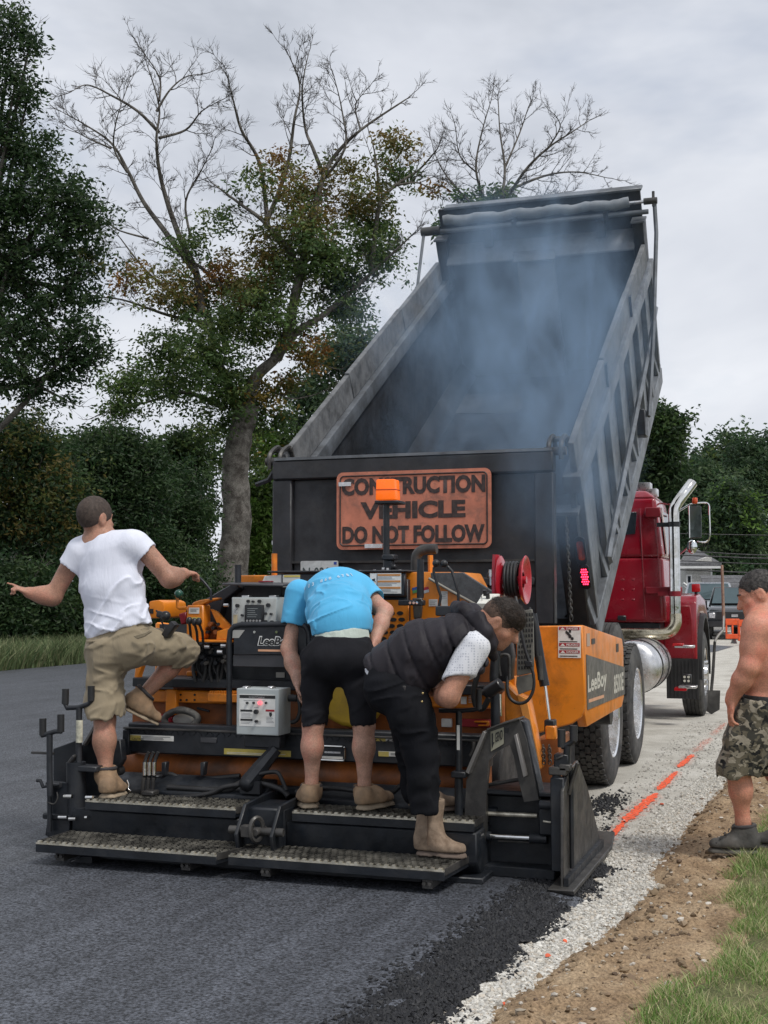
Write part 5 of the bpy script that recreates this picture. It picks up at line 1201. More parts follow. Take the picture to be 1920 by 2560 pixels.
PP('seat_box', [(372, 1503), (396, 1500), (408, 1505), (411, 1520), (408, 1543), (388, 1546), (372, 1546)], 7.05, .30, m_orange, bevel=.012, seg=2)
PB('seat_slot', 374, 1522, 383, 1534, 7.047, .004, m_darklbl, bevel=0)
PT('grab_rail', [(528, 1500), (527, 1478), (522, 1470), (505, 1450), (490, 1440), (478, 1436)], 6.99, .008, m_black, n=8, sm=4)
PP('side_hook_guard', [(338, 1664), (349, 1656), (355, 1660), (345, 1690), (348, 1720), (338, 1722), (334, 1700)], 7.03, .06, m_orange, bevel=.006)
PB('orange_tab', 465, 1678, 486, 1691, 7.05, .04, m_orange)
# hydraulic valve bank below the tray
g_ = random.Random(4)
PB('valve_block', 486, 1612, 572, 1640, 7.02, .14, m_black, bevel=.008)
for i in range(22):
    x, y = g_.uniform(488, 570), g_.uniform(1608, 1662); PC('valve_fitting', x, y, 7.01, g_.uniform(.007, .013), g_.uniform(.01, .05), m_greysteel if g_.random() < .5 else m_black, n=8)
for x, y in ((565, 1614), (556, 1630), (524, 1617)): PC('bright_fitting', x, y, 6.97, .013, .03, m_alu, n=10, axis=(-1, -.2, 0))
for i in range(12):
    x = 490+i*7; PT('valve_hose', [(x, 1645), (x+g_.uniform(-8, 8), 1670), (x+g_.uniform(-18, 18), 1705)], 7.02+.01*(i % 3), .011, m_rubber, sm=4, n=6)
PB('valve_guard', 478, 1640, 760, 1706, 7.10, .05, m_screed, bevel=.006)
PB('white_data_label', 690, 1681, 711, 1694, 7.09, .005, M('pale_grey_metal', (.42, .41, .38)), bevel=0)

# ---- engine hood
HY = 7.27
PP('hood_rear', [(512, 1500), (560, 1470), (700, 1452), (1020, 1448), (1022, 1640), (700, 1700), (540, 1700), (530, 1640)], HY, .05, m_black, bevel=.006)
PB('hood_back_panel', 702, 1433, 1013, 1492, HY-.035, .035, m_black, bevel=.008)
mb = MB(); pa, pb_ = PY(668, 1432, HY-.04), PY(1018, 1430, HY-.04); mb.boxb(pa.x, pb_.x, HY-.045, 7.9, pa.z, pa.z+.012); mb.build('hood_top', m_bodydark, pav, bevel=.004)
PB('orange_trim', 600, 1438, 668, 1461, HY-.02, .5, m_orange, bevel=.006)
PP('torn_white_label', [(662, 1440), (705, 1437), (706, 1460), (664, 1461), (655, 1455)], HY-.026, .003, m_whitelbl, bevel=0)
lb = PB('white_data_label', 707, 1437, 750, 1468, HY-.039, .003, M('grey_white_label', (.6, .61, .58), .5), bevel=0); PB('label_panel', 710, 1438, 750, 1443, HY-.041, .001, m_yellowlbl, lb, bevel=0)
mb = MB(); q0, q1 = PY(560, 1458, 6.98), PY(712, 1462, 6.98); mb.prism([V(q0.x, 6.95, q0.z), V(q1.x, 6.95, q0.z-.01), V(q1.x-.03, 7.22, q0.z+.005), V(q0.x-.02, 7.22, q0.z+.01)], (0, 0, -.012)); mb.build('console_visor', M('dark_grey_panel', (.05, .05, .055)), pav, bevel=.003)
PP('side_shroud', [(510, 1500), (585, 1456), (600, 1470), (560, 1500), (545, 1560), (520, 1560)], 7.2, .35, m_black, bevel=.006)
PT('hood_post', [(595, 1458), (595, 1412)], 7.1, .020, m_black, n=10)
PB('dark_tool', 645, 1452, 676, 1456, 7.05, .05, M('dark_red_bracket', (.22, .01, .02)), bevel=.003)
# big safety label at the hood's right
sl = PB('safety_label', 925, 1433, 1003, 1484, HY-.040, .002, m_whitelbl, bevel=0)
m_lblorange = M('label_orange', (.55, .24, .07), .5)
for i, y in enumerate((1435, 1451, 1467)):
    PB('label_band', 944, y, 1001, y+5, HY-.0415, .001, m_lblorange, sl, bevel=0); lines('print_lines', PY(945, y, HY).x+.005, PY(1000, y, HY).x, PY(945, y+7, HY-.04).z, .006, 3, HY-.040, m_greyprint, sl, .0025, True, i)
PB('label_band', 942, 1434, 943, 1483, HY-.0415, .001, m_darklbl, sl, bevel=0)
for y in (1448, 1472): PP('pictogram', [(930, y), (938, y-2), (937, y+3), (940, y+7), (934, y+4), (930, y+8)], HY-.0415, .001, m_darklbl, sl, bevel=0)
# orange right cheek with perforated grille and sloping dark screen
PP('engine_cheek', [(1013, 1432), (1040, 1430), (1150, 1430), (1195, 1520), (1230, 1560), (1235, 1720), (1022, 1735), (1020, 1490)], 7.32, .5, m_orange, bevel=.012, seg=2)
PP('grille_panel', [(905, 1500), (1022, 1500), (1022, 1735), (905, 1735)], 7.26, .01, m_orange, bevel=.004)
for r_ in range(7):
    for c_ in range(5):
        x = 916+c_*21+(r_ % 2)*4; y = 1533+r_*16
        mb = MB(); q = PY(x, y, 7.2575); mb.prism([q+V(.021*math.cos(t), 0, .0125*math.sin(t)) for t in [6.283*k/10 for k in range(10)]], (0, .004, 0)); mb.build('grille_slot', m_darklbl, pav, smooth=False)
PP('sloping_screen', [(1076, 1432), (1157, 1431), (1262, 1498), (1262, 1512), (1199, 1516), (1078, 1447)], 7.285, .03, M('charcoal_mesh', (.075, .078, .082), .7, var=.2, scale=40), bevel=.004)
PT('screen_edge', [(1072, 1446), (1130, 1479), (1198, 1516)], 7.275, .008, M('grey_rubber_trim', (.25, .24, .21), .6))
for (x, y, c1_, c2_) in ((1038, 1474, (.03, .08, .3), (.08, .25, .08)), (1065, 1474, (.5, .03, .05), (.6, .6, .6))):
    fl = PP('flag_decal', [(x-8, y-4), (x+6, y-8), (x+8, y+6), (x-6, y+10)], 7.318, .002, M('decal_%d' % x, c1_, .5), bevel=0)
    PP('flag_stripe', [(x-7, y+3), (x+7, y-1), (x+8, y+6), (x-6, y+10)], 7.316, .001, M('decal2_%d' % x, c2_, .5), fl, bevel=0)
for (x0, y0, x1, y1) in ((1072, 1498, 1094, 1516), (1103, 1478, 1119, 1516)):
    lb = PB('white_data_label', x0, y0, x1, y1, 7.317, .002, m_whitelbl, bevel=0); lines('print_lines', PY(x0+2, y0, 7.31).x, PY(x1-2, y0, 7.31).x, PY(x0, y0+4, 7.31).z, .010, 4, 7.317, m_greyprint, lb, .003)
PT('hood_post', [(1051, 1495), (1051, 1398)], 7.15, .021, m_black, n=10)
PB('hood_catch', 995, 1500, 1058, 1514, 7.14, .05, m_black, bevel=.004)
for x in (1027, 1036, 1044): PC('catch_bolt', x, 1507, 7.14, .008, .015, m_chrome, n=8)
PP('hood_stay', [(1030, 1495), (1055, 1495), (1052, 1545), (1034, 1548)], 7.22, .03, m_greysteel)
PT('exhaust_pipe', [(1040, 1450), (1040, 1400), (1046, 1382), (1062, 1374), (1092, 1372)], 7.6, .032, m_greysteel, sm=5, n=14)
PT('orange_upright', [(1077, 1435), (1076, 1388)], 7.5, .017, m_orange, n=6); PT('lift_eye', [(686, 1440), (686, 1384)], 7.6, .019, m_orange, n=10)
# beacon
bc = PT('beacon_pole', [(966, 1432), (966, 1262)], 7.45, .020, m_black, n=10)
PB('beacon_base', 936, 1251, 996, 1259, 7.40, .14, m_black, bc, bevel=.004)
PP('beacon_lens', [(940, 1198), (986, 1197), (989, 1249), (938, 1250)], 7.42, .10, m_amber, bc, bevel=.010, seg=2)
PB('lens_joint', 940, 1222, 988, 1225, 7.417, .105, M('amber_joint', (.6, .07, .01), .4), bc, bevel=.002)
PB('beacon_mount', 954, 1386, 984, 1400, 7.41, .09, m_black, bc); PB('beacon_clamp', 960, 1400, 980, 1432, 7.43, .06, m_black, bc)
mb = MB(); mb.sphere(PY(985, 1417, 7.42), .017, 10, 8); mb.build('clamp_knob', m_blackp, bc)
for x, y in ((958, 1424), (969, 1425), (900, 1430), (936, 1429), (1000, 1429)): PC('hood_bolt', x, y, 7.28, .009, .012, m_alu, n=8, axis=(0, 0, 1))

# ---- right control station
for (kx, ky, pth) in ((1090, 1408, [(1085, 1418), (1084, 1430), (1098, 1478), (1102, 1490), (1097, 1520)]), (1110, 1409, [(1119, 1416), (1130, 1428), (1146, 1482), (1146, 1510), (1143, 1522)])):
    lv = PT('travel_lever', pth, 6.98, .0085, m_blackp, n=8); mb = MB(); mb.sphere(PY(kx, ky, 6.98), .0215, 14, 10); mb.build('lever_knob', m_blackp, lv)
PB('lever_mount', 1088, 1515, 1155, 1540, 6.96, .12, m_black, bevel=.006)
ps = MB(); A, B_, C_, D_ = PY(1206, 1484, 6.95), PY(1250, 1484, 6.95), PY(1244, 1508, 6.78), PY(1191, 1508, 6.78); nrm_ = V(0, .06, -.10)
ps.prism([A, B_, C_, D_], (0, .02, -.05)); cb_ = ps.build('remote_control_box', M('cream_panel', (.68, .67, .60), .45), pav, bevel=.004)
PB('remote_box_body', 1193, 1512, 1243, 1525, 6.80, .13, m_greybox, cb_, bevel=.004)
for x, y in ((1213, 1489), (1220, 1496)): PC('joystick_stub', x, y, 6.86, .011, .03, m_blackp, cb_, axis=(0, -.3, 1), n=10)
PC('toggle', 1205, 1501, 6.82, .003, .025, m_alu, cb_, axis=(0, -.4, 1)); PB('amber_side_lamp', 1249, 1490, 1256, 1499, 6.9, .03, m_amber, cb_)
# hose reel
RY = 7.12; rc0 = PY(1268, 1447, RY)
rl = thing('hose_reel', PY(1284, 1515, RY), 'red steel hose reel with black hose on the paver', 'hose reel')
ax = V(1, .02, 0).normalized(); rc = PY(1284, 1450, RY); Rr = .135
mb = MB()
for off, flip in ((-.055, 1), (.055, -1)):
    mb2 = MB(); mb2.lathe([(off, .045), (off+.004*flip, .08), (off+.018*-flip, Rr*.86), (off+.022*-flip, Rr), (off+.016*-flip, Rr+.004), (off-.004, Rr*.86), (off-.006, .045)], rc, ax, 36); mb2.build('reel_flange', m_reelred, rl, ang=40)
for k, (rr_, n_) in enumerate(((.070, 5), (.086, 5), (.100, 4))):
    mb = MB(); N = 26*n_
    mb.tube([rc+ax*(-.038+.076*i/N)+(V(0, 0, 1)*math.cos(6.283*i/26)+ax.cross(V(0, 0, 1))*math.sin(6.283*i/26))*rr_ for i in range(N+1)], .0085, 6); mb.build('coiled_hose', m_rubber, rl, fix=False, ang=60)
mb = MB(); mb.cyl(rc-ax*.09, rc+ax*.075, .022, n=12); mb.build('reel_hub', m_reelred, rl)
mb = MB(); mb.tube(smooth_path([rc-ax*.10+V(0, 0, .145), rc-ax*.105+V(0, 0, .05), rc-ax*.105+V(0, 0, -.12), rc-ax*.09+V(0, 0, -.19)], 4), .021, 6); mb.build('reel_arm', m_reelred, rl)
mb = MB(); mb.box(rc+V(0, 0, -.205), (.16, .12, .05)); mb.build('reel_base', m_reelred, rl, bevel=.006); mb = MB(); mb.box(rc+V(-.02, -.09, -.165), (.11, .06, .05)); mb.build('hose_guide', m_blackp, rl, bevel=.006)
mb = MB(); mb.cyl(rc-ax*.13+V(0, 0, .02), rc-ax*.13+V(0, 0, .06), .014, n=10); mb.cyl(rc-ax*.13+V(0, 0, -.03), rc-ax*.13+V(0, 0, .02), .009, n=8); mb.build('swivel_fitting', m_alu, rl)
PT('hydraulic_hose', [(1220, 1445), (1222, 1432), (1235, 1428), (1250, 1436), (1256, 1450)], 7.35, .008, m_rubber, sm=4)
PT('wash_hose', [(1289, 1492, 6.98), (1294, 1515, 6.95), (1300, 1560, 6.82), (1312, 1620, 6.80), (1325, 1660, 6.80), (1334, 1690, 6.80), (1333, 1725, 6.80), (1318, 1752, 6.80), (1295, 1758, 6.80), (1275, 1745, 6.80), (1268, 1720, 6.80), (1270, 1690, 6.82)], 6.9, .009, m_rubber, sm=5)
PB('wash_valve', 1313, 1652, 1330, 1668, 6.79, .05, m_blackp, bevel=.004)
# perforated step plate
pp = PP('perforated_plate', [(1302, 1527), (1330, 1523), (1333, 1555), (1335, 1640), (1334, 1682), (1292, 1690), (1292, 1600), (1300, 1560)], 6.84, .012, M('perforated_grey_steel', (.23, .22, .19), .55, metal=.3, var=.25, dirt=((.08, .075, .07), .6)), bevel=.002)
for r_ in range(11):
    for c_ in range(5):
        x = 1303+c_*7-(r_ > 5)*4-(1 if r_ > 2 else 0); y = 1538+r_*13.2-c_*.6
        mb = MB(); mb.box(PY(x, y, 6.838), (.0085, .006, .017)); mb.build('plate_slot', m_darklbl, pp, smooth=False)
PP('plate_end', [(1292, 1692), (1332, 1683), (1330, 1724), (1296, 1737), (1290, 1712)], 6.835, .012, M('perforated_grey_steel', (.2, .2, .2)), pp, bevel=.002)
PT('plate_rail', [(1266, 1705, 6.97), (1280, 1600, 6.97), (1296, 1545, 6.97)], 6.97, .014, m_black)
# black pillar, seat box, crank near the vest
PT('pillar', [(1239, 1818), (1238, 1765), (1235, 1690), (1240, 1620)], 6.72, .026, m_black, n=12)
PP('dark_console', [(1232, 1612), (1272, 1592), (1280, 1640), (1276, 1700), (1250, 1706), (1236, 1690)], 6.85, .10, m_blackp, bevel=.01, seg=2)
PT('curved_handle', [(1251, 1690), (1247, 1665), (1247, 1645), (1254, 1638), (1266, 1637), (1273, 1646), (1274, 1700)], 6.74, .009, m_greysteel, sm=4)
mb = MB(); q = PY(1231, 1722, 6.66); mb.cyl(q+V(-.03, 0, -.02), q+V(.05, -.01, .03), .035, n=14); mb.cyl(q+V(-.045, 0, -.028), q+V(-.02, 0, -.014), .027, n=14); mb.build('pressure_cap', m_blackp, pav, bevel=.004)
PT('corrugated_conduit', [(1196, 1678), (1190, 1700), (1184, 1730), (1188, 1760), (1198, 1772), (1210, 1768), (1222, 1745)], 6.80, .016, m_rubber, sm=5)
PT('bright_rod', [(1250, 1735), (1251, 1790)], 6.74, .009, m_chrome)
tb = PT('screed_crank', [(1147, 1778), (1147, 1940)], 6.48, .017, m_black, n=10)
PT('crank_bar', [(1098, 1776), (1150, 1777), (1185, 1774), (1197, 1770)], 6.48, .012, m_black, tb, n=8); PT('crank_grip', [(1197, 1772), (1197, 1722)], 6.48, .016, m_rubber, tb, n=10)
PB('crank_label', 1142, 1813, 1149, 1875, 6.460, .002, m_whitelbl, tb, bevel=0)
PB('crank_bearing', 1127, 1930, 1163, 1945, 6.43, .10, m_black, tb, bevel=.004); PT('crank_screw', [(1147, 1945), (1147, 2070)], 6.5, .022, m_screed, tb, n=10)
# orange tow arm and lift ram
PP('tow_arm', [(1262, 1705), (1292, 1735), (1318, 1745), (1350, 1900), (1350, 1925), (1318, 1940), (1262, 1790)], 6.9, .12, m_orange, bevel=.008)
PP('tow_arm_face', [(1292, 1736), (1317, 1747), (1349, 1905), (1338, 1912)], 6.892, .006, M('light_orange_face', (.86, .33, .05), .45, dirt=((.3, .13, .05), .6)), bevel=.002)
PP('frame_upright', [(1262, 1690), (1290, 1690), (1290, 1860), (1262, 1850)], 7.02, .08, m_orange, bevel=.006)
rm_ = PT('lift_ram', [(1330, 1535), (1340, 1590), (1355, 1680), (1362, 1715)], 7.0, .028, m_black, n=12)
PT('ram_rod', [(1362, 1712), (1373, 1800)], 7.0, .010, m_chrome, rm_, n=10); PB('ram_clevis', 1360, 1800, 1386, 1830, 6.97, .07, m_black, rm_); PB('ram_anchor', 1363, 1815, 1389, 1850, 6.96, .05, m_orange, rm_)
PT('ram_valve', [(1347, 1640), (1352, 1700)], 6.96, .017, m_greysteel, rm_, n=8); PT('hydraulic_hose', [(1322, 1520), (1338, 1560), (1342, 1620), (1346, 1660)], 6.98, .012, m_rubber, sm=4)
for x in (1358, 1373):
    mb = MB(); a, b = PY(x, 1868, 6.95), PY(x+2, 1905, 6.95)
    for i in range(6):
        q = a.lerp(b, i/5); mb.tube([q+V((.009 if i % 2 else 0.002)*math.cos(t), (.002 if i % 2 else .009)*math.cos(t), .015*math.sin(t)) for t in [6.283*k/8 for k in range(8)]], .003, 4, closed=True)
    mb.build('anchor_chain', m_greysteel, pav, fix=False)
PP('lower_frame', [(1330, 1850), (1400, 1840), (1400, 1960), (1345, 1960)], 7.1, .3, m_orange_dirty, bevel=.008)

# ---- hopper
HW = 7.85; WX = -1.38
PP('hopper_wall', [(1290, 1566), (1456, 1563), (1464, 1760), (1452, 1795), (1430, 1810), (1400, 1818), (1290, 1850)], HW, .05, m_orange, bevel=.008)
wz = PX(1458, 1563, WX).z; wz2 = PX(1561, 1595, WX).z; zb1 = PX(1464, 1812, WX).z; zb2 = PX(1561, 1743, WX).z
wg = MB(); Yf = 9.55
prof = [V(WX, HW+.052, zb1+.06), V(WX, HW+.052, wz), V(WX, Yf-.06, wz2), V(WX, Yf, wz2-.07), V(WX, Yf, zb2), V(WX, Yf-.10, zb2-.06), V(WX, HW+.12, zb1-.02)]
wg.prism(prof, (-.06, 0, 0)); wing = wg.build('hopper_wing', m_orange, pav, bevel=.012, seg=2)
mb = MB(); mb.prism([p+V(0, 0, 0) for p in (V(WX-.061, HW+.06, wz-.01), V(WX-.061, Yf-.1, wz2-.01), V(-1.95, Yf-.1, .70), V(-1.95, HW+.06, .70))], (-.02, 0, -.02)); mb.build('hopper_slope', m_bodydark, pav)
mb = MB(); mb.prism([V(-4.36+.061, HW+.06, wz-.01), V(-4.36+.061, Yf-.1, wz2-.01), V(-3.8, Yf-.1, .70), V(-3.8, HW+.06, .70)], (.02, 0, -.02)); mb.build('hopper_slope', m_bodydark, pav)
mb = MB(); mb.prism([p+V(-2.92, 0, 0) for p in prof], (-.06, 0, 0)); mb.build('hopper_wing', m_orange, pav, bevel=.012)
mb = MB(); mb.boxb(-3.8, -1.95, HW, Yf-.1, .64, .70); mb.build('hopper_floor', m_bodydark, pav)
mb = MB(); mb.boxb(-4.3, -1.7, HW+.01, HW+.055, .7, 1.29); mb.build('hopper_back', m_bodydark, pav)
# wing side stripe and lettering (plane X = WX)
def wpt(y, z): return V(WX+.002, y, z)
s0 = [PX(*p, WX+.002) for p in ((1465, 1636), (1561, 1668), (1561, 1736), (1468, 1775))]
mb = MB(); mb.prism(s0, (.002, 0, 0)); stp = mb.build('grey_stripe', M('grey_stripe_paint', (.10, .095, .088), .45, dirt=((.2, .17, .14), .5), dscale=5), wing)
o_ = PX(1468, 1745, WX); e_ = PX(1513, 1728, WX); xd = (V(0, e_.y-o_.y, e_.z-o_.z)).normalized(); yd = V(0, -xd.z, xd.y)
m_ivory = M('ivory_lettering', (.62, .60, .52), .5, dirt=((.35, .33, .28), .5), dscale=14)
tall = (PX(1468, 1688, WX).z-o_.z)
ribbon_text('LeeBoy', V(WX+.0045, o_.y, o_.z), (0, 1, 0), (0, 0, 1), tall*1.0, m_ivory, stp, width=(PX(1515, 1730, WX).y-o_.y), bold=.03)
o2 = PX(1533, 1736, WX); ribbon_text('8500E', V(WX+.0045, o2.y, o2.z), (0, 1, 0), (0, 0, 1), (PX(1533, 1688, WX).z-o2.z), m_ivory, stp, width=(PX(1557, 1730, WX).y-o2.y), bold=.03)
mb = MB(); u0, u1 = PX(1470, 1757, WX), PX(1508, 1744, WX); mb.prism([V(WX+.0045, u0.y, u0.z), V(WX+.0045, u1.y, u1.z), V(WX+.0045, u1.y, u1.z+.02), V(WX+.0045, u0.y, u0.z+.02)], (.001, 0, 0)); mb.build('orange_underline', M('peach_line', (.72, .38, .22)), stp)
for (x0, y0, x1, y1) in ((1478, 1597, 1487, 1609), (1540, 1610, 1546, 1629)):
    a, b = PX(x0, y0, WX), PX(x1, y1, WX); mb = MB(); mb.boxb(WX-.002, WX+.0025, a.y, b.y, min(a.z, b.z), max(a.z, b.z)); mb.build('wing_slot', m_darklbl, wing)
mb = MB(); a = PX(1466, 1600, WX); mb.boxb(WX+.0015, WX+.003, a.y, a.y+.12, a.z-.04, a.z+.04); mb.build('worn_decal', M('worn_decal', (.45, .33, .25), .6), wing)
# danger label
dl = thing('danger_label', PY(1426, 1645, HW-.002), 'red and white danger label with pinch hand symbol on the hopper', 'label')
mb = MB(); a, b = PY(1395, 1566, HW-.004), PY(1452, 1645, HW-.004); xl, xr, zt, zb = a.x, b.x, a.z, b.z
mb.boxb(xl, xr, HW-.005, HW-.001, zb, zt); mb.build('backing', m_whitelbl, dl)
def fz(t): return zt+(zb-zt)*t
for t0, t1, w, hgt in ((.015, .115, 'DANGER', .055), (.53, .635, 'PELIGRO', .055), (.76, .86, 'DANGER', .055)):
    mb = MB(); mb.boxb(xl+.006, xr-.006, HW-.0062, HW-.005, fz(t1), fz(t0)); mb.build('red_band', m_redlbl, dl)
    hh = (t1-t0)*(zt-zb)*.66
    ribbon_text(w, V(xl+.052, HW-.0064, fz(t1)+hh*.25), (1, 0, 0), (0, 0, 1), hh, m_whitelbl, dl, width=(xr-xl)-.065, bold=.02)
    mb = MB(); zz = fz(t1)+hh*.2; mb.prism([V(xl+.013, HW-.0064, zz), V(xl+.045, HW-.0064, zz), V(xl+.029, HW-.0064, zz+hh*1.1)], (0, -.0008, 0)); mb.build('warning_triangle', m_whitelbl, dl)
for t0 in (.47, .70, .93):
    mb = MB(); mb.boxb(xl+.01, xr-.02, HW-.0062, HW-.005, fz(t0+.03), fz(t0)); mb.build('print_lines', m_darklbl, dl)
mb = MB(); cx_, cz_ = (xl+xr)/2, fz(.27)
mb.prism([V(cx_-.02, HW-.006, cz_+.028), V(cx_-.008, HW-.006, cz_+.02), V(cx_+.015, HW-.006, cz_-.006), V(cx_+.012, HW-.006, cz_-.018), V(cx_-.003, HW-.006, cz_-.02), V(cx_-.006, HW-.006, cz_-.005), V(cx_-.024, HW-.006, cz_+.012)], (0, -.001, 0)); mb.prism([V(cx_+.018+.010*math.cos(t), HW-.0062, cz_-.022+.010*math.sin(t)) for t in [6.283*k/12 for k in range(12)]], (0, -.001, 0)); mb.boxb(cx_-.002, cx_+.012, HW-.007, HW-.006, cz_+.014, cz_+.032); mb.build('pinch_hand_symbol', m_darklbl, dl)
# push roller beside the truck wheel
mb = MB(); a = PY(1449, 1845, 9.5); mb.cyl(V(-4.1, 9.58, .62), V(-1.48, 9.58, .62), .085, n=20); mb.build('push_roller', m_black, pav)
for x in (-3.9, -1.9): mb = MB(); mb.boxb(x, x+.1, 8.6, 9.62, .45, .64); mb.build('roller_bracket', m_black, pav, bevel=.01)
# crawler tracks and frame between them
for x0 in (-3.95, -2.12):
    mb = MB(); pr_ = [V(x0, 9.2+.32*math.cos(a), .36+.32*math.sin(a)) for a in [R(-90+180*k/10) for k in range(11)]]+[V(x0, 7.45+.32*math.cos(a), .36+.32*math.sin(a)) for a in [R(90+180*k/10) for k in range(11)]]
    mb.prism(pr_, (.38, 0, 0)); mb.build('crawler_track', m_tyre, pav, bevel=.01)
mb = MB(); mb.boxb(-3.55, -2.14, 7.2, 9.3, .35, 1.0); mb.build('tractor_frame', m_orange_dirty, pav, bevel=.01)
mb = MB(); mb.boxb(-3.9, -1.75, 7.3, 7.85, .62, 1.1); mb.build('engine_bay', m_orange_dirty, pav, bevel=.01)
# yellow fuel tank showing between the legs
mb = MB(); pr_ = [PY(x, y, 6.86) for x, y in ((806, 1640), (930, 1640), (955, 1690), (948, 1760), (925, 1800), (890, 1822), (852, 1815), (812, 1795), (806, 1760))]
mb.prism(pr_, (0, .16, 0)); mb.build('yellow_tank', m_yellow, pav, bevel=.03, seg=3)

# ---- right tow point A-frame with badge
Af = [(1163, 1975), (1180, 1905), (1198, 1862), (1208, 1828), (1222, 1820), (1242, 1812), (1270, 1800), (1299, 1797), (1312, 1830), (1330, 1925), (1345, 1990), (1345, 2010), (1305, 2005), (1290, 1920), (1278, 1868), (1270, 1862), (1232, 1882), (1222, 1900), (1215, 1985), (1215, 2080), (1195, 2120), (1172, 2060)]
def ribpoly(name, outer, inner, Y, dY, mat):
    """frame made of convex pieces between an outer and an inner polyline of equal length"""
    mb = MB(); n = len(outer)
    for i in range(n-1): mb.prism([PY(*outer[i], Y), PY(*outer[i+1], Y), PY(*inner[i+1], Y), PY(*inner[i], Y)], (0, dY, 0))
    o = mb.build(name, mat, pav); return o
ribpoly('tow_point_frame', [(1158, 2115), (1166, 1950), (1208, 1830), (1244, 1813), (1299, 1800), (1316, 1850), (1332, 1935), (1347, 2000)], [(1212, 2115), (1216, 1960), (1222, 1902), (1240, 1880), (1274, 1862), (1284, 1890), (1296, 1950), (1310, 2005)], 6.50, .05, m_greysteel)
PP('frame_flange', [(1163, 1930), (1207, 1828), (1214, 1832), (1172, 1936)], 6.44, .06, m_alu if False else M('edge_grey_steel', (.22, .21, .20), .5, metal=.4), bevel=.002)
PP('frame_flange', [(1284, 1838), (1291, 1835), (1316, 1940), (1308, 1944)], 6.46, .05, M('edge_grey_steel', (.22, .21, .20)), bevel=.002)
PP('frame_rear_leg', [(1300, 1798), (1312, 1805), (1350, 1990), (1335, 1990)], 6.52, .12, m_black, bevel=.003)
PP('frame_top_cap', [(1215, 1822), (1252, 1808), (1296, 1795), (1299, 1799), (1246, 1815), (1217, 1828)], 6.46, .14, m_greysteel, bevel=.003)
bdg = PP('badge', [(1226, 1829), (1259, 1818), (1259, 1860), (1227, 1879)], 6.492, .005, M('badge_khaki', (.33, .32, .24), .5), bevel=.001)
a, b = PY(1238, 1857, 6.49), PY(1257, 1848, 6.49); xd_ = (b-a).normalized()
ribbon_text('GEND', a+V(0, -.001, 0), (xd_.x, 0, xd_.z), (0, 0, 1), .05, m_darklbl, bdg, width=(b-a).length, bold=.02); 
PP('badge_mark', [(1229, 1834), (1232, 1833), (1233, 1856), (1236, 1855), (1230, 1872), (1229, 1858)], 6.489, .002, m_darklbl, bdg, bevel=0)
PB('frame_slot', 1262, 1820, 1271, 1833, 6.497, .004, m_darklbl, bevel=0)
PT('catch_rod', [(1176, 1890), (1184, 1872), (1184, 1855)], 6.48, .010, m_greysteel)
# ---- hydraulic extension of the screed, right
PB('extension_top', 1196, 1978, 1392, 1990, 6.52, .36, m_screed, bevel=.006)
PB('extension_body', 1200, 1990, 1392, 2175, 6.62, .25, m_screed, bevel=.006)
mb = MB(); a = PY(1180, 2150, 6.55); b = PY(1392, 2150, 6.55); mb.boxb(a.x, b.x, 6.50, 6.9, MAT_Z-.001, .10); mb.build('extension_plate', m_screed, pav, bevel=.006)
PT('extension_rod', [(1196, 2033), (1343, 2039)], 6.56, .012, m_gratehi, n=12)
rc_ = PT('extension_ram', [(1205, 2090), (1228, 2091)], 6.54, .026, m_screed, n=12); PT('ram_rod', [(1226, 2090), (1325, 2095)], 6.54, .014, m_chrome, rc_, n=12); PT('ram_gland', [(1325, 2095), (1368, 2097)], 6.54, .027, m_screed, rc_, n=12); PT('lower_rod', [(1245, 2102), (1330, 2106)], 6.56, .006, m_greysteel, rc_)
mb = MB(); q = PY(1193, 2078, 6.5); mb.sphere(q, .05, 14, 10, (.7, .7, 1.4)); mb.build('adjuster_knob', m_screed, pav)
PB('extension_bracket', 1346, 2002, 1400, 2090, 6.5, .1, m_screed, bevel=.008); PC('bracket_roll', 1350, 2012, 6.46, .022, .12, m_screed, axis=(1, 0, 0))
PT('bent_wire', [(1358, 2053), (1380, 2056), (1392, 2050), (1400, 2035), (1415, 2028)], 6.45, .006, m_gratehi, sm=4)
PT('heater_hose', [(1210, 1965), (1260, 1955), (1310, 1948), (1326, 1955), (1328, 1968)], 6.6, .010, m_greysteel, sm=4)
# end gate: plate along the travel direction with a ski
EX = -1.235
ez = [(1385, 1965), (1440, 1930), (1475, 2110), (1404, 2180)]
mb = MB(); mb.prism([V(EX, 6.32, .05), V(EX, 6.34, .52), V(EX, 6.50, .60), V(EX, 6.75, .62), V(EX, 7.02, .45), V(EX, 7.42, .10), V(EX, 7.42, .05)], (.016, 0, 0)); eg = mb.build('end_gate', m_greysteel, pav, bevel=.003)
mb = MB(); mb.prism([V(EX-.05, 6.26, .035), V(EX-.05, 6.24, .06), V(EX-.05, 7.45, .06), V(EX-.05, 7.56, .12), V(EX-.05, 7.56, .10), V(EX-.05, 7.45, .035)], (.13, 0, 0)); mb.build('end_gate_ski', m_greysteel, eg, bevel=.004)
mb = MB(); mb.boxb(EX+.017, EX+.04, 6.32, 7.4, .061, .10); mb.build('ski_rail', m_black, eg)
for y in (6.40, 6.66):
    mb = MB(); mb.cyl(V(EX-.03, y, .12), V(EX-.03, y, .60), .022, n=12); mb.build('lift_screw', m_black, eg)
mb = MB(); mb.boxb(EX-.055, EX+.014, 6.36, 6.43, .12, .58); mb.build('gate_mast', m_screed, eg, bevel=.006); mb = MB(); mb.cyl(V(EX+.03, 6.47, .12), V(EX+.03, 6.47, .62), .012, n=8); mb.build('gate_rod', m_black, eg)
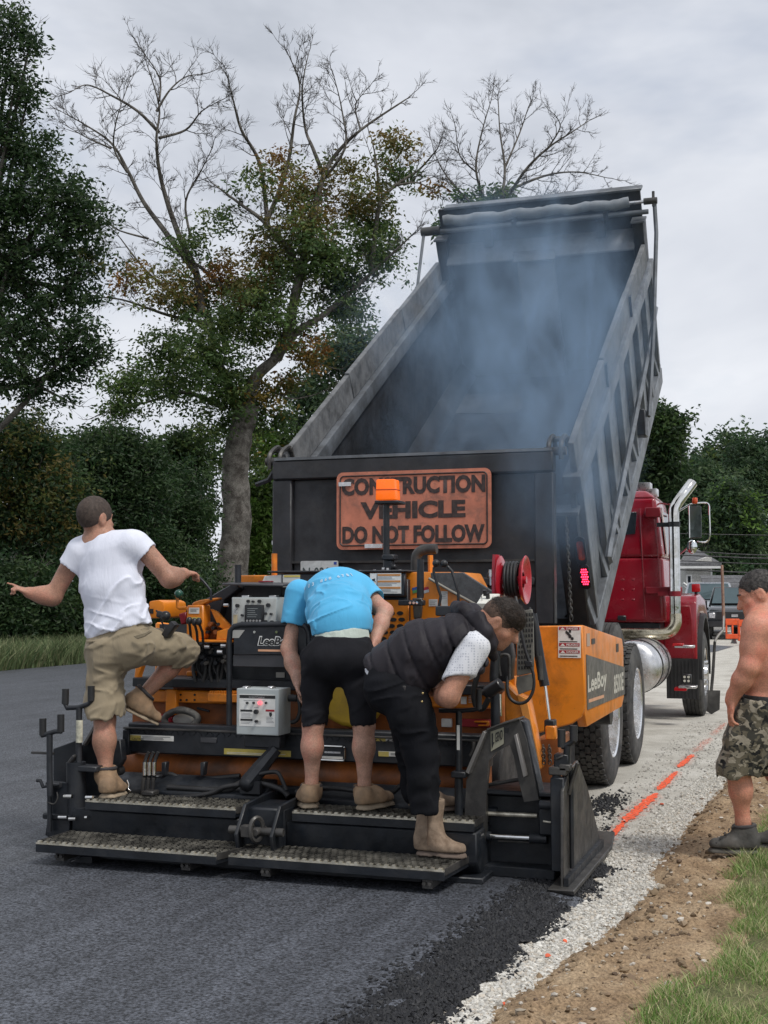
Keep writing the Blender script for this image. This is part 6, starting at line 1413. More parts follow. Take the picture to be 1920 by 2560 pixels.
mb = MB(); mb.box(V(EX-.02, 6.43, .61), (.09, .12, .04)); mb.build('mast_cap', m_greysteel, eg, bevel=.005)
def crank_u(name, hl, hr, bar, stem, Y, parent=pav):
    st_ = PT(name, stem, Y, .018, m_black, parent, n=10); PT('crank_bar', bar, Y, .0145, m_black, st_, n=8)
    for h_ in (hl, hr): PT('crank_grip', h_, Y, .0205, m_rubber, st_, n=10)
crank_u('end_gate_crank', [(1404, 1824), (1404, 1868)], [(1434, 1814), (1434, 1852)], [(1404, 1866), (1412, 1866), (1430, 1855), (1436, 1850)], [(1418, 1865), (1416, 1925)], 6.42)
PB('crank_collar', 1384, 1886, 1420, 1920, 6.4, .08, m_black, bevel=.005); PB('crank_shoe', 1397, 1912, 1425, 1928, 6.37, .06, m_greysteel, bevel=.004); PP('crank_lever', [(1387, 1896), (1407, 1888), (1407, 1893), (1390, 1902)], 6.39, .03, m_greysteel)
PT('gate_link', [(1444, 1908), (1430, 1955), (1422, 1985)], 6.45, .010, m_greysteel)
# ---- left end of the screed
crank_u('end_gate_crank', [(107, 1796), (107, 1838)], [(152, 1786), (152, 1830)], [(104, 1838), (118, 1835), (138, 1828), (154, 1828)], [(124, 1836), (124, 1920), (125, 1990)], 6.30)
crank_u('end_gate_crank', [(164, 1722), (163, 1760)], [(228, 1715), (228, 1752)], [(163, 1758), (168, 1770), (198, 1768), (222, 1760), (228, 1750)], [(198, 1768), (197, 1860), (197, 1915)], 6.40)
mb = MB()
for k, (y0, y1) in enumerate(((1801, 1815), (1817, 1832), (1834, 1852))): pass
PT('white_tape', [(199, 1801), (198, 1856)], 6.385, .0195, M('dirty_white_tape', (.55, .53, .42), .6, var=.3, scale=30), n=10)
PP('left_end_plate', [(132, 1872), (188, 1852), (200, 1862), (206, 1960), (208, 2090), (112, 2090), (118, 2050), (132, 2000)], 6.5, .03, m_screed, bevel=.004)
PP('left_side_plate', [(205, 1862), (235, 1816), (240, 1820), (236, 1850), (300, 1850), (305, 1900), (250, 1990), (206, 1990)], 6.62, .06, m_black, bevel=.004)
PP('side_plate_edge', [(206, 1860), (232, 1816), (236, 1820), (210, 1865)], 6.58, .04, M('edge_grey_steel', (.22, .21, .20)), bevel=.001)
PT('left_mast', [(190, 1905), (192, 2040)], 6.40, .055, m_screed, n=12); PB('mast_collar', 165, 1915, 240, 1930, 6.36, .1, m_black, bevel=.006); PP('mast_lug', [(165, 1908), (182, 1886), (186, 1892), (172, 1915)], 6.36, .04, m_greysteel)
PB('left_gate_plate', 118, 1955, 175, 2095, 6.36, .03, m_screed, bevel=.004)
PT('left_gate_rod', [(124, 1955), (124, 2080)], 6.33, .014, m_black, n=8)
PT('crank_handle', [(92, 1951), (101, 1951), (108, 1968), (116, 1965), (150, 1961)], 6.32, .010, m_black, n=8); PB('crank_boss', 112, 1956, 148, 1970, 6.33, .06, m_black, bevel=.005)
PB('cross_pin', 77, 1880, 132, 1886, 6.32, .02, m_greysteel, bevel=.002)
for (x0, y0, x1, y1) in ((147, 2038, 168, 2048), (173, 2044, 190, 2050), (215, 1990, 232, 1997), (213, 2040, 219, 2048), (160, 1988, 180, 1994)): PT('bright_pin', [(x0, (y0+y1)/2), (x1, (y0+y1)/2)], 6.31, .011, m_chrome, n=10)
PB('cross_tube', 104, 2037, 240, 2052, 6.345, .05, m_screed, bevel=.008)
PT('wire_loop', [(118, 2005), (135, 2010), (144, 1995), (142, 1980)], 6.31, .004, m_greysteel, sm=4)
PP('bottom_foot', [(165, 2160), (205, 2140), (230, 2140), (230, 2168), (170, 2170)], 6.12, .1, m_screed, bevel=.004)
# ------------------------------------------------------------------ people: smooth solids from blended volumes, one continuous surface each
A_ = lambda p: np.array(p, np.float64)
def unit(v): v = A_(v); return v/(np.linalg.norm(v)+1e-12)
class Sdf:
    def __init__(s): s.p = []
    def cap(s, a, b, ra, rb=None, k=.02, op='u'):
        s.p.append(('cap', A_(a), A_(b), ra, ra if rb is None else rb, k, op)); return s
    def chain(s, pts, rs, k=.02, op='u'):
        for i in range(len(pts)-1): s.cap(pts[i], pts[i+1], rs[i], rs[i+1], k, op)
        return s
    def loft(s, a, b, side, wa, da, wb, db, k=.03, op='u'):     # elliptical limb: half width along side, half depth across
        s.p.append(('loft', A_(a), A_(b), unit(side), wa, da, wb, db, k, op)); return s
    def ell(s, c, rad, R3=None, k=.02, op='u'):
        s.p.append(('ell', A_(c), A_(rad), np.eye(3) if R3 is None else np.array(R3), k, op)); return s
    def cut(s, o, n): s.p.append(('cut', A_(o), unit(n))); return s
    def bounds(s):
        lo, hi = np.full(3, 1e9), np.full(3, -1e9)
        for q in s.p:
            if q[0] == 'cap' and q[6] == 'u': r = max(q[3], q[4]); pts = (q[1]-r, q[1]+r, q[2]-r, q[2]+r)
            elif q[0] == 'loft' and q[9] == 'u': r = max(q[4:8]); pts = (q[1]-r, q[1]+r, q[2]-r, q[2]+r)
            elif q[0] == 'ell' and q[5] == 'u': r = max(q[2]); pts = (q[1]-r, q[1]+r)
            else: continue
            for t in pts: lo = np.minimum(lo, t); hi = np.maximum(hi, t)
        return lo, hi
def _vnoise(P, f, seed=0):
    Q = P*f+seed*17.3; I = np.floor(Q).astype(np.int64); F_ = Q-I; F_ = F_*F_*(3-2*F_)
    def h(ix, iy, iz):
        n = (ix*374761393+iy*668265263+iz*2147483647+seed*144269) & 0xffffffff; n = (n ^ (n >> 13))*1274126177 & 0xffffffff; n = n ^ (n >> 16); return (n & 0xffff)/65535.0
    o = 0
    for dx in (0, 1):
        for dy in (0, 1):
            for dz in (0, 1):
                w = (F_[:, 0] if dx else 1-F_[:, 0])*(F_[:, 1] if dy else 1-F_[:, 1])*(F_[:, 2] if dz else 1-F_[:, 2]); o = o+w*h(I[:, 0]+dx, I[:, 1]+dy, I[:, 2]+dz)
    return o*2-1
def solid(name, s, h, mat, parent, disp=None, ang=180, relax=2):
    lo, hi = s.bounds(); lo = lo-.03; hi = hi+.03; n = np.ceil((hi-lo)/h).astype(int)+1
    d = np.full(n, .2, np.float32); ax = [lo[i]+h*np.arange(n[i]) for i in range(3)]
    for q in s.p:
        kind = q[0]
        if kind == 'cut':
            _, o, nn = q; g = (ax[0][:, None, None]-o[0])*nn[0]+(ax[1][None, :, None]-o[1])*nn[1]+(ax[2][None, None, :]-o[2])*nn[2]
            np.maximum(d, g.astype(np.float32), out=d); continue
        if kind == 'cap': k, op = q[5], q[6]; r = max(q[3], q[4]); mn, mx_ = np.minimum(q[1], q[2])-r, np.maximum(q[1], q[2])+r
        elif kind == 'loft': k, op = q[8], q[9]; r = max(q[4:8]); mn, mx_ = np.minimum(q[1], q[2])-r, np.maximum(q[1], q[2])+r
        else: k, op = q[4], q[5]; r = max(q[2]); mn, mx_ = q[1]-r, q[1]+r
        m = k+.035; i0 = np.clip(np.floor((mn-m-lo)/h).astype(int), 0, n-1); i1 = np.clip(np.ceil((mx_+m-lo)/h).astype(int)+1, 1, n)
        if (i1 <= i0).any(): continue
        X = ax[0][i0[0]:i1[0]][:, None, None]; Y = ax[1][i0[1]:i1[1]][None, :, None]; Z = ax[2][i0[2]:i1[2]][None, None, :]
        if kind in ('cap', 'loft'):
            a, b = q[1], q[2]; ba = b-a; L2 = ba@ba+1e-12
            px, py, pz = X-a[0], Y-a[1], Z-a[2]; t = np.clip((px*ba[0]+py*ba[1]+pz*ba[2])/L2, 0, 1)
            wx, wy, wz = px-t*ba[0], py-t*ba[1], pz-t*ba[2]
            if kind == 'cap': e = np.sqrt(wx*wx+wy*wy+wz*wz)-(q[3]+(q[4]-q[3])*t)
            else:
                sd = q[3]; u_ = unit(ba); sd = unit(sd-u_*(sd@u_)); nn = np.cross(u_, sd)
                W = q[4]+(q[6]-q[4])*t; D = q[5]+(q[7]-q[5])*t
                cs = wx*sd[0]+wy*sd[1]+wz*sd[2]; cn = wx*nn[0]+wy*nn[1]+wz*nn[2]; ca = wx*u_[0]+wy*u_[1]+wz*u_[2]
                k0 = np.sqrt((cs/W)**2+(cn/D)**2+(ca/D)**2)+1e-9; k1 = np.sqrt((cs/W**2)**2+(cn/D**2)**2+(ca/D**2)**2)+1e-9; e = k0*(k0-1)/k1
        else:
            c, rd, R3 = q[1], q[2], q[3]; px, py, pz = X-c[0], Y-c[1], Z-c[2]
            cmp_ = [(px*R3[0][i]+py*R3[1][i]+pz*R3[2][i])/rd[i] for i in range(3)]
            k0 = np.sqrt(cmp_[0]**2+cmp_[1]**2+cmp_[2]**2)+1e-9; k1 = np.sqrt((cmp_[0]/rd[0])**2+(cmp_[1]/rd[1])**2+(cmp_[2]/rd[2])**2)+1e-9; e = k0*(k0-1)/k1
        sl = (slice(i0[0], i1[0]), slice(i0[1], i1[1]), slice(i0[2], i1[2])); cur = d[sl]
        if op == 'u':
            hh = np.clip(.5+.5*(e-cur)/k, 0, 1); d[sl] = e*(1-hh)+cur*hh-k*hh*(1-hh)
        else:
            hh = np.clip(.5-.5*(cur+e)/k, 0, 1); d[sl] = cur*(1-hh)+(-e)*hh+k*hh*(1-hh)
    if disp is not None:
        idx = np.argwhere(np.abs(d) < .035); P = lo[None]+idx*h; d[idx[:, 0], idx[:, 1], idx[:, 2]] += disp(P).astype(np.float32)
    # surface nets
    sg_ = d < 0
    def any_all(f):
        o = None
        for dx in (0, 1):
            for dy in (0, 1):
                for dz in (0, 1):
                    v = sg_[dx:n[0]-1+dx, dy:n[1]-1+dy, dz:n[2]-1+dz]; o = v.copy() if o is None else f(o, v, out=o)
        return o
    act = any_all(np.logical_or) & ~any_all(np.logical_and); ci = np.argwhere(act); m = len(ci)
    cor = np.array([(x, y, z) for x in (0, 1) for y in (0, 1) for z in (0, 1)])
    vals = np.stack([d[ci[:, 0]+c[0], ci[:, 1]+c[1], ci[:, 2]+c[2]] for c in cor], 1)
    acc = np.zeros((m, 3)); cnt = np.zeros(m)
    for a in range(8):
        for b in range(a+1, 8):
            if np.abs(cor[a]-cor[b]).sum() != 1: continue
            va, vb = vals[:, a], vals[:, b]; cr_ = (va < 0) != (vb < 0); t = np.where(cr_, va/np.where(cr_, va-vb, 1), 0)
            acc += np.where(cr_[:, None], cor[a]+(cor[b]-cor[a])*t[:, None], 0); cnt += cr_
    Vt = lo+(ci+acc/cnt[:, None])*h
    im = np.full(n-1, -1, np.int32); im[ci[:, 0], ci[:, 1], ci[:, 2]] = np.arange(m); quads = []
    for axx in range(3):
        o = [0, 0, 0]; o[axx] = 1
        s0 = sg_[:n[0]-o[0], :n[1]-o[1], :n[2]-o[2]]; s1 = sg_[o[0]:, o[1]:, o[2]:]; e = np.argwhere(s0 != s1); b, c = (axx+1) % 3, (axx+2) % 3
        e = e[(e[:, b] > 0) & (e[:, c] > 0) & (e[:, b] < n[b]-1) & (e[:, c] < n[c]-1)]
        fl = s0[e[:, 0], e[:, 1], e[:, 2]]; q = []
        for db, dc in ((1, 1), (0, 1), (0, 0), (1, 0)):
            f_ = e.copy(); f_[:, b] -= db; f_[:, c] -= dc; q.append(im[f_[:, 0], f_[:, 1], f_[:, 2]])
        q = np.stack(q, 1); q[~fl] = q[~fl][:, ::-1]; quads.append(q)
    Q = np.concatenate(quads); Q = Q[(Q >= 0).all(1)]
    for _ in range(relax):                            # light smoothing
        sm = np.zeros_like(Vt); ct = np.zeros(m)
        for i in range(4):
            j = (i+1) % 4; np.add.at(sm, Q[:, i], Vt[Q[:, j]]); np.add.at(ct, Q[:, i], 1); np.add.at(sm, Q[:, j], Vt[Q[:, i]]); np.add.at(ct, Q[:, j], 1)
        Vt = Vt*.5+.5*sm/np.maximum(ct, 1)[:, None]
    o = npmesh(name, Vt-A_(top_loc(parent)), Q, mat, None, parent, smooth=True); return o
def frame(f, u):
    f = unit(f); u = unit(A_(u)-f*(A_(u)@f)); return f, u, np.cross(f, u)          # forward, up, right
def head(s, c, fwd, up, sc=1.0):
    """c: skull centre"""
    f, u, r = frame(fwd, up); c = A_(c); R3 = np.stack([r, f, u], 1)
    P = lambda a, b, cc: c+(r*a+f*b+u*cc)*sc
    s.ell(P(0, -.012, .02), np.array((.076, .098, .092))*sc, R3, .02); s.ell(P(0, .035, -.045), np.array((.058, .062, .075))*sc, R3, .03)
    s.ell(P(0, .062, -.092), np.array((.030, .026, .024))*sc, R3, .03)                      # chin
    s.cap(P(0, .085, .012), P(0, .112, -.030), .010*sc, .015*sc, .014)                      # nose
    s.ell(P(0, .072, .022), np.array((.052, .022, .012))*sc, R3, .015)                      # brow
    s.ell(P(0, .088, -.060), np.array((.024, .012, .010))*sc, R3, .012)                     # lips
    for sd in (-1, 1):
        s.ell(P(.032*sd, .092, .004), np.array((.015, .012, .009))*sc, R3, .010, 's')        # eye socket
        s.ell(P(.031*sd, .074, .003), np.array((.013, .013, .011))*sc, R3, .004)
        s.ell(P(.078*sd, -.012, -.008), np.array((.010, .024, .036))*sc, R3, .008); s.ell(P(.088*sd, -.006, -.004), np.array((.007, .012, .022))*sc, R3, .006, 's')
        s.ell(P(.046*sd, .052, -.028), np.array((.020, .022, .022))*sc, R3, .02)             # cheek
    s.cap(P(-.022, .099, -.064), P(.022, .099, -.064), .0035*sc, None, .004, 's')
    return R3
def hair(c, fwd, up, sc, planes, grow=.010, extra=()):
    f, u, r = frame(fwd, up); c = A_(c); R3 = np.stack([r, f, u], 1); h = Sdf(); P = lambda a, b, cc: c+(r*a+f*b+u*cc)*sc
    h.ell(P(0, -.012, .02), np.array((.076+grow*.7, .098+grow, .092+grow))*sc, R3)
    for (a, b, cc, rd) in extra: h.ell(P(a, b, cc), np.array(rd)*sc, R3, .02)
    for (o, n) in planes: h.cut(P(*o), r*n[0]+f*n[1]+u*n[2])
    return h
def crest(c, fwd, up, sc, ctr, rad, disp, mat, parent):
    """hair that swells out of the scalp with no edge"""
    f, u, r = frame(fwd, up); c = A_(c); h = Sdf(); h.ell(c+(r*ctr[0]+f*ctr[1]+u*ctr[2])*sc, np.array(rad)*sc, np.stack([r, f, u], 1)); return solid('hair', h, .0052, mat, parent, disp=disp, relax=1)
def hand(s, wrist, d, palm_n, sc=1.0, curl=(.25, .3, .35, .4), thumb=.6, side=1, point=False):
    """wrist joint, direction of the fingers, palm normal; side +1 puts the thumb along d x palm_n"""
    d, n, sx = frame(d, palm_n); sx = sx*side; w = A_(wrist)
    pc = w+d*.045*sc; R3 = np.stack([sx, d, n], 1); s.cap(w-d*.03*sc, w+d*.01*sc, .027*sc, .026*sc, .02); s.ell(pc, np.array((.040, .052, .017))*sc, R3, .015)
    kn = [(.030, .088, .070), (.010, .094, .078), (-.011, .090, .072), (-.030, .080, .056)]
    for i, (ox, oy, L) in enumerate(kn):
        b = w+(sx*ox+d*oy)*sc; c = curl[i]
        if point and i == 0: c = .05
        elif point: c = 1.25
        dirv = d; p = b; rad = (.0095, .0085, .0078, .0070)
        for j, fr_ in enumerate((.44, .32, .26)):
            a = c*(.7 if j == 0 else 1.1); ca, sa = math.cos(a), math.sin(a); nn = np.cross(sx*side, dirv)
            nrm = unit(n-dirv*(n@dirv)); dirv = unit(dirv*ca+nrm*sa); n2 = p+dirv*L*fr_*sc; s.cap(p, n2, rad[j]*sc, rad[j+1]*sc, .006); p = n2
            n = unit(nrm*ca-dirv*0) if False else n
    b = w+(sx*.030+d*.025+n*.004)*sc; m = b+(sx*.026*thumb*1.4+d*.036+n*.012)*sc; e = m+(sx*.008+d*.032+n*.016)*sc
    s.chain([b, m, e], [.0135*sc, .011*sc, .0085*sc], .010)
def shoe(name, heel, toe, ank, top, mat, sole_mat, parent, w=.046, shaft=.052, solet=.026, up=None, hgt=.07, cuff=None, heel_block=0):
    """boot: heel/toe are points on the sole's underside"""
    heel, toe, ank, top = A_(heel), A_(toe), A_(ank), A_(top); f = unit(toe-heel); L = np.linalg.norm(toe-heel)
    u = unit(ank-heel) if up is None else unit(up); u = unit(u-f*(u@f)); r = np.cross(f, u); s = Sdf()
    b = lambda a, h, x=0: heel+f*(a*L)+u*h+r*x
    s.loft(b(.17, solet+.016), b(.55, solet+.014), r, w*.84, .050, w*1.0, .046, .03); s.loft(b(.55, solet+.014), b(.87, solet+.010), r, w*1.0, .046, w*.84, .034, .03)
    s.loft(b(.14, solet+.05), ank, r, w*.80, .045, shaft*.88, shaft*.95, .03); s.loft(ank, top, r, shaft*.88, shaft*.95, shaft, shaft*1.08, .03); s.loft(b(.5, solet+.04), ank, r, w*.7, .03, shaft*.7, shaft*.8, .04)
    s.cut(b(.5, solet-.002), -u)
    ax_ = unit(top-ank); s.cut(top, ax_); s.cap(top-ax_*.02, top+ax_*.1, shaft*.70, shaft*.72, .006, 's')
    o = solid(name, s, .006, mat, parent, disp=lambda P: .0022*_vnoise(P, 38, 3)+.0012*_vnoise(P, 90, 5))
    q = Sdf(); q.loft(b(.13, .0), b(.55, .0), r, w*.84, solet, w*1.02, solet, .03); q.loft(b(.55, 0), b(.90, .0), r, w*1.02, solet, w*.86, solet*1.0, .03); q.cut(b(0, solet), u); q.cut(b(0, 0), -u)
    if heel_block: q.loft(b(.42, -.004), b(.55, -.004), r, w*1.3, .012, w*1.3, .012, .006, 's')
    solid('sole', q, .006, sole_mat, o)
    if cuff is not None:
        mb = MB(); cpt = top-ax_*.012; x = unit(np.cross(ax_, f)); y = np.cross(ax_, x); mb.tube([Vector(cpt+(x*math.cos(t)+y*1.06*math.sin(t))*shaft*.93) for t in [6.283*k/24 for k in range(24)]], .011, 8, closed=True); mb.build('collar', cuff, o, fix=False, ang=80)
    return o
def mat_skin(name, col, red):
    m, nt, b, vec = newmat(name); n = noise(nt, vec, 9, 5, .6); n2 = noise(nt, vec, 130, 4, .6)
    c = ramp(nt, n.outputs[0], [(.38, tuple(x*.80 for x in col)), (.5, col), (.62, red)]).outputs[0]
    f = ramp(nt, n2.outputs[0], [(.38, G(.84)), (.62, G(1.1))]); c = mixc(nt, 1.0, c, f.outputs[0], 'MULTIPLY').outputs[0]
    nt.links.new(c, b.inputs['Base Color']); b.inputs['Roughness'].default_value = .5; b.inputs['Specular IOR Level'].default_value = .4
    b.inputs['Subsurface Weight'].default_value = .12; b.inputs['Subsurface Radius'].default_value = (.9, .35, .2); b.inputs['Subsurface Scale'].default_value = .012
    bp_ = nd(nt, 'ShaderNodeBump'); bp_.inputs['Distance'].default_value = .0015; nt.links.new(n2.outputs[0], bp_.inputs['Height']); nt.links.new(bp_.outputs[0], b.inputs['Normal']); return m
def mat_cloth(name, col, var=.12, rough=.85, fold=.006, fscale=14, weave=700, stretch=(1, 1, .35), alt=None, pattern=None):
    m, nt, b, vec = newmat(name); mp_ = nd(nt, 'ShaderNodeMapping'); mp_.inputs['Scale'].default_value = stretch; nt.links.new(vec, mp_.inputs[0])
    n = noise(nt, mp_.outputs[0], fscale, 4, .55, .6); n2 = noise(nt, vec, 4, 4, .5)
    c = ramp(nt, n2.outputs[0], [(.38, tuple(x*(1-var) for x in col)), (.62, tuple(min(1, x*(1+var)) for x in col))]).outputs[0]
    if pattern == 'camo':
        na = noise(nt, vec, 15, 2, .5, .8); nb = noise(nt, mp_.outputs[0], 19, 2, .5, 1.0); ncm = noise(nt, vec, 24, 2, .5, .5)
        c = mixc(nt, ramp(nt, na.outputs[0], [(.50, G(0)), (.515, G(1))]).outputs[0], c, (.055, .052, .042)).outputs[0]
        c = mixc(nt, ramp(nt, nb.outputs[0], [(.54, G(0)), (.555, G(1))]).outputs[0], c, (.34, .30, .23)).outputs[0]
        c = mixc(nt, ramp(nt, ncm.outputs[0], [(.60, G(0)), (.615, G(1))]).outputs[0], c, (.018, .018, .018)).outputs[0]
    if pattern == 'dots':
        v = nd(nt, 'ShaderNodeTexVoronoi'); v.inputs['Scale'].default_value = 75; v.inputs['Randomness'].default_value = .15; nt.links.new(vec, v.inputs['Vector'])
        c = mixc(nt, ramp(nt, v.outputs['Distance'], [(.30, G(.75)), (.38, G(0))]).outputs[0], c, (.42, .44, .50)).outputs[0]
    nt.links.new(c, b.inputs['Base Color']); b.inputs['Roughness'].default_value = rough; b.inputs['Specular IOR Level'].default_value = .2; b.inputs['Sheen Weight'].default_value = .15 if max(col) > .1 else 0.0
    w = noise(nt, vec, weave, 2, .5); ad = nd(nt, 'ShaderNodeMath', operation='MULTIPLY_ADD'); ad.inputs[1].default_value = .06
    nt.links.new(w.outputs[0], ad.inputs[0]); nt.links.new(n.outputs[0], ad.inputs[2]); bp_ = nd(nt, 'ShaderNodeBump'); bp_.inputs['Distance'].default_value = fold; bp_.inputs['Strength'].default_value = .8
    nt.links.new(ad.outputs[0], bp_.inputs['Height']); nt.links.new(bp_.outputs[0], b.inputs['Normal']); return m
sk1 = mat_skin('tanned_skin', (.44, .235, .16), (.50, .24, .165)); sk2 = mat_skin('sunburnt_skin', (.62, .285, .19), (.65, .25, .17)); sk3 = mat_skin('fair_skin', (.54, .315, .23), (.56, .275, .20)); sk4 = mat_skin('warm_skin', (.47, .235, .155), (.51, .225, .145))
c_white = mat_cloth('white_cotton', (.78, .80, .90), .03, fold=.010, fscale=11); c_blue = mat_cloth('sky_blue_cotton', (.10, .45, .74), .08, fold=.009, fscale=11); c_khaki = mat_cloth('khaki_twill', (.30, .245, .165), .12, fold=.012, fscale=13)
c_black = mat_cloth('faded_black_denim', (.013, .013, .016), .3, fold=.008); c_black2 = mat_cloth('black_work_trousers', (.0065, .007, .0095), .3, fold=.010); c_vest = mat_cloth('charcoal_padded_nylon', (.027, .024, .029), .2, .55, fold=.012, fscale=9); c_dots = mat_cloth('white_dotted_cotton', (.74, .75, .79), .03, pattern='dots', fold=.006)
c_camo = mat_cloth('camouflage_twill', (.155, .135, .095), .1, pattern='camo', fold=.010, stretch=(1, .6, 1.3)); c_mint = mat_cloth('pale_mint_cotton', (.55, .62, .55), .08, fold=.01, fscale=30)
b_tan = M('tan_nubuck', (.30, .195, .115), .85, var=.2, scale=14, dirt=((.20, .15, .10), .6), dscale=10, bump=.002, bscale=60); b_sole = M('pale_crepe_sole', (.34, .27, .19), .85, var=.2, scale=20, dirt=((.15, .12, .09), .6)); b_west = M('suede_western_boot', (.30, .22, .155), .85, var=.22, scale=10, dirt=((.13, .085, .055), .8), dscale=9, bump=.004, bscale=25)
b_wsole = M('dusty_dark_sole', (.16, .12, .095), .85, var=.25); b_hike = M('grey_hiking_leather', (.065, .062, .056), .75, var=.25, scale=12, dirt=((.15, .13, .11), .5), bump=.002); b_hsole = M('dusty_rubber_sole', (.10, .092, .078), .9, var=.3); c_cuff = M('dark_boot_collar', (.045, .04, .042), .8, var=.2)
h_dark = M('dark_brown_hair', (.030, .019, .013), .6, var=.45, scale=70, bump=.004, bscale=160); h_fade = M('cropped_brown_hair', (.085, .05, .033), .7, var=.35, scale=60, bump=.002, bscale=200); h_grey = M('greying_hair', (.055, .048, .044), .6, var=.7, scale=60, bump=.004, bscale=170); h_buzz = M('close_cropped_hair', (.060, .042, .033), .75, var=.3, scale=50, bump=.001, bscale=220)
def folds(P, d, f, amp, seed):
    d = unit(d); Q = P-.78*(P@d)[:, None]*d[None]; n = _vnoise(Q, f, seed)+.4*_vnoise(Q, f*2.2, seed+1); return -amp*np.exp(-(n/.16)**2)+amp*.3
fold1 = lambda amp, f, seed, sx=(1, 1, .4): (lambda P: amp*(_vnoise(P*np.array(sx), f, seed)+.5*_vnoise(P*np.array(sx), f*2.1, seed+1)))
VN = lambda v: A_((v.x, v.y, v.z))
def J(x, y, Y): return VN(PY(x, y, Y))
XR_ = A_((1, 0, 0))

def strands(ob, n, L, flow, mat, seed, w=.0014, up=.35, zmin=None):
    """short hair combed along flow, rooted on the hair's surface"""
    me = ob.data; g = np.random.default_rng(seed); m = len(me.polygons); c = np.empty(m*3); me.polygons.foreach_get('center', c); c = c.reshape(-1, 3); nr = np.empty(m*3); me.polygons.foreach_get('normal', nr); nr = nr.reshape(-1, 3)
    i = g.integers(0, m, n); P = c[i]+g.normal(0, .002, (n, 3)); N = nr[i]; f = unit(flow)[None]+g.normal(0, .28, (n, 3)); f = f-N*(f*N).sum(1)[:, None]; f /= np.linalg.norm(f, axis=1)[:, None]+1e-9
    d = f+N*(up+g.normal(0, .12, n))[:, None]; LL = L*g.uniform(.6, 1.3, n)[:, None]; s = np.cross(d, N); s /= np.linalg.norm(s, axis=1)[:, None]+1e-9; P = P-N*.002
    v = np.stack([P-s*w, P+s*w, P+d*LL*.6+s*w*.7, P+d*LL*.6-s*w*.7, P+f*LL*1.0+N*(LL*up*.5)], 1); b_ = np.arange(n)*5
    o = npmesh('hair_strands', v.reshape(-1, 3), np.concatenate([np.stack([b_, b_+1, b_+2], 1), np.stack([b_, b_+2, b_+3], 1), np.stack([b_+3, b_+2, b_+4], 1)]), mat, None, ob); o['kind'] = 'stuff'; return o
# ---- man in the white T-shirt, one knee raised
pa = thing('person', PY(270, 1996, 6.46), 'man in white T-shirt and khaki cargo shorts pointing, one knee raised', 'person', 'paving crew at the screed')
hc = J(239, 1294, 6.56); fw = unit((.35, 1, -.05)); neck = J(248, 1345, 6.58)
shL, shR = J(192, 1383, 6.56), J(350, 1362, 6.58); elL, wrL = J(132, 1492, 6.52), J(74, 1482, 6.46); elR, wrR = J(424, 1446, 6.66), J(458, 1434, 6.80)
hipL, hipR = J(262, 1628, 6.54), J(336, 1612, 6.56); knL, anL = J(262, 1800, 6.50), J(264, 1930, 6.47); knR, anR = J(462, 1630, 6.86), J(358, 1738, 6.72)
bd = Sdf(); R3 = head(bd, hc, fw, (.04, 0, 1), 1.07)
bd.cap(hc+A_((0, -.01, -.03)), neck+A_((0, 0, -.01)), .060, .066, .03)
bd.loft(neck+A_((0, 0, -.04)), J(290, 1590, 6.56), XR_, .15, .095, .14, .10, .04)
bd.chain([shL, elL, wrL], [.056, .050, .033], .03); bd.chain([shR, elR, wrR], [.057, .053, .035], .03); bd.ell(elL*.6+wrL*.4, (.058, .049, .050), None, .04); bd.ell(elR*.65+wrR*.35, (.052, .052, .051), None, .04)
hand(bd, wrL, unit(A_(J(40, 1468, 6.42))-wrL), A_((.15, .35, -1)), .88, thumb=1.0, side=-1, point=True); hand(bd, wrR, unit(J(478, 1433, 6.86)-wrR), A_((0, .25, -1)), .95, curl=(.9, .9, .9, .9), side=1)
bd.chain([hipL, knL], [.088, .060], .04); bd.chain([knL, knL*.6+anL*.4, anL, anL+A_((0, 0, -.03))], [.056, .058, .036, .036], .03); bd.ell(knL*.62+anL*.38+A_((0, -.018, 0)), (.054, .052, .09), None, .04)
bd.chain([hipR, knR], [.090, .064], .04); bd.chain([knR, knR*.6+anR*.4, anR], [.058, .056, .038], .03)
solid('body', bd, .0068, sk1, pa)
hA = solid('hair', hair(hc, fw, (.04, 0, 1), 1.07, [((0, 0, -.045), (0, .25, -1)), ((0, .060, .0), (0, 1, -.35))], .007), .006, h_buzz, pa, disp=lambda P: .0012*_vnoise(P, 150, 1)); strands(hA, 2600, .007, (0, -.3, -1), h_buzz, 3, .001, .6)
ts = Sdf(); tc0 = neck+A_((0, .0, -.035)); mid = J(282, 1470, 6.56); low = J(298, 1566, 6.56); sdv = unit(shR-shL)
ts.loft(J(271, 1386, 6.57), mid, sdv, .195, .112, .190, .125, .05); ts.loft(mid, low, sdv, .190, .125, .194, .130, .05); ts.loft(low, J(302, 1605, 6.56), sdv, .192, .13, .190, .13, .04)
ts.cap(neck+A_((-.004, 0, -.04)), neck+A_((-.004, .004, -.012)), .084, .080, .03); ts.chain([neck+A_((0, 0, -.03)), shL*.75+neck*.25], [.07, .075], .05); ts.chain([neck+A_((0, 0, -.03)), shR*.75+neck*.25], [.07, .075], .05)
for sh_, el_, tL in ((shL, elL, .62), (shR, elR, .58)):
    e_ = sh_+(el_-sh_)*tL; ts.chain([sh_+(A_(J(271, 1400, 6.57))-sh_)*.12, e_+(el_-sh_)*.1], [.088, .080], .04)
for sh_, el_, tL in ((shL, elL, .62), (shR, elR, .58)):
    e_ = sh_+(el_-sh_)*tL; ax_ = unit(el_-sh_); ts.cap(e_+ax_*.005, e_+ax_*.16, .12, .12, .004, 's'); ts.cap(e_-ax_*.02, e_+ax_*.05, .058, .059, .005, 's')
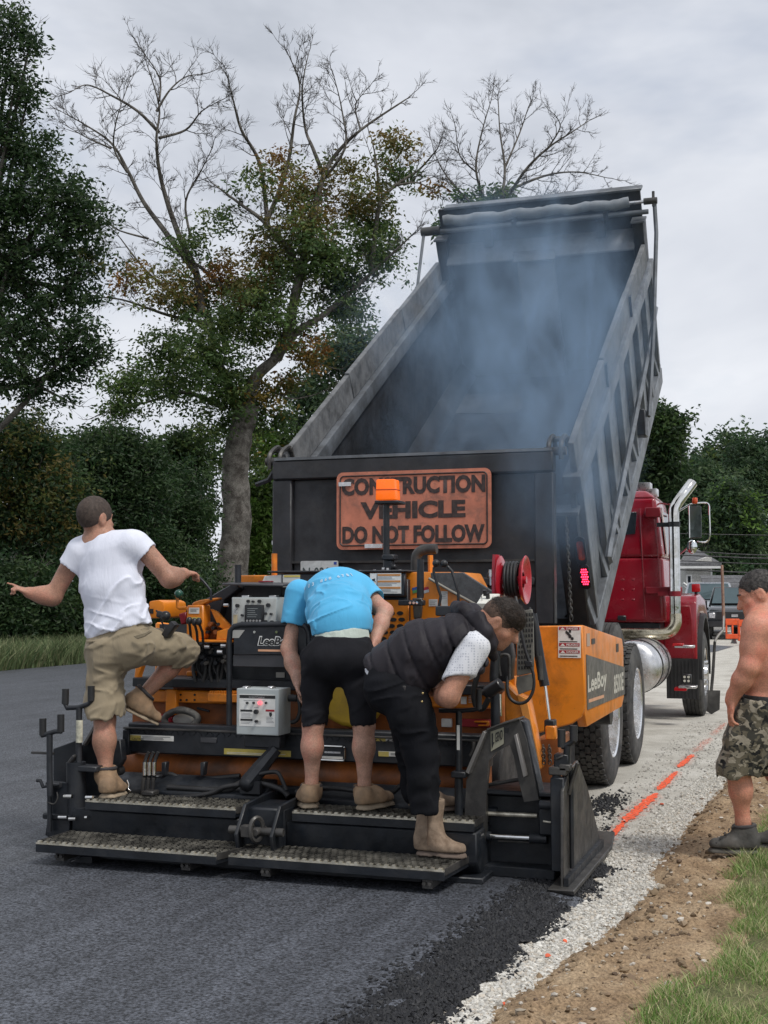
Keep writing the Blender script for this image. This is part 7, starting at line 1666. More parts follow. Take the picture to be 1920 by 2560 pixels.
hL, hR = J(215, 1592, 6.56), J(378, 1541, 6.56); hv = unit(hR-hL); hn = A_((hv[2], 0, -hv[0])); hn = hn if hn[2] < 0 else -hn
ts.cut(J(292, 1576, 6.56)+hn*.014, hn)
def dispA(P): return fold1(.006, 7, 4, (1.2, 1, .55))(P)+folds(P, (.75, 0, .65), 11, .011, 4)*np.clip((shL[2]+.02-P[:, 2])*6, .15, 1)+folds(P, (1, 0, -.25), 14, .006, 40)*np.clip((mid[2]-.02-P[:, 2])*8, 0, 1)
solid('t_shirt', ts, .0066, c_white, pa, disp=dispA, relax=1)
sh = Sdf(); wc = J(300, 1590, 6.56)
sh.loft(J(298, 1570, 6.56), J(298, 1618, 6.555), hv, .170, .118, .182, .135, .04); sh.ell(J(272, 1640, 6.50), (.10, .085, .11), None, .05); sh.ell(J(330, 1622, 6.51), (.105, .085, .10), None, .05)
kl = hipL+(knL-hipL)*.74; sh.chain([hipL, kl, kl+(knL-hipL)*.2], [.112, .108, .110], .05); kr = hipR+(knR-hipR)*.93; sh.chain([hipR, kr], [.118, .104], .05); sh.ell(knR+A_((-.03, -.02, .0)), (.09, .09, .085), None, .04)
axl = unit(knL-hipL); hem = hipL+(knL-hipL)*.76
sh.cap(hem+axl*.003+A_((0, 0, -.13)), hem+A_((0, 0, -.20)), .13, .13, .003, 's'); sh.cap(hem-axl*.05, hem+axl*.1, .082, .082, .006, 's')
axr = unit(anR-knR); hr_ = knR+axr*.075; sh.cap(hr_+axr*.125, hr_+axr*.2, .12, .12, .004, 's'); sh.cap(hr_-axr*.02, hr_+axr*.05, .073, .073, .006, 's')
# cargo pockets
pk = J(226, 1700, 6.47); sh.ell(pk, (.018, .05, .075), None, .015); pk2 = J(440, 1612, 6.74); sh.ell(pk2, (.06, .03, .055), None, .012)
def dispS(P): return fold1(.007, 8, 14, (1, 1, .8))(P)+folds(P, (.8, 0, .5), 12, .011, 6)*.8+folds(P, (1, .2, -.1), 13, .008, 26)*(P[:, 0] > hipL[0])
solid('cargo_shorts', sh, .0068, c_khaki, pa, disp=dispS, relax=1)
for pts in ([(214, 1600), (254, 1602), (252, 1610), (236, 1612), (232, 1605), (216, 1609)], [(332, 1590), (366, 1580), (376, 1572), (378, 1580), (360, 1592), (342, 1598)]):
    mb = MB(); mb.prism([PY(x, y, 6.415) for x, y in pts], (0, .012, 0)); mb.build('pocket_flap', c_khaki, pa, bevel=.003)
shoe('boot', J(262, 1997, 6.37), J(304, 1984, 6.63), anL+A_((0, .0, -.02)), anL+A_((.0, -.0, .035)), b_tan, b_sole, pa, w=.060, shaft=.060, solet=.032, up=(0, 0, 1), cuff=c_cuff)
hb, tb_ = J(304, 1770, 6.62), J(394, 1812, 6.80); shoe('boot', hb, tb_, anR+(anR-knR)*.10, anR-(anR-knR)*.09, b_tan, b_sole, pa, w=.056, shaft=.058, up=anR-hb+A_((.05, 0, .08)), cuff=c_cuff)
rd = thing('two_way_radio', PY(428, 1560, 6.62), 'black two-way radio clipped at the khaki shorts waist', 'radio'); mb = MB(); a, b = PY(416, 1588, 6.66), PY(436, 1560, 6.66); d_ = (b-a).normalized(); rot = d_.to_track_quat('Z', 'Y').to_matrix(); mb.box((a+b)/2, (.06, .04, .10), rot); mb.build('radio_body', m_blackp, rd, bevel=.008, seg=2); mb = MB(); c = PY(414, 1540, 6.66); mb.sphere(c, .03, 12, 8); mb.cyl(c, c+V(-.05, 0, .012), .02, n=10); mb.build('microphone', m_blackp, rd); mb = MB(); mb.tube(smooth_path([c+V(-.04, 0, .01), c+V(-.06, 0, .03), c+V(-.05, .02, .0), a], 4), .006, 6); mb.build('cord', m_rubber, rd, fix=False)

# ---- man in the blue T-shirt, bent over the screed
pb2 = thing('person', PY(850, 2020, 6.5), 'man in sky blue T-shirt and black shorts bent forward, back to us', 'person', 'paving crew at the screed')
hipL, hipR = J(800, 1650, 6.50), J(896, 1650, 6.50); knL, anL = J(783, 1812, 6.48), J(779, 1958, 6.50); knR, anR = J(910, 1812, 6.48), J(911, 1962, 6.50)
wst = J(852, 1575, 6.53); shL, shR = J(752, 1486, 6.92), J(905, 1478, 6.92); elL, wrL = J(722, 1622, 6.82), J(745, 1705, 6.72); elR, wrR = J(962, 1528, 6.86), J(938, 1600, 6.70); up_b = J(842, 1470, 6.90)
hc = J(835, 1520, 7.10); bd = Sdf(); head(bd, hc, unit((0, .15, -1)), unit((0, 1, .25)), 1.0); bd.cap(up_b, hc, .058, .058, .03)
bd.loft(wst, up_b, XR_, .135, .092, .15, .10, .05); bd.chain([shL, elL], [.056, .042], .03); bd.chain([elL, elL*.55+wrL*.45, wrL], [.043, .044, .027], .03); bd.chain([shR, elR], [.056, .044], .03); bd.chain([elR, elR*.55+wrR*.45, wrR], [.044, .044, .028], .03)
hand(bd, wrL, unit(J(757, 1762, 6.70)-wrL), A_((.9, -.1, .1)), .95, curl=(.3, .35, .4, .45), side=1); hand(bd, wrR, unit(J(930, 1650, 6.62)-wrR), A_((-.9, 0, 0)), .95, side=1)
for hp, kn, an in ((hipL, knL, anL), (hipR, knR, anR)):
    bd.chain([hp, kn], [.085, .058], .04); bd.chain([kn, kn*.62+an*.38, an], [.052, .053, .033], .03); bd.ell(kn*.66+an*.34+A_((0, -.016, 0)), (.047, .048, .08), None, .04); bd.cap(an, an+A_((0, 0, -.04)), .033, .033)
bd.loft(wst+A_((0, .0, -.0)), J(852, 1640, 6.5), XR_, .135, .09, .15, .11, .04); solid('body', bd, .0068, sk3, pb2)
solid('hair', hair(hc, unit((0, .15, -1)), unit((0, 1, .25)), 1.0, [((0, 0, -.035), (0, .4, -1))], .01), .007, h_dark, pb2)
ts = Sdf(); m1 = J(848, 1520, 6.66); 
ts.loft(J(852, 1585, 6.53), J(852, 1556, 6.54), XR_, .160, .118, .162, .116, .05); ts.loft(J(852, 1556, 6.54), m1, XR_, .162, .116, .168, .125, .05); ts.loft(m1, J(843, 1478, 6.82), XR_, .168, .125, .175, .125, .05); ts.loft(J(843, 1478, 6.82), J(842, 1476, 6.93), XR_, .175, .12, .16, .11, .05); ts.loft(J(843, 1530, 6.8), J(843, 1530, 6.85), XR_, .14, .09, .14, .09, .05)
for sh_, el_, tL in ((shL, elL, .52), (shR, elR, .40)):
    e_ = sh_+(el_-sh_)*tL; ax_ = unit(el_-sh_); ts.chain([sh_+A_((.0, -.02, 0)), e_+ax_*.03], [.085, .078], .05)
for sh_, el_, tL in ((shL, elL, .52), (shR, elR, .40)):
    e_ = sh_+(el_-sh_)*tL; ax_ = unit(el_-sh_); ts.cap(e_+ax_*.12, e_+ax_*.24, .12, .12, .003, 's'); ts.cap(e_-ax_*.02, e_+ax_*.05, .054, .055, .005, 's')
hv = unit(J(926, 1570, 6.52)-J(774, 1592, 6.52)); hn = A_((hv[2], -.75, -hv[0])); hn = unit(hn if hn[2] < 0 else -hn); hn = unit((hv[2], -.10, -hv[0]))
ts.cut(J(850, 1579, 6.42), hn)
def dispB(P): return fold1(.004, 7, 24, (1, .7, .7))(P)+folds(P, (1, 0, -.35), 11, .010, 7)*np.clip((6.86-P[:, 1])*4, 0, 1)*(P[:, 0] < up_b[0]+.06)+folds(P, (1, 0, .5), 11, .009, 17)*np.clip((6.84-P[:, 1])*4, 0, 1)
shirtB = solid('t_shirt', ts, .0066, c_blue, pb2, disp=dispB, relax=1)
wb = Sdf(); wb.loft(J(853, 1570, 6.53), J(853, 1600, 6.52), unit(J(926, 1574, 6.5)-J(776, 1590, 6.5)), .152, .112, .158, .12, .02); hv2 = unit(J(926, 1568, 6.5)-J(776, 1588, 6.5)); wb.cut(J(851, 1574, 6.45), (-hv2[2], 0, hv2[0])); solid('boxer_waistband', wb, .0075, c_mint, pb2, disp=lambda P: .004*_vnoise(P*A_((1, 1, 2)), 22, 4))
sh = Sdf(); sh.loft(J(853, 1590, 6.52), J(853, 1650, 6.50), XR_, .158, .125, .182, .145, .04); sh.ell(J(812, 1650, 6.44), (.10, .085, .10), None, .05); sh.ell(J(894, 1650, 6.44), (.10, .085, .10), None, .05)
for hp, kn in ((hipL, knL), (hipR, knR)):
    e_ = hp+(kn-hp)*.92; sh.chain([hp+A_((0, 0, .0)), hp*.5+e_*.5, e_+A_((0, 0, -.03))], [.106, .082, .070], .035)
for hp, kn in ((hipL, knL), (hipR, knR)):
    e_ = hp+(kn-hp)*.92; sh.cap(e_+A_((0, 0, -.085)), e_+A_((0, 0, -.18)), .09, .09, .003, 's')
sh.cut(J(852, 1592, 6.45), (0, 0, 1)); solid('shorts', sh, .0075, c_black, pb2, disp=lambda P: fold1(.004, 9, 34, (1, 1, .8))(P)+folds(P, (.9, 0, .5), 12, .007, 38))
shoe('shoe', VN(PY(776, 2022, 6.38)), VN(PY(764, 2008, 6.67)), anL+A_((0, 0, -.04)), anL+A_((0, 0, .0)), b_tan, b_sole, pb2, w=.058, shaft=.055, solet=.032, up=(0, 0, 1), cuff=c_cuff); shoe('shoe', VN(PY(898, 2026, 6.40)), VN(PY(976, 2010, 6.62)), anR+A_((0, 0, -.04)), anR+A_((0, 0, .0)), b_tan, b_sole, pb2, w=.058, shaft=.055, solet=.032, up=(0, 0, 1), cuff=c_cuff)
# faint lettering wrapped over the upper back
bpy.context.view_layer.update(); m_faded = M('faded_white_print', (.50, .66, .78), .8)
def wrap_text(ob, txt, p0, p1, p2, hgt, mat):
    base = top_loc(ob); n = len(txt)
    def hit(t):
        x, y = ((1-t)**2*p0[i]+2*t*(1-t)*p1[i]+t*t*p2[i] for i in (0, 1)); ok, loc, nr, _ = ob.ray_cast(Vector((0, 0, CAM_H))-base, Vector(_ray(x, y)).normalized()); return (loc+base, nr) if ok else None
    for i, ch in enumerate(txt):
        if ch == ' ': continue
        a, b = hit(i/n), hit((i+.85)/n)
        if not a or not b: continue
        xd = (b[0]-a[0]).normalized(); nr = (a[1]+b[1]).normalized(); nr = (nr-xd*nr.dot(xd)).normalized(); ribbon_text(ch, a[0], xd, nr.cross(xd), hgt, mat, ob, extrude=.004, bold=.03)
wrap_text(shirtB, '603 868 6781', (762, 1476), (818, 1444), (892, 1440), .024, m_faded)
wrap_text(shirtB, 'PAVING', (812, 1440), (840, 1430), (874, 1432), .016, m_faded) if False else None

# ---- man in the padded vest, bending to the right
yC = 6.16; pc_ = thing('person', PY(1075, 2141, yC), 'man in charcoal padded vest and black trousers stooping beside the reel', 'person', 'paving crew at the screed')
hc = J(1252, 1556, 6.34); fC = unit((.80, .12, -.62)); uC = unit((.62, .0, .80)); nk = J(1210, 1572, 6.33); sC = J(1180, 1620, 6.20); sF = J(1200, 1590, 6.46)
elC, wrC = J(1122, 1742, 6.13), J(1100, 1738, 6.33); hipC = J(985, 1715, 6.24); knC = J(1052, 1880, 6.20); anC = J(1066, 2070, 6.17); chest = J(1140, 1615, 6.32)
bd = Sdf(); R3 = head(bd, hc, fC, uC, 1.04); bd.cap(hc+A_((-.02, 0, -.02)), nk, .062, .068, .03); bd.cap(nk, chest, .08, .1, .04)
bd.chain([sC, elC], [.060, .050], .03); bd.chain([elC, elC*.5+wrC*.5, wrC], [.050, .048, .032], .03); hand(bd, wrC, unit((-.45, .8, .2)), A_((.3, .3, .9)), 1.0, curl=(.6, .6, .6, .6), side=-1)
elF, wrF = J(1120, 1715, 6.52), J(1075, 1725, 6.40); bd.chain([sF, elF, wrF], [.056, .045, .03], .03); hand(bd, wrF, unit((-.8, -.3, .1)), A_((.3, -.9, 0)), 1.0, curl=(.7, .7, .7, .7))
solid('body', bd, .0062, sk4, pc_)
solid('cropped_hair', hair(hc, fC, uC, 1.04, [((0, 0, -.058), (0, .30, -1)), ((0, .052, 0), (0, 1, -.40)), ((.0, .0, .09), (0, .2, 1))], .0028), .0055, h_fade, pc_)
crest(hc, fC, uC, 1.04, (0, .002, .046), (.073, .100, .080), lambda P: .0018*_vnoise(P, 60, 1)+.0018*_vnoise(P, 150, 2)-.001, h_dark, pc_); strands(bpy.data.objects[[o.name for o in pc_.children if o.name.startswith('hair')][-1]], 4200, .026, -fC+A_((0, 0, .25)), h_dark, 4, .0013, .3)
tz = unit(chest-hipC); vs_ = Sdf(); A0, A1, A2 = J(975, 1672, 6.26), J(1058, 1628, 6.28), J(1150, 1600, 6.31)
vs_.loft(A0, A1, (0, 1, 0), .165, .135, .175, .150, .05); vs_.loft(A1, A2, (0, 1, 0), .175, .150, .178, .130, .05); vs_.loft(A2, J(1190, 1588, 6.32), (0, 1, 0), .17, .125, .12, .10, .05); vs_.ell(J(1030, 1690, 6.27), (.13, .16, .10), None, .05)
vs_.cap(J(1175, 1620, 6.20), J(1190, 1655, 6.20), .075, .06, .04); vs_.cap(sC+A_((.01, -.02, -.01)), sC+(elC-sC)*.5+A_((0, -.02, 0)), .085, .085, .008, 's'); vs_.cap(sF, sF+(elF-sF)*.5, .075, .075, .008, 's')
hl = unit(J(1004, 1712, 6.25)-J(920, 1652, 6.25)); hn = unit((-.60, 0, -.80)); vs_.cut(J(965, 1690, 6.25), (hl[2], 0, -hl[0])) if False else vs_.cut(J(962, 1684, 6.25), unit((hl[2], 0, -hl[0])))
def dispC(P):
    t = (P-A0[None])@unit(A2-A0); ph = t/.105; fr_ = ph-np.floor(ph); quilt = .012*np.exp(-((fr_-.5)/.07)**2); return quilt+fold1(.004, 11, 44)(P)-.004+folds(P, (0, .3, 1), 16, .007, 9)
solid('padded_vest', vs_, .0075, c_vest, pc_, disp=dispC)
hd_ = Sdf(); hd_.chain([J(1142, 1522, 6.34), J(1165, 1532, 6.28), J(1190, 1552, 6.24), J(1212, 1580, 6.22)], [.036, .046, .046, .040], .03); hd_.chain([J(1150, 1522, 6.36), J(1180, 1535, 6.36), J(1205, 1560, 6.36)], [.036, .045, .045], .03); hd_.chain([J(1212, 1580, 6.22), J(1225, 1612, 6.26), J(1232, 1640, 6.32)], [.036, .036, .03], .03); solid('collar_hood', hd_, .0065, c_vest, pc_, disp=fold1(.011, 17, 54, (1, 1, 1)))
sl_ = Sdf(); e_ = sC+(elC-sC)*.50; ax_ = unit(elC-sC); sl_.chain([sC+A_((.012, .0, .01)), e_+ax_*.05], [.080, .075], .03); sl_.ell(J(1190, 1612, 6.20), (.055, .06, .055), None, .03); cutn = unit(ax_+A_((.55, 0, -.1))); sl_.cut(e_+ax_*.035, cutn); sl_.cap(e_-ax_*.0, e_+ax_*.12, .054, .055, .005, 's'); solid('shirt_sleeve', sl_, .0068, c_dots, pc_, disp=fold1(.004, 13, 64))
tail = Sdf(); tail.loft(J(968, 1688, 6.25), J(972, 1697, 6.25), (0, 1, 0), .150, .115, .155, .118, .03); nT = unit((hl[2], 0, -hl[0])); tail.cut(J(957, 1700, 6.25), nT); solid('shirt_tail', tail, .007, c_dots, pc_)
tr = Sdf(); tr.loft(J(978, 1688, 6.25), hipC, (0, 1, 0), .150, .115, .165, .135, .05); tr.ell(J(962, 1722, 6.22), (.10, .15, .11), None, .05)
tr.chain([J(1005, 1735, 6.20), J(1035, 1800, 6.19), knC, J(1058, 1950, 6.19), J(1062, 2025, 6.17)], [.118, .110, .088, .078, .072], .03); hipF = J(1000, 1740, 6.33); knF = J(1030, 1870, 6.46); anF = J(1036, 1960, 6.48); tr.chain([hipF, knF, anF, anF+A_((0, 0, -.05))], [.11, .082, .068, .066], .03)
tr.cut(J(960, 1690, 6.25), unit((-.45, 0, .9)) if False else -nT*0+A_((0, 0, 1))) if False else None
tr.cap(J(1062, 2072, 6.17), J(1062, 2110, 6.17), .10, .10, .003, 's')
def dispT(P): return fold1(.006, 9, 74, (1, 1, .9))(P)+folds(P, (1, 0, .3), 12, .010, 18)
trs = solid('work_trousers', tr, .0075, c_black2, pc_, disp=dispT)
for x, y in ((1057, 1733), (1055, 1754)): mb = MB(); mb.sphere(PY(x, y, 6.075), .006, 8, 6); mb.build('rivet', M('brass_rivet', (.6, .45, .2), .35, metal=.8), pc_)
mb = MB(); mb.prism([PY(x, y, 6.095) for x, y in ((980, 1712), (1014, 1715), (1013, 1729), (978, 1724))], (0, .01, 0)); mb.build('leather_patch', M('dark_patch', (.045, .04, .04), .6), pc_, bevel=.002)
hz_ = PZ(1030, 2141, ZS+.004); tz_ = PZ(1176, 2138, ZS+.004); ym = (hz_.y+tz_.y)/2
heel = A_((hz_.x, ym, ZS+.004)); toe = A_((tz_.x, ym-.02, ZS+.004)); shoe('western_boot', heel, toe, heel+A_((.072, 0, .12)), heel+A_((.080, 0, .285)), b_west, b_wsole, pc_, w=.050, shaft=.068, solet=.03, up=(0, 0, 1), heel_block=1)
mb = MB(); q = Vector(heel)+V(.085, -.0655, .06); mb.tube([q+V(0, -.002, 0), q+V(.001, -.004, .1), q+V(.002, -.006, .22)], .003, 5); mb.build('boot_seam', M('boot_stitch', (.14, .09, .06), .8), pc_)
fz_ = PY(1034, 2030, 6.46); heel = A_((fz_.x-.02, 6.46, ZU+.006)); shoe('western_boot', heel, heel+A_((.22, .14, 0)), heel+A_((.05, .02, .10)), heel+A_((.05, .02, .24)), b_west, b_wsole, pc_, w=.045, shaft=.06, solet=.028, up=(0, 0, 1))
mb = MB()
if True:
    f_, u_, r_ = frame(fC, uC); P_ = lambda a, b, c: Vector(hc+(r_*a+f_*b+u_*c)*1.04)
    for sd in (-1, 1): mb.tube([P_(.015*sd, .094, .030), P_(.032*sd, .092, .035), P_(.050*sd, .080, .029)], .0042, 5)
    mb.build('eyebrow', h_dark, pc_, fix=False)

# ---- shirtless man walking along the verge
gD = PZ(1836, 2126, .075); yD = gD.y; pd_ = thing('person', (gD.x+.1, yD, .07), 'shirtless man in camouflage shorts and grey boots looking down at the road edge', 'person', 'paving crew at the screed')
hc = J(1893, 1486, yD); fD = unit((-1, -.12, -.42)); uD = unit((-.40, 0, .92)); nk = J(1922, 1535, yD+.02); shN = J(1893, 1568, yD-.13); shF = J(1935, 1560, yD+.22); elN, wrN = J(1872, 1668, yD-.18), J(1829, 1750, yD-.14)
hipN, hipF = J(1900, 1775, yD-.07), J(1915, 1775, yD+.10); knN, anN = J(1843, 1925, yD-.05), J(1858, 2056, yD-.02); knF, anF = J(1940, 1930, yD+.12), J(1985, 2030, yD+.14)
bd = Sdf(); head(bd, hc, fD, uD, 1.06); bd.cap(hc+A_((.03, 0, -.04)), nk, .066, .074, .03); mid = J(1925, 1660, yD+.03); lo_ = J(1918, 1745, yD+.03)
bd.loft(J(1922, 1572, yD+.03), mid, (0, 1, 0), .205, .125, .180, .135, .06); bd.loft(mid, lo_, (0, 1, 0), .180, .135, .165, .138, .05); bd.ell(J(1893, 1700, yD+.02), (.10, .14, .10), None, .05); bd.cap(nk, shN, .075, .065, .05); bd.cap(nk, shF, .075, .065, .05)
bd.chain([shN, shN*.5+elN*.5, elN], [.076, .064, .052], .04); bd.ell(shN*.85+elN*.15+A_((0, -.01, 0)), (.07, .065, .08), None, .03); bd.chain([elN, elN*.6+wrN*.4, wrN], [.052, .052, .034], .03); hand(bd, wrN, unit((-.10, 0, -1)), A_((.9, .25, -.1)), 1.08, curl=(.35, .4, .45, .5), thumb=.5, side=-1)
elF, wrF = shF+A_((.1, .05, -.28)), shF+A_((.05, .05, -.52)); bd.chain([shF, elF, wrF], [.065, .05, .032], .03); hand(bd, wrF, unit((-.1, 0, -1)), A_((-.5, -1, 0)), 1.05)
for hp, kn, an in ((hipN, knN, anN), (hipF, knF, anF)):
    bd.chain([hp, kn], [.095, .065], .04); bd.chain([kn, kn*.6+an*.4, an, an+A_((0, 0, -.05))], [.057, .053, .037, .037], .03); bd.ell(kn*.66+an*.34+A_((.018, 0, 0)), (.052, .048, .085), None, .04)
# love handle fold and arm crease
bd.cap(J(1885, 1676, yD-.12), J(1935, 1676, yD-.15), .006, .006, .012, 's')
solid('body', bd, .0066, sk2, pd_)
crest(hc, fD, uD, 1.06, (0, -.022, .034), (.0795, .101, .093), lambda P: .002*_vnoise(P, 60, 1)+.002*_vnoise(P, 170, 2), h_grey, pd_); strands(bpy.data.objects[[o.name for o in pd_.children if o.name.startswith('hair')][-1]], 3600, .020, -fD+A_((0, 0, -.5)), h_grey, 5, .0012, .3)
mb = MB(); f_, u_, r_ = frame(fD, uD); P_ = lambda a, b, c: Vector(hc+(r_*a+f_*b+u_*c)*1.06)
for sd in (-1, 1): mb.tube([P_(.015*sd, .094, .030), P_(.032*sd, .093, .035), P_(.050*sd, .082, .029)], .004, 5)
mb.build('eyebrow', h_grey, pd_, fix=False)
mu = Sdf(); R3 = np.stack([r_, f_, u_], 1); mu.ell(hc+(f_*.088-u_*.048)*1.06, np.array((.028, .010, .007))*1.06, R3); solid('moustache', mu, .0045, h_grey, pd_)
sh = Sdf(); sh.loft(J(1916, 1752, yD+.02), J(1912, 1800, yD+.02), (0, 1, 0), .172, .145, .185, .155, .04)
e_ = hipN+(knN-hipN)*.98; sh.chain([hipN, hipN*.5+e_*.5, e_], [.120, .118, .120], .05); e2 = hipF+(knF-hipF)*.98; sh.chain([hipF, e2], [.120, .118], .05)
sh.ell(J(1842, 1858, yD-.14), (.055, .03, .07), None, .02); ax_ = unit(knN-hipN)
for hp, kn in ((hipN, knN), (hipF, knF)):
    e_ = hp+(kn-hp)*.98; sh.cap(e_+A_((0, 0, -.135)), e_+A_((0, 0, -.25)), .145, .145, .003, 's'); sh.cap(e_+A_((0, 0, .05)), e_+A_((0, 0, -.1)), .088, .088, .006, 's')
sh.cut(J(1912, 1750, yD-.1), unit((.08, 0, 1))); solid('camouflage_shorts', sh, .0078, c_camo, pd_, disp=lambda P: fold1(.007, 8, 84, (1, 1, .8))(P)+folds(P, (.4, 0, 1), 11, .010, 28), relax=1)
bl = Sdf(); bl.loft(J(1916, 1752, yD+.02), J(1916, 1760, yD+.02), (0, 1, 0), .186, .160, .188, .162, .02); bl.cut(J(1916, 1741, yD-.1), (.06, 0, 1)); bl.cut(J(1916, 1764, yD-.1), (-.06, 0, -1)); solid('belt', bl, .006, M('black_webbing_belt', (.015, .015, .015), .6, var=.4, scale=60), pd_)
sk_ = Sdf(); sk_.chain([anN+A_((0, 0, -.02)), anN+A_((0, 0, .03))], [.043, .043]); sk_.cut(anN+A_((0, 0, .022)), (0, 0, 1)); solid('sock', sk_, .006, M('black_sock', (.012, .012, .013), .9), pd_)
zf = .072; hl_ = A_((PY(1897, 2118, yD-.03).x, yD-.03, zf)); to_ = A_((PY(1772, 2122, yD-.06).x, yD-.07, zf)); bt = shoe('hiking_boot', hl_, to_, anN+A_((.008, 0, -.045)), anN+A_((.004, 0, -.008)), b_hike, b_hsole, pd_, w=.052, shaft=.058, solet=.032, up=(0, 0, 1), cuff=c_cuff)
fr_ = unit(to_-hl_); mb = MB()
for i in range(5):
    q = Vector(hl_)+Vector(fr_)*(.135+.022*i)+V(0, 0, .145-.021*i); mb.tube([q+V(0, -.042, -.004), q+V(0, 0, .006), q+V(0, .042, -.004)], .0035, 5)
mb.build('boot_lace', M('dark_lace', (.03, .03, .03), .8), bt, fix=False)
hl_ = A_((anF[0]+.05, anF[1], .08)); shoe('hiking_boot', hl_, hl_+A_((-.29, -.03, 0)), anF+A_((0, 0, -.02)), anF+A_((0, 0, .02)), b_hike, b_hsole, pd_, w=.052, shaft=.058, solet=.032, up=(0, 0, 1), cuff=c_cuff)
# ------------------------------------------------------------------ far yard: houses, vehicles, barriers, wires, shovel
def house(name, label, D, x0, x1, y_eave, y_ridge, y_base, mats, gable_front, depth, chunk=None): pass
m_siding = mat_earth('pale_clapboard', [(.3, (.46, .45, .42)), (.7, (.56, .55, .52))], 1.5, bump=.0, fine=30)
m_roof = mat_earth('grey_shingle', [(.3, (.10, .10, .105)), (.7, (.165, .165, .17))], 3.0, bump=.01, fine=14)
m_trim = M('white_trim', (.72, .72, .71), .6, var=.05)
# tall house, its gable end facing the yard
D = 62.0
def Q(x, y, dd=0): return PD(x, y, D+dd)
bz = -.05
def house1():
    a, b = PD(1716, 1490, D), PD(1781, 1490, D); ax = (b-a); ax.z = 0; W = ax.length; ax.normalize(); fwd = V(-ax.y, ax.x, 0)
    t = thing('white_house', (a.x, a.y, bz), 'tall pale clapboard house with grey roof beyond the truck mirror', 'house')
    ze = PD(1730, 1410, D).z; zr = PD(1775, 1365, D).z
    mb = MB(); mb.prism([a+V(0, 0, bz-a.z), b+V(0, 0, bz-b.z), V(b.x, b.y, ze+.4), V(a.x, a.y, ze)], fwd*7); mb.build('wall', m_siding, t)
    n = 16
    for i in range(n):
        z = .2+i*(ze-.3)/n; mb = MB(); p = V(a.x, a.y, z)-fwd*.02; q = V(b.x, b.y, z)-fwd*.02; mb.prism([p, q, q+V(0, 0, (ze-.3)/n*.9), p+V(0, 0, (ze-.3)/n*.9)], fwd*.018); mb.build('clapboard', m_siding, t, smooth=False)
    r0 = V(a.x, a.y, ze-.1)-fwd*.3-ax*.4; r1 = V(b.x, b.y, ze-.1)-fwd*.3+ax*.4
    top0, top1 = V(a.x, a.y, zr)+fwd*3.5+ax*1.0, V(b.x, b.y, zr)+fwd*3.5-ax*.1
    mb = MB(); mb.prism([r0, r1, top1, top0], V(0, 0, .14)); mb.build('roof', m_roof, t)
    mb = MB(); e0 = r0+V(0, 0, -.12); e1 = r1+V(0, 0, -.12); mb.prism([e0, e1, e1+V(0, 0, .11), e0+V(0, 0, .11)], -fwd*.06); mb.build('eave_trim', m_trim, t)
    for u0, u1 in ((.93, 1.0),):
        p, q = V(a.x, a.y, bz)+ax*W*u0-fwd*.06, V(a.x, a.y, bz)+ax*W*u1-fwd*.06; mb = MB(); mb.prism([p, q, q+V(0, 0, ze), p+V(0, 0, ze)], fwd*.03); mb.build('corner_trim', m_trim, t)
    for u0, u1, z0, z1 in ((.0, .22, 1.6, 2.6),):
        p, q = V(a.x, a.y, 0)+ax*W*u0-fwd*.05, V(a.x, a.y, 0)+ax*W*u1-fwd*.05; mb = MB(); mb.prism([p+V(0, 0, z0), q+V(0, 0, z0), q+V(0, 0, z1), p+V(0, 0, z1)], fwd*.02); w = mb.build('window', m_trim, t)
        mb = MB(); mb.prism([p+V(0, 0, z0+.07)+ax*.07-fwd*.01, q+V(0, 0, z0+.07)-ax*.07-fwd*.01, q+V(0, 0, z1-.07)-ax*.07-fwd*.01, p+V(0, 0, z1-.07)+ax*.07-fwd*.01], fwd*.008); mb.build('pane', m_glass, w)
    # stair rail
    mb = MB(); p0, p1 = PD(1708, 1458, D-1), PD(1730, 1474, D-1); mb.tube([p0, p1], .07, 4); mb.tube([PD(1708, 1465, D-1), PD(1726, 1479, D-1)], .05, 4); mb.build('stair_rail', m_trim, t)
house1()
def house2():
    D2 = 58.0; a, b = PD(1765, 1490, D2), PD(1990, 1490, D2); ax = (b-a); ax.z = 0; ax.normalize(); fwd = V(-ax.y, ax.x, 0); ze = PD(1800, 1483, D2).z; zr = PD(1800, 1438, D2).z
    t = thing('low_house', (a.x, a.y, bz), 'low building with long grey shingle roof behind the parked pickup', 'house')
    mb = MB(); mb.prism([V(a.x, a.y, bz), V(b.x, b.y, bz), V(b.x, b.y, ze), V(a.x, a.y, ze)], fwd*6); mb.build('wall', m_siding, t)
    rows = 9
    for i in range(rows):
        f0, f1 = i/rows, (i+1)/rows; p = lambda f, e: V(a.x, a.y, ze+(zr-ze)*f)+fwd*(3.2*f-.3)-ax*.1+ax*(.55*f)
        q = lambda f: V(b.x, b.y, ze+(zr-ze)*f)+fwd*(3.2*f-.3); mb = MB(); mb.prism([p(f0, 0), q(f0), q(f1), p(f1, 0)], V(0, 0, .05+.02*(i % 2))); mb.build('shingle_course', m_roof, t, smooth=False)
    mb = MB(); mb.prism([V(a.x, a.y, ze-.16)-fwd*.32-ax*.1, V(b.x, b.y, ze-.16)-fwd*.32, V(b.x, b.y, ze-.01)-fwd*.32, V(a.x, a.y, ze-.01)-fwd*.32-ax*.1], -fwd*.04); mb.build('gutter', m_trim, t)
    for u in (1.0, 3.0): p = V(a.x, a.y, 0)+ax*u-fwd*.05; mb = MB(); mb.prism([p+V(0, 0, .9), p+ax*.9+V(0, 0, .9), p+ax*.9+V(0, 0, 1.5), p+V(0, 0, 1.5)], fwd*.03); mb.build('window', m_glass, t)
house2()
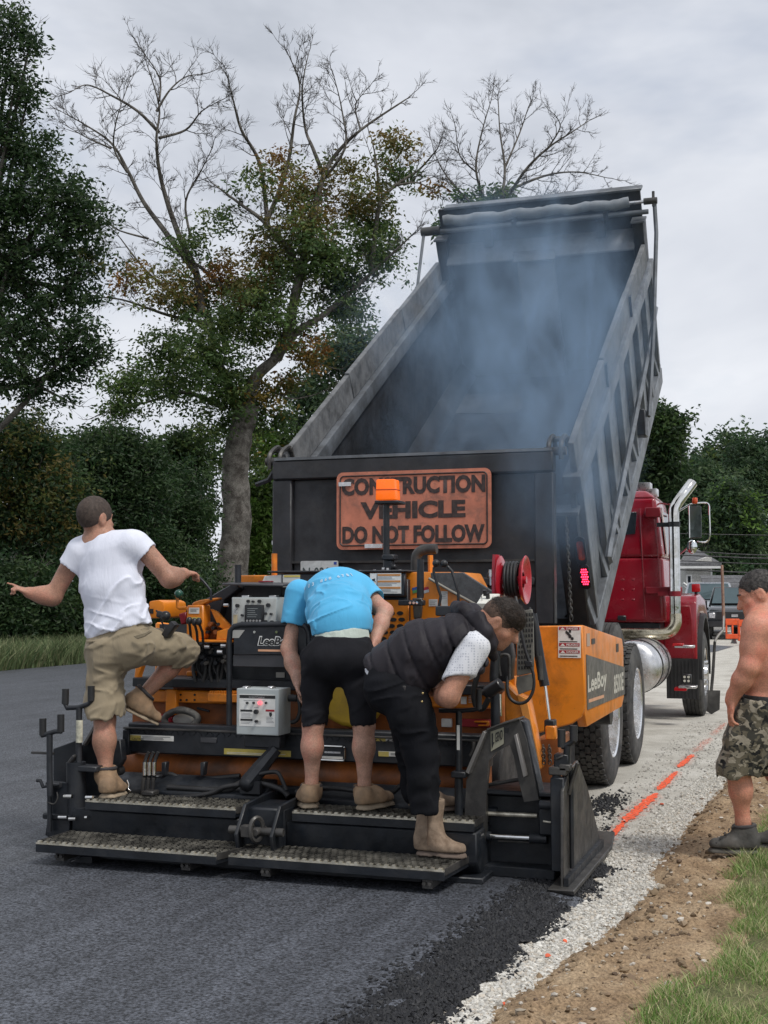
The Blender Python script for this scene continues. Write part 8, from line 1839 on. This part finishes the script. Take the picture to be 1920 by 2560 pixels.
# pickup and a light truck parked facing the camera
def pickup(name, label, c, s, body_m, wind_m, yawdir, hood_m, lift=0.0, mirror_white=False):
    t = thing(name, c, label, 'pickup'); f = Vector(yawdir).normalized(); r = V(f.y, -f.x, 0)   # f points towards the camera
    def P(a, b, z): return Vector(c)+f*a*s+r*b*s+V(0, 0, z*s)
    def hexa(lo, hi): 
        mb = MB(); mb.add([P(*p) for p in lo]+[P(*p) for p in hi], [(0,3,2,1),(4,5,6,7),(0,1,5,4),(1,2,6,5),(2,3,7,6),(3,0,4,7)]); return mb
    hexa([(2.7, -.98, .45), (2.7, .98, .45), (-2.8, .98, .45), (-2.8, -.98, .45)], [(2.7, -.95, 1.0), (2.7, .95, 1.0), (-2.8, .97, 1.15), (-2.8, -.97, 1.15)]).build('body', body_m, t, bevel=.05, seg=2)
    hexa([(2.65, -.90, 1.001), (2.65, .90, 1.001), (1.2, .92, 1.001), (1.2, -.92, 1.001)], [(2.45, -.82, 1.13), (2.45, .82, 1.13), (1.2, .85, 1.24), (1.2, -.85, 1.24)]).build('bonnet', hood_m, t, bevel=.04, seg=2)
    cab = hexa([(1.2, -.93, 1.151), (1.2, .93, 1.151), (-.9, .93, 1.151), (-.9, -.93, 1.151)], [(.35, -.74, 1.88), (.35, .74, 1.88), (-.8, .74, 1.88), (-.8, -.74, 1.88)]).build('cabin', body_m, t, bevel=.05, seg=2)
    mb = MB(); mb.add([P(1.13, -.80, 1.27), P(1.13, .80, 1.27), P(.45, .68, 1.83), P(.45, -.68, 1.83), P(1.16, -.80, 1.28), P(1.16, .80, 1.28), P(.49, .68, 1.84), P(.49, -.68, 1.84)], [(4, 5, 6, 7), (0, 3, 2, 1), (0, 1, 5, 4), (1, 2, 6, 5), (2, 3, 7, 6), (3, 0, 4, 7)]); mb.build('windscreen', wind_m, cab)
    mb = MB(); mb.add([P(2.71, -.62, .72), P(2.71, .62, .72), P(2.71, .62, .98), P(2.71, -.62, .98), P(2.75, -.62, .72), P(2.75, .62, .72), P(2.75, .62, .98), P(2.75, -.62, .98)], [(4, 5, 6, 7), (0, 1, 5, 4), (1, 2, 6, 5), (2, 3, 7, 6), (3, 0, 4, 7)]); gr = mb.build('grille', m_blackp, t)
    mb = MB(); mb.box(P(2.77, 0, .85), (.22*s, .04*s, .09*s)); mb.build('emblem', m_alu, gr)
    for sd in (-1, 1):
        mb = MB(); mb.box(P(2.70, .77*sd, .85), (.22*s, .12*s, .2*s), Matrix.Rotation(math.atan2(r.y, r.x), 3, 'Z')); mb.build('headlight', m_alu, t, bevel=.02)
        mb = MB(); mb.box(P(1.0, 1.08*sd, 1.25), (.22*s, .1*s, .28*s)); mb.build('mirror', m_trim if mirror_white else m_blackp, t, bevel=.02)
        for a in (1.75, -1.75):
            mb = MB(); mb.cyl(P(a, .80*sd, .40), P(a, 1.0*sd, .40), .40*s, n=24); w = mb.build('wheel', m_tyre, t); mb = MB(); mb.cyl(P(a, 1.001*sd, .40), P(a, 1.012*sd, .40), .24*s, n=18); mb.build('rim', m_alu, w)
    mb = MB(); mb.box(P(2.74, 0, .55), (1.9*s, .16*s, .2*s), Matrix.Rotation(math.atan2(r.y, r.x), 3, 'Z')); mb.build('bumper', m_blackp, t, bevel=.02)
    return t
cdir = lambda p: V(-p.x, -p.y, 0)
m_carblack = M('black_car_paint', (.012, .013, .015), .15, coat=.6, var=.1); m_wind = M('sky_reflecting_glass', (.10, .14, .15), .05, metal=.35, var=.05); m_silver = M('silver_car_paint', (.45, .47, .50), .25, metal=.4, var=.06)
pc1 = PZ(1838, 1603, 0.0); pc1 = PD(1838, 1600, 45.0); pc1.z = 0.0; pickup('black_pickup', 'black pickup parked behind the orange barriers', pc1+cdir(pc1).normalized()*-2.7, 1.0, m_carblack, m_wind, cdir(pc1), M('bonnet_black', (.03, .032, .035), .12, coat=.8))
pc2 = PD(1774, 1600, 50.0); pc2.z = 0; pickup('silver_truck', 'silver pickup with white mirrors half hidden behind the red fender', pc2+cdir(pc2).normalized()*-2.7, 1.12, m_silver, m_wind, cdir(pc2), m_silver, mirror_white=True)
m_barrier = M('orange_barrier_plastic', (.75, .09, .015), .45, var=.12, dirt=((.5, .2, .12), .4))
def barrier(px0, px1, py0, py1, D, label):
    a, b = PD(px0, py1, D), PD(px1, py1, D); z1 = PD(px0, py0, D).z; a.z = 0; b.z = 0; ax = (b-a).normalized(); W = (b-a).length; H = max(.8, z1); fw_ = V(-ax.y, ax.x, 0)
    t = thing('traffic_barrier', (a.x, a.y, 0), label, 'barrier', 'orange barriers across the yard')
    def bar(u0, u1, z0, z1, nm): mb = MB(); p, q = a+ax*W*u0, a+ax*W*u1; mb.prism([p+V(0, 0, z0), q+V(0, 0, z0), q+V(0, 0, z1), p+V(0, 0, z1)], fw_*.07); mb.build(nm, m_barrier, t, bevel=.015)
    bar(0, 1, H*.74, H, 'top_rail'); bar(0, 1, H*.18, H*.38, 'bottom_rail')
    for u in (0, .44, .88): bar(u, u+.12, H*.381, H*.739, 'upright')
    mb = MB(); p = a+ax*W*.5+fw_*.035; mb.prism([p+V(0, 0, .0)-fw_*.25, p+fw_*.25, p+fw_*.05+V(0, 0, H*.179), p-fw_*.05+V(0, 0, H*.179)], ax*.08); mb.build('foot', m_blackp, t)
barrier(1815, 1850, 1563, 1603, 41.5, 'orange plastic barrier standing in front of the black pickup'); barrier(1846, 1895, 1566, 1608, 39.5, 'orange plastic barrier beside the shirtless man\'s shoulder')
# dark asphalt patch and a joint in the far yard
q = [PZ(x, y, .005) for x, y in ((1700, 1618), (1775, 1612), (1835, 1616), (1790, 1629), (1700, 1640))]; sheet('asphalt_patch', [(p.x, p.y) for p in q], .006, m_asph_old)
# long handled shovel leaning on the front wheel
sv_ = thing('shovel', (-1.22, 16.9, 0), 'long wooden handled shovel leaning against the front wheel', 'shovel')
hp = [PY(1787, 1604, 16.9), PY(1794, 1591, 16.92), PY(1808, 1575, 16.96), PY(1809, 1540, 17.0), PY(1805, 1413, 17.1)]
mb = MB(); mb.tube(smooth_path(hp[:3], 5)+[hp[3]], .017, 8); mb.build('socket', M('pale_steel', (.5, .48, .45), .4, metal=.6), sv_); mb = MB(); mb.tube([hp[3]+V(0, 0, -.04), hp[3].lerp(hp[4], .5), hp[4]], [.021, .019, .018], 10); mb.build('handle', M('weathered_ash_handle', (.30, .19, .14), .7, var=.25, scale=20), sv_)
mb = MB(); b0 = hp[0]; mb.tube([b0, V(b0.x-.03, b0.y-.02, .5), V(b0.x-.05, b0.y-.04, .3)], [.018, .02, .02], 8); mb.prism([V(b0.x-.16, b0.y-.04, .30), V(b0.x+.06, b0.y-.04, .30), V(b0.x+.05, b0.y-.06, .06), V(b0.x-.05, b0.y-.07, .0), V(b0.x-.15, b0.y-.06, .06)], (0, -.01, 0)); mb.build('blade', m_greysteel, sv_)
# overhead wires between two poles out of frame
m_wire = M('black_cable', (.02, .02, .022), .6)
for i, (ya, yb, r) in enumerate(((1334, 1338, .018), (1378, 1388, .025), (1388, 1396, .03), (1402, 1410, .022), (1424, 1433, .03))):
    D = 52.0; p = [PD(1400, ya-6, D), PD(1700, ya, D), PD(1920, yb, D), PD(2300, yb+4, D)]; mb = MB(); mb.tube(smooth_path(p, 8), r, 6); o = mb.build('overhead_wire', m_wire); tag(o, ['thin topmost overhead wire crossing the wood', 'second overhead wire from the top across the grey gable', 'thick overhead wire just below the second', 'fourth overhead wire passing above the shovel handle', 'lowest thick overhead wire over the low roof'][i], 'wire', 'overhead wires')
for x, nm in ((1400, 'utility pole hidden behind the dump body'), (2300, 'utility pole at the end of the overhead wires')):
    p = PD(x, 1495, 52.0); p.z = -.05; t = thing('utility_pole', p, nm, 'pole', 'utility poles'); mb = MB(); mb.cyl(p, V(p.x, p.y, PD(x, 1300, 52).z), .15, .11, n=12); mb.build('pole', m_bark, t); mb = MB(); q = V(p.x, p.y, PD(x, 1310, 52).z); mb.box(q, (2.2, .12, .12)); mb.build('crossarm', m_bark, t)

# ------------------------------------------------------------------ smoke rising from the hot mix in the dump body
def smoke():
    m = bpy.data.materials.new('asphalt_smoke'); m.use_nodes = True; nt = m.node_tree
    for n in list(nt.nodes): nt.nodes.remove(n)
    out = nd(nt, 'ShaderNodeOutputMaterial'); pv = nd(nt, 'ShaderNodeVolumePrincipled'); tcx = nd(nt, 'ShaderNodeTexCoord')
    pv.inputs['Color'].default_value = (.50, .72, 1.0, 1); pv.inputs['Anisotropy'].default_value = .1
    mp_ = nd(nt, 'ShaderNodeMapping'); nt.links.new(tcx.outputs['Object'], mp_.inputs[0]); mp_.inputs['Scale'].default_value = (1.0, 1.0, .55)
    n1_ = noise(nt, mp_.outputs[0], 1.5, 5, .6, 1.6)
    r1 = ramp(nt, n1_.outputs[0], [(.40, G(.02)), (.52, G(.35)), (.66, G(1.2))])
    # densest along the plume's core, fading to nothing before the box's walls
    def ball(c, rad, w):
        sb = nd(nt, 'ShaderNodeVectorMath', operation='SUBTRACT'); nt.links.new(tcx.outputs['Object'], sb.inputs[0]); sb.inputs[1].default_value = c
        dv = nd(nt, 'ShaderNodeVectorMath', operation='DIVIDE'); nt.links.new(sb.outputs[0], dv.inputs[0]); dv.inputs[1].default_value = rad
        ln = nd(nt, 'ShaderNodeVectorMath', operation='LENGTH'); nt.links.new(dv.outputs[0], ln.inputs[0])
        mr = nd(nt, 'ShaderNodeMapRange', interpolation_type='SMOOTHSTEP'); mr.inputs['From Min'].default_value = 1.0; mr.inputs['From Max'].default_value = .0; mr.inputs['To Max'].default_value = w; nt.links.new(ln.outputs['Value'], mr.inputs[0]); return mr.outputs[0]
    def add(a, b): q = nd(nt, 'ShaderNodeMath', operation='ADD'); nt.links.new(a, q.inputs[0]); nt.links.new(b, q.inputs[1]); return q.outputs[0]
    c0 = Vector((-2.8, 10.9, 3.4))
    def rel(x, y, Y): p = PY(x, y, Y)-c0; return (p.x, p.y, p.z)
    tot = ball(rel(1330, 980, 10.0), (.9, 1.1, 1.0), 1.6)
    for c, rd, w in ((rel(1230, 760, 11.0), (1.0, 1.3, 1.2), .6), (rel(1430, 1180, 9.1), (.6, .8, .9), .9), (rel(1180, 1080, 9.6), (1.0, .9, .7), .5), (rel(1080, 830, 10.8), (1.0, 1.3, .9), .30), (rel(1480, 820, 10.8), (.7, 1.2, 1.2), .5), (rel(1350, 600, 12.4), (1.3, 1.2, .8), .3)): tot = add(tot, ball(c, rd, w))
    mu_ = nd(nt, 'ShaderNodeMath', operation='MULTIPLY'); nt.links.new(r1.outputs[0], mu_.inputs[0]); nt.links.new(tot, mu_.inputs[1])
    m2 = nd(nt, 'ShaderNodeMath', operation='MULTIPLY'); m2.inputs[1].default_value = 2.6; nt.links.new(mu_.outputs[0], m2.inputs[0]); nt.links.new(m2.outputs[0], pv.inputs['Density'])
    nt.links.new(pv.outputs[0], out.inputs['Volume'])
    mb = MB(); mb.boxb(-4.9, -.9, 7.9, 14.2, 1.4, 5.9); o = mb.build('smoke', m, loc=c0, smooth=False); tag(o, 'pale blue smoke rising from the hot mix in the raised body', 'smoke', kind='stuff')
smoke()
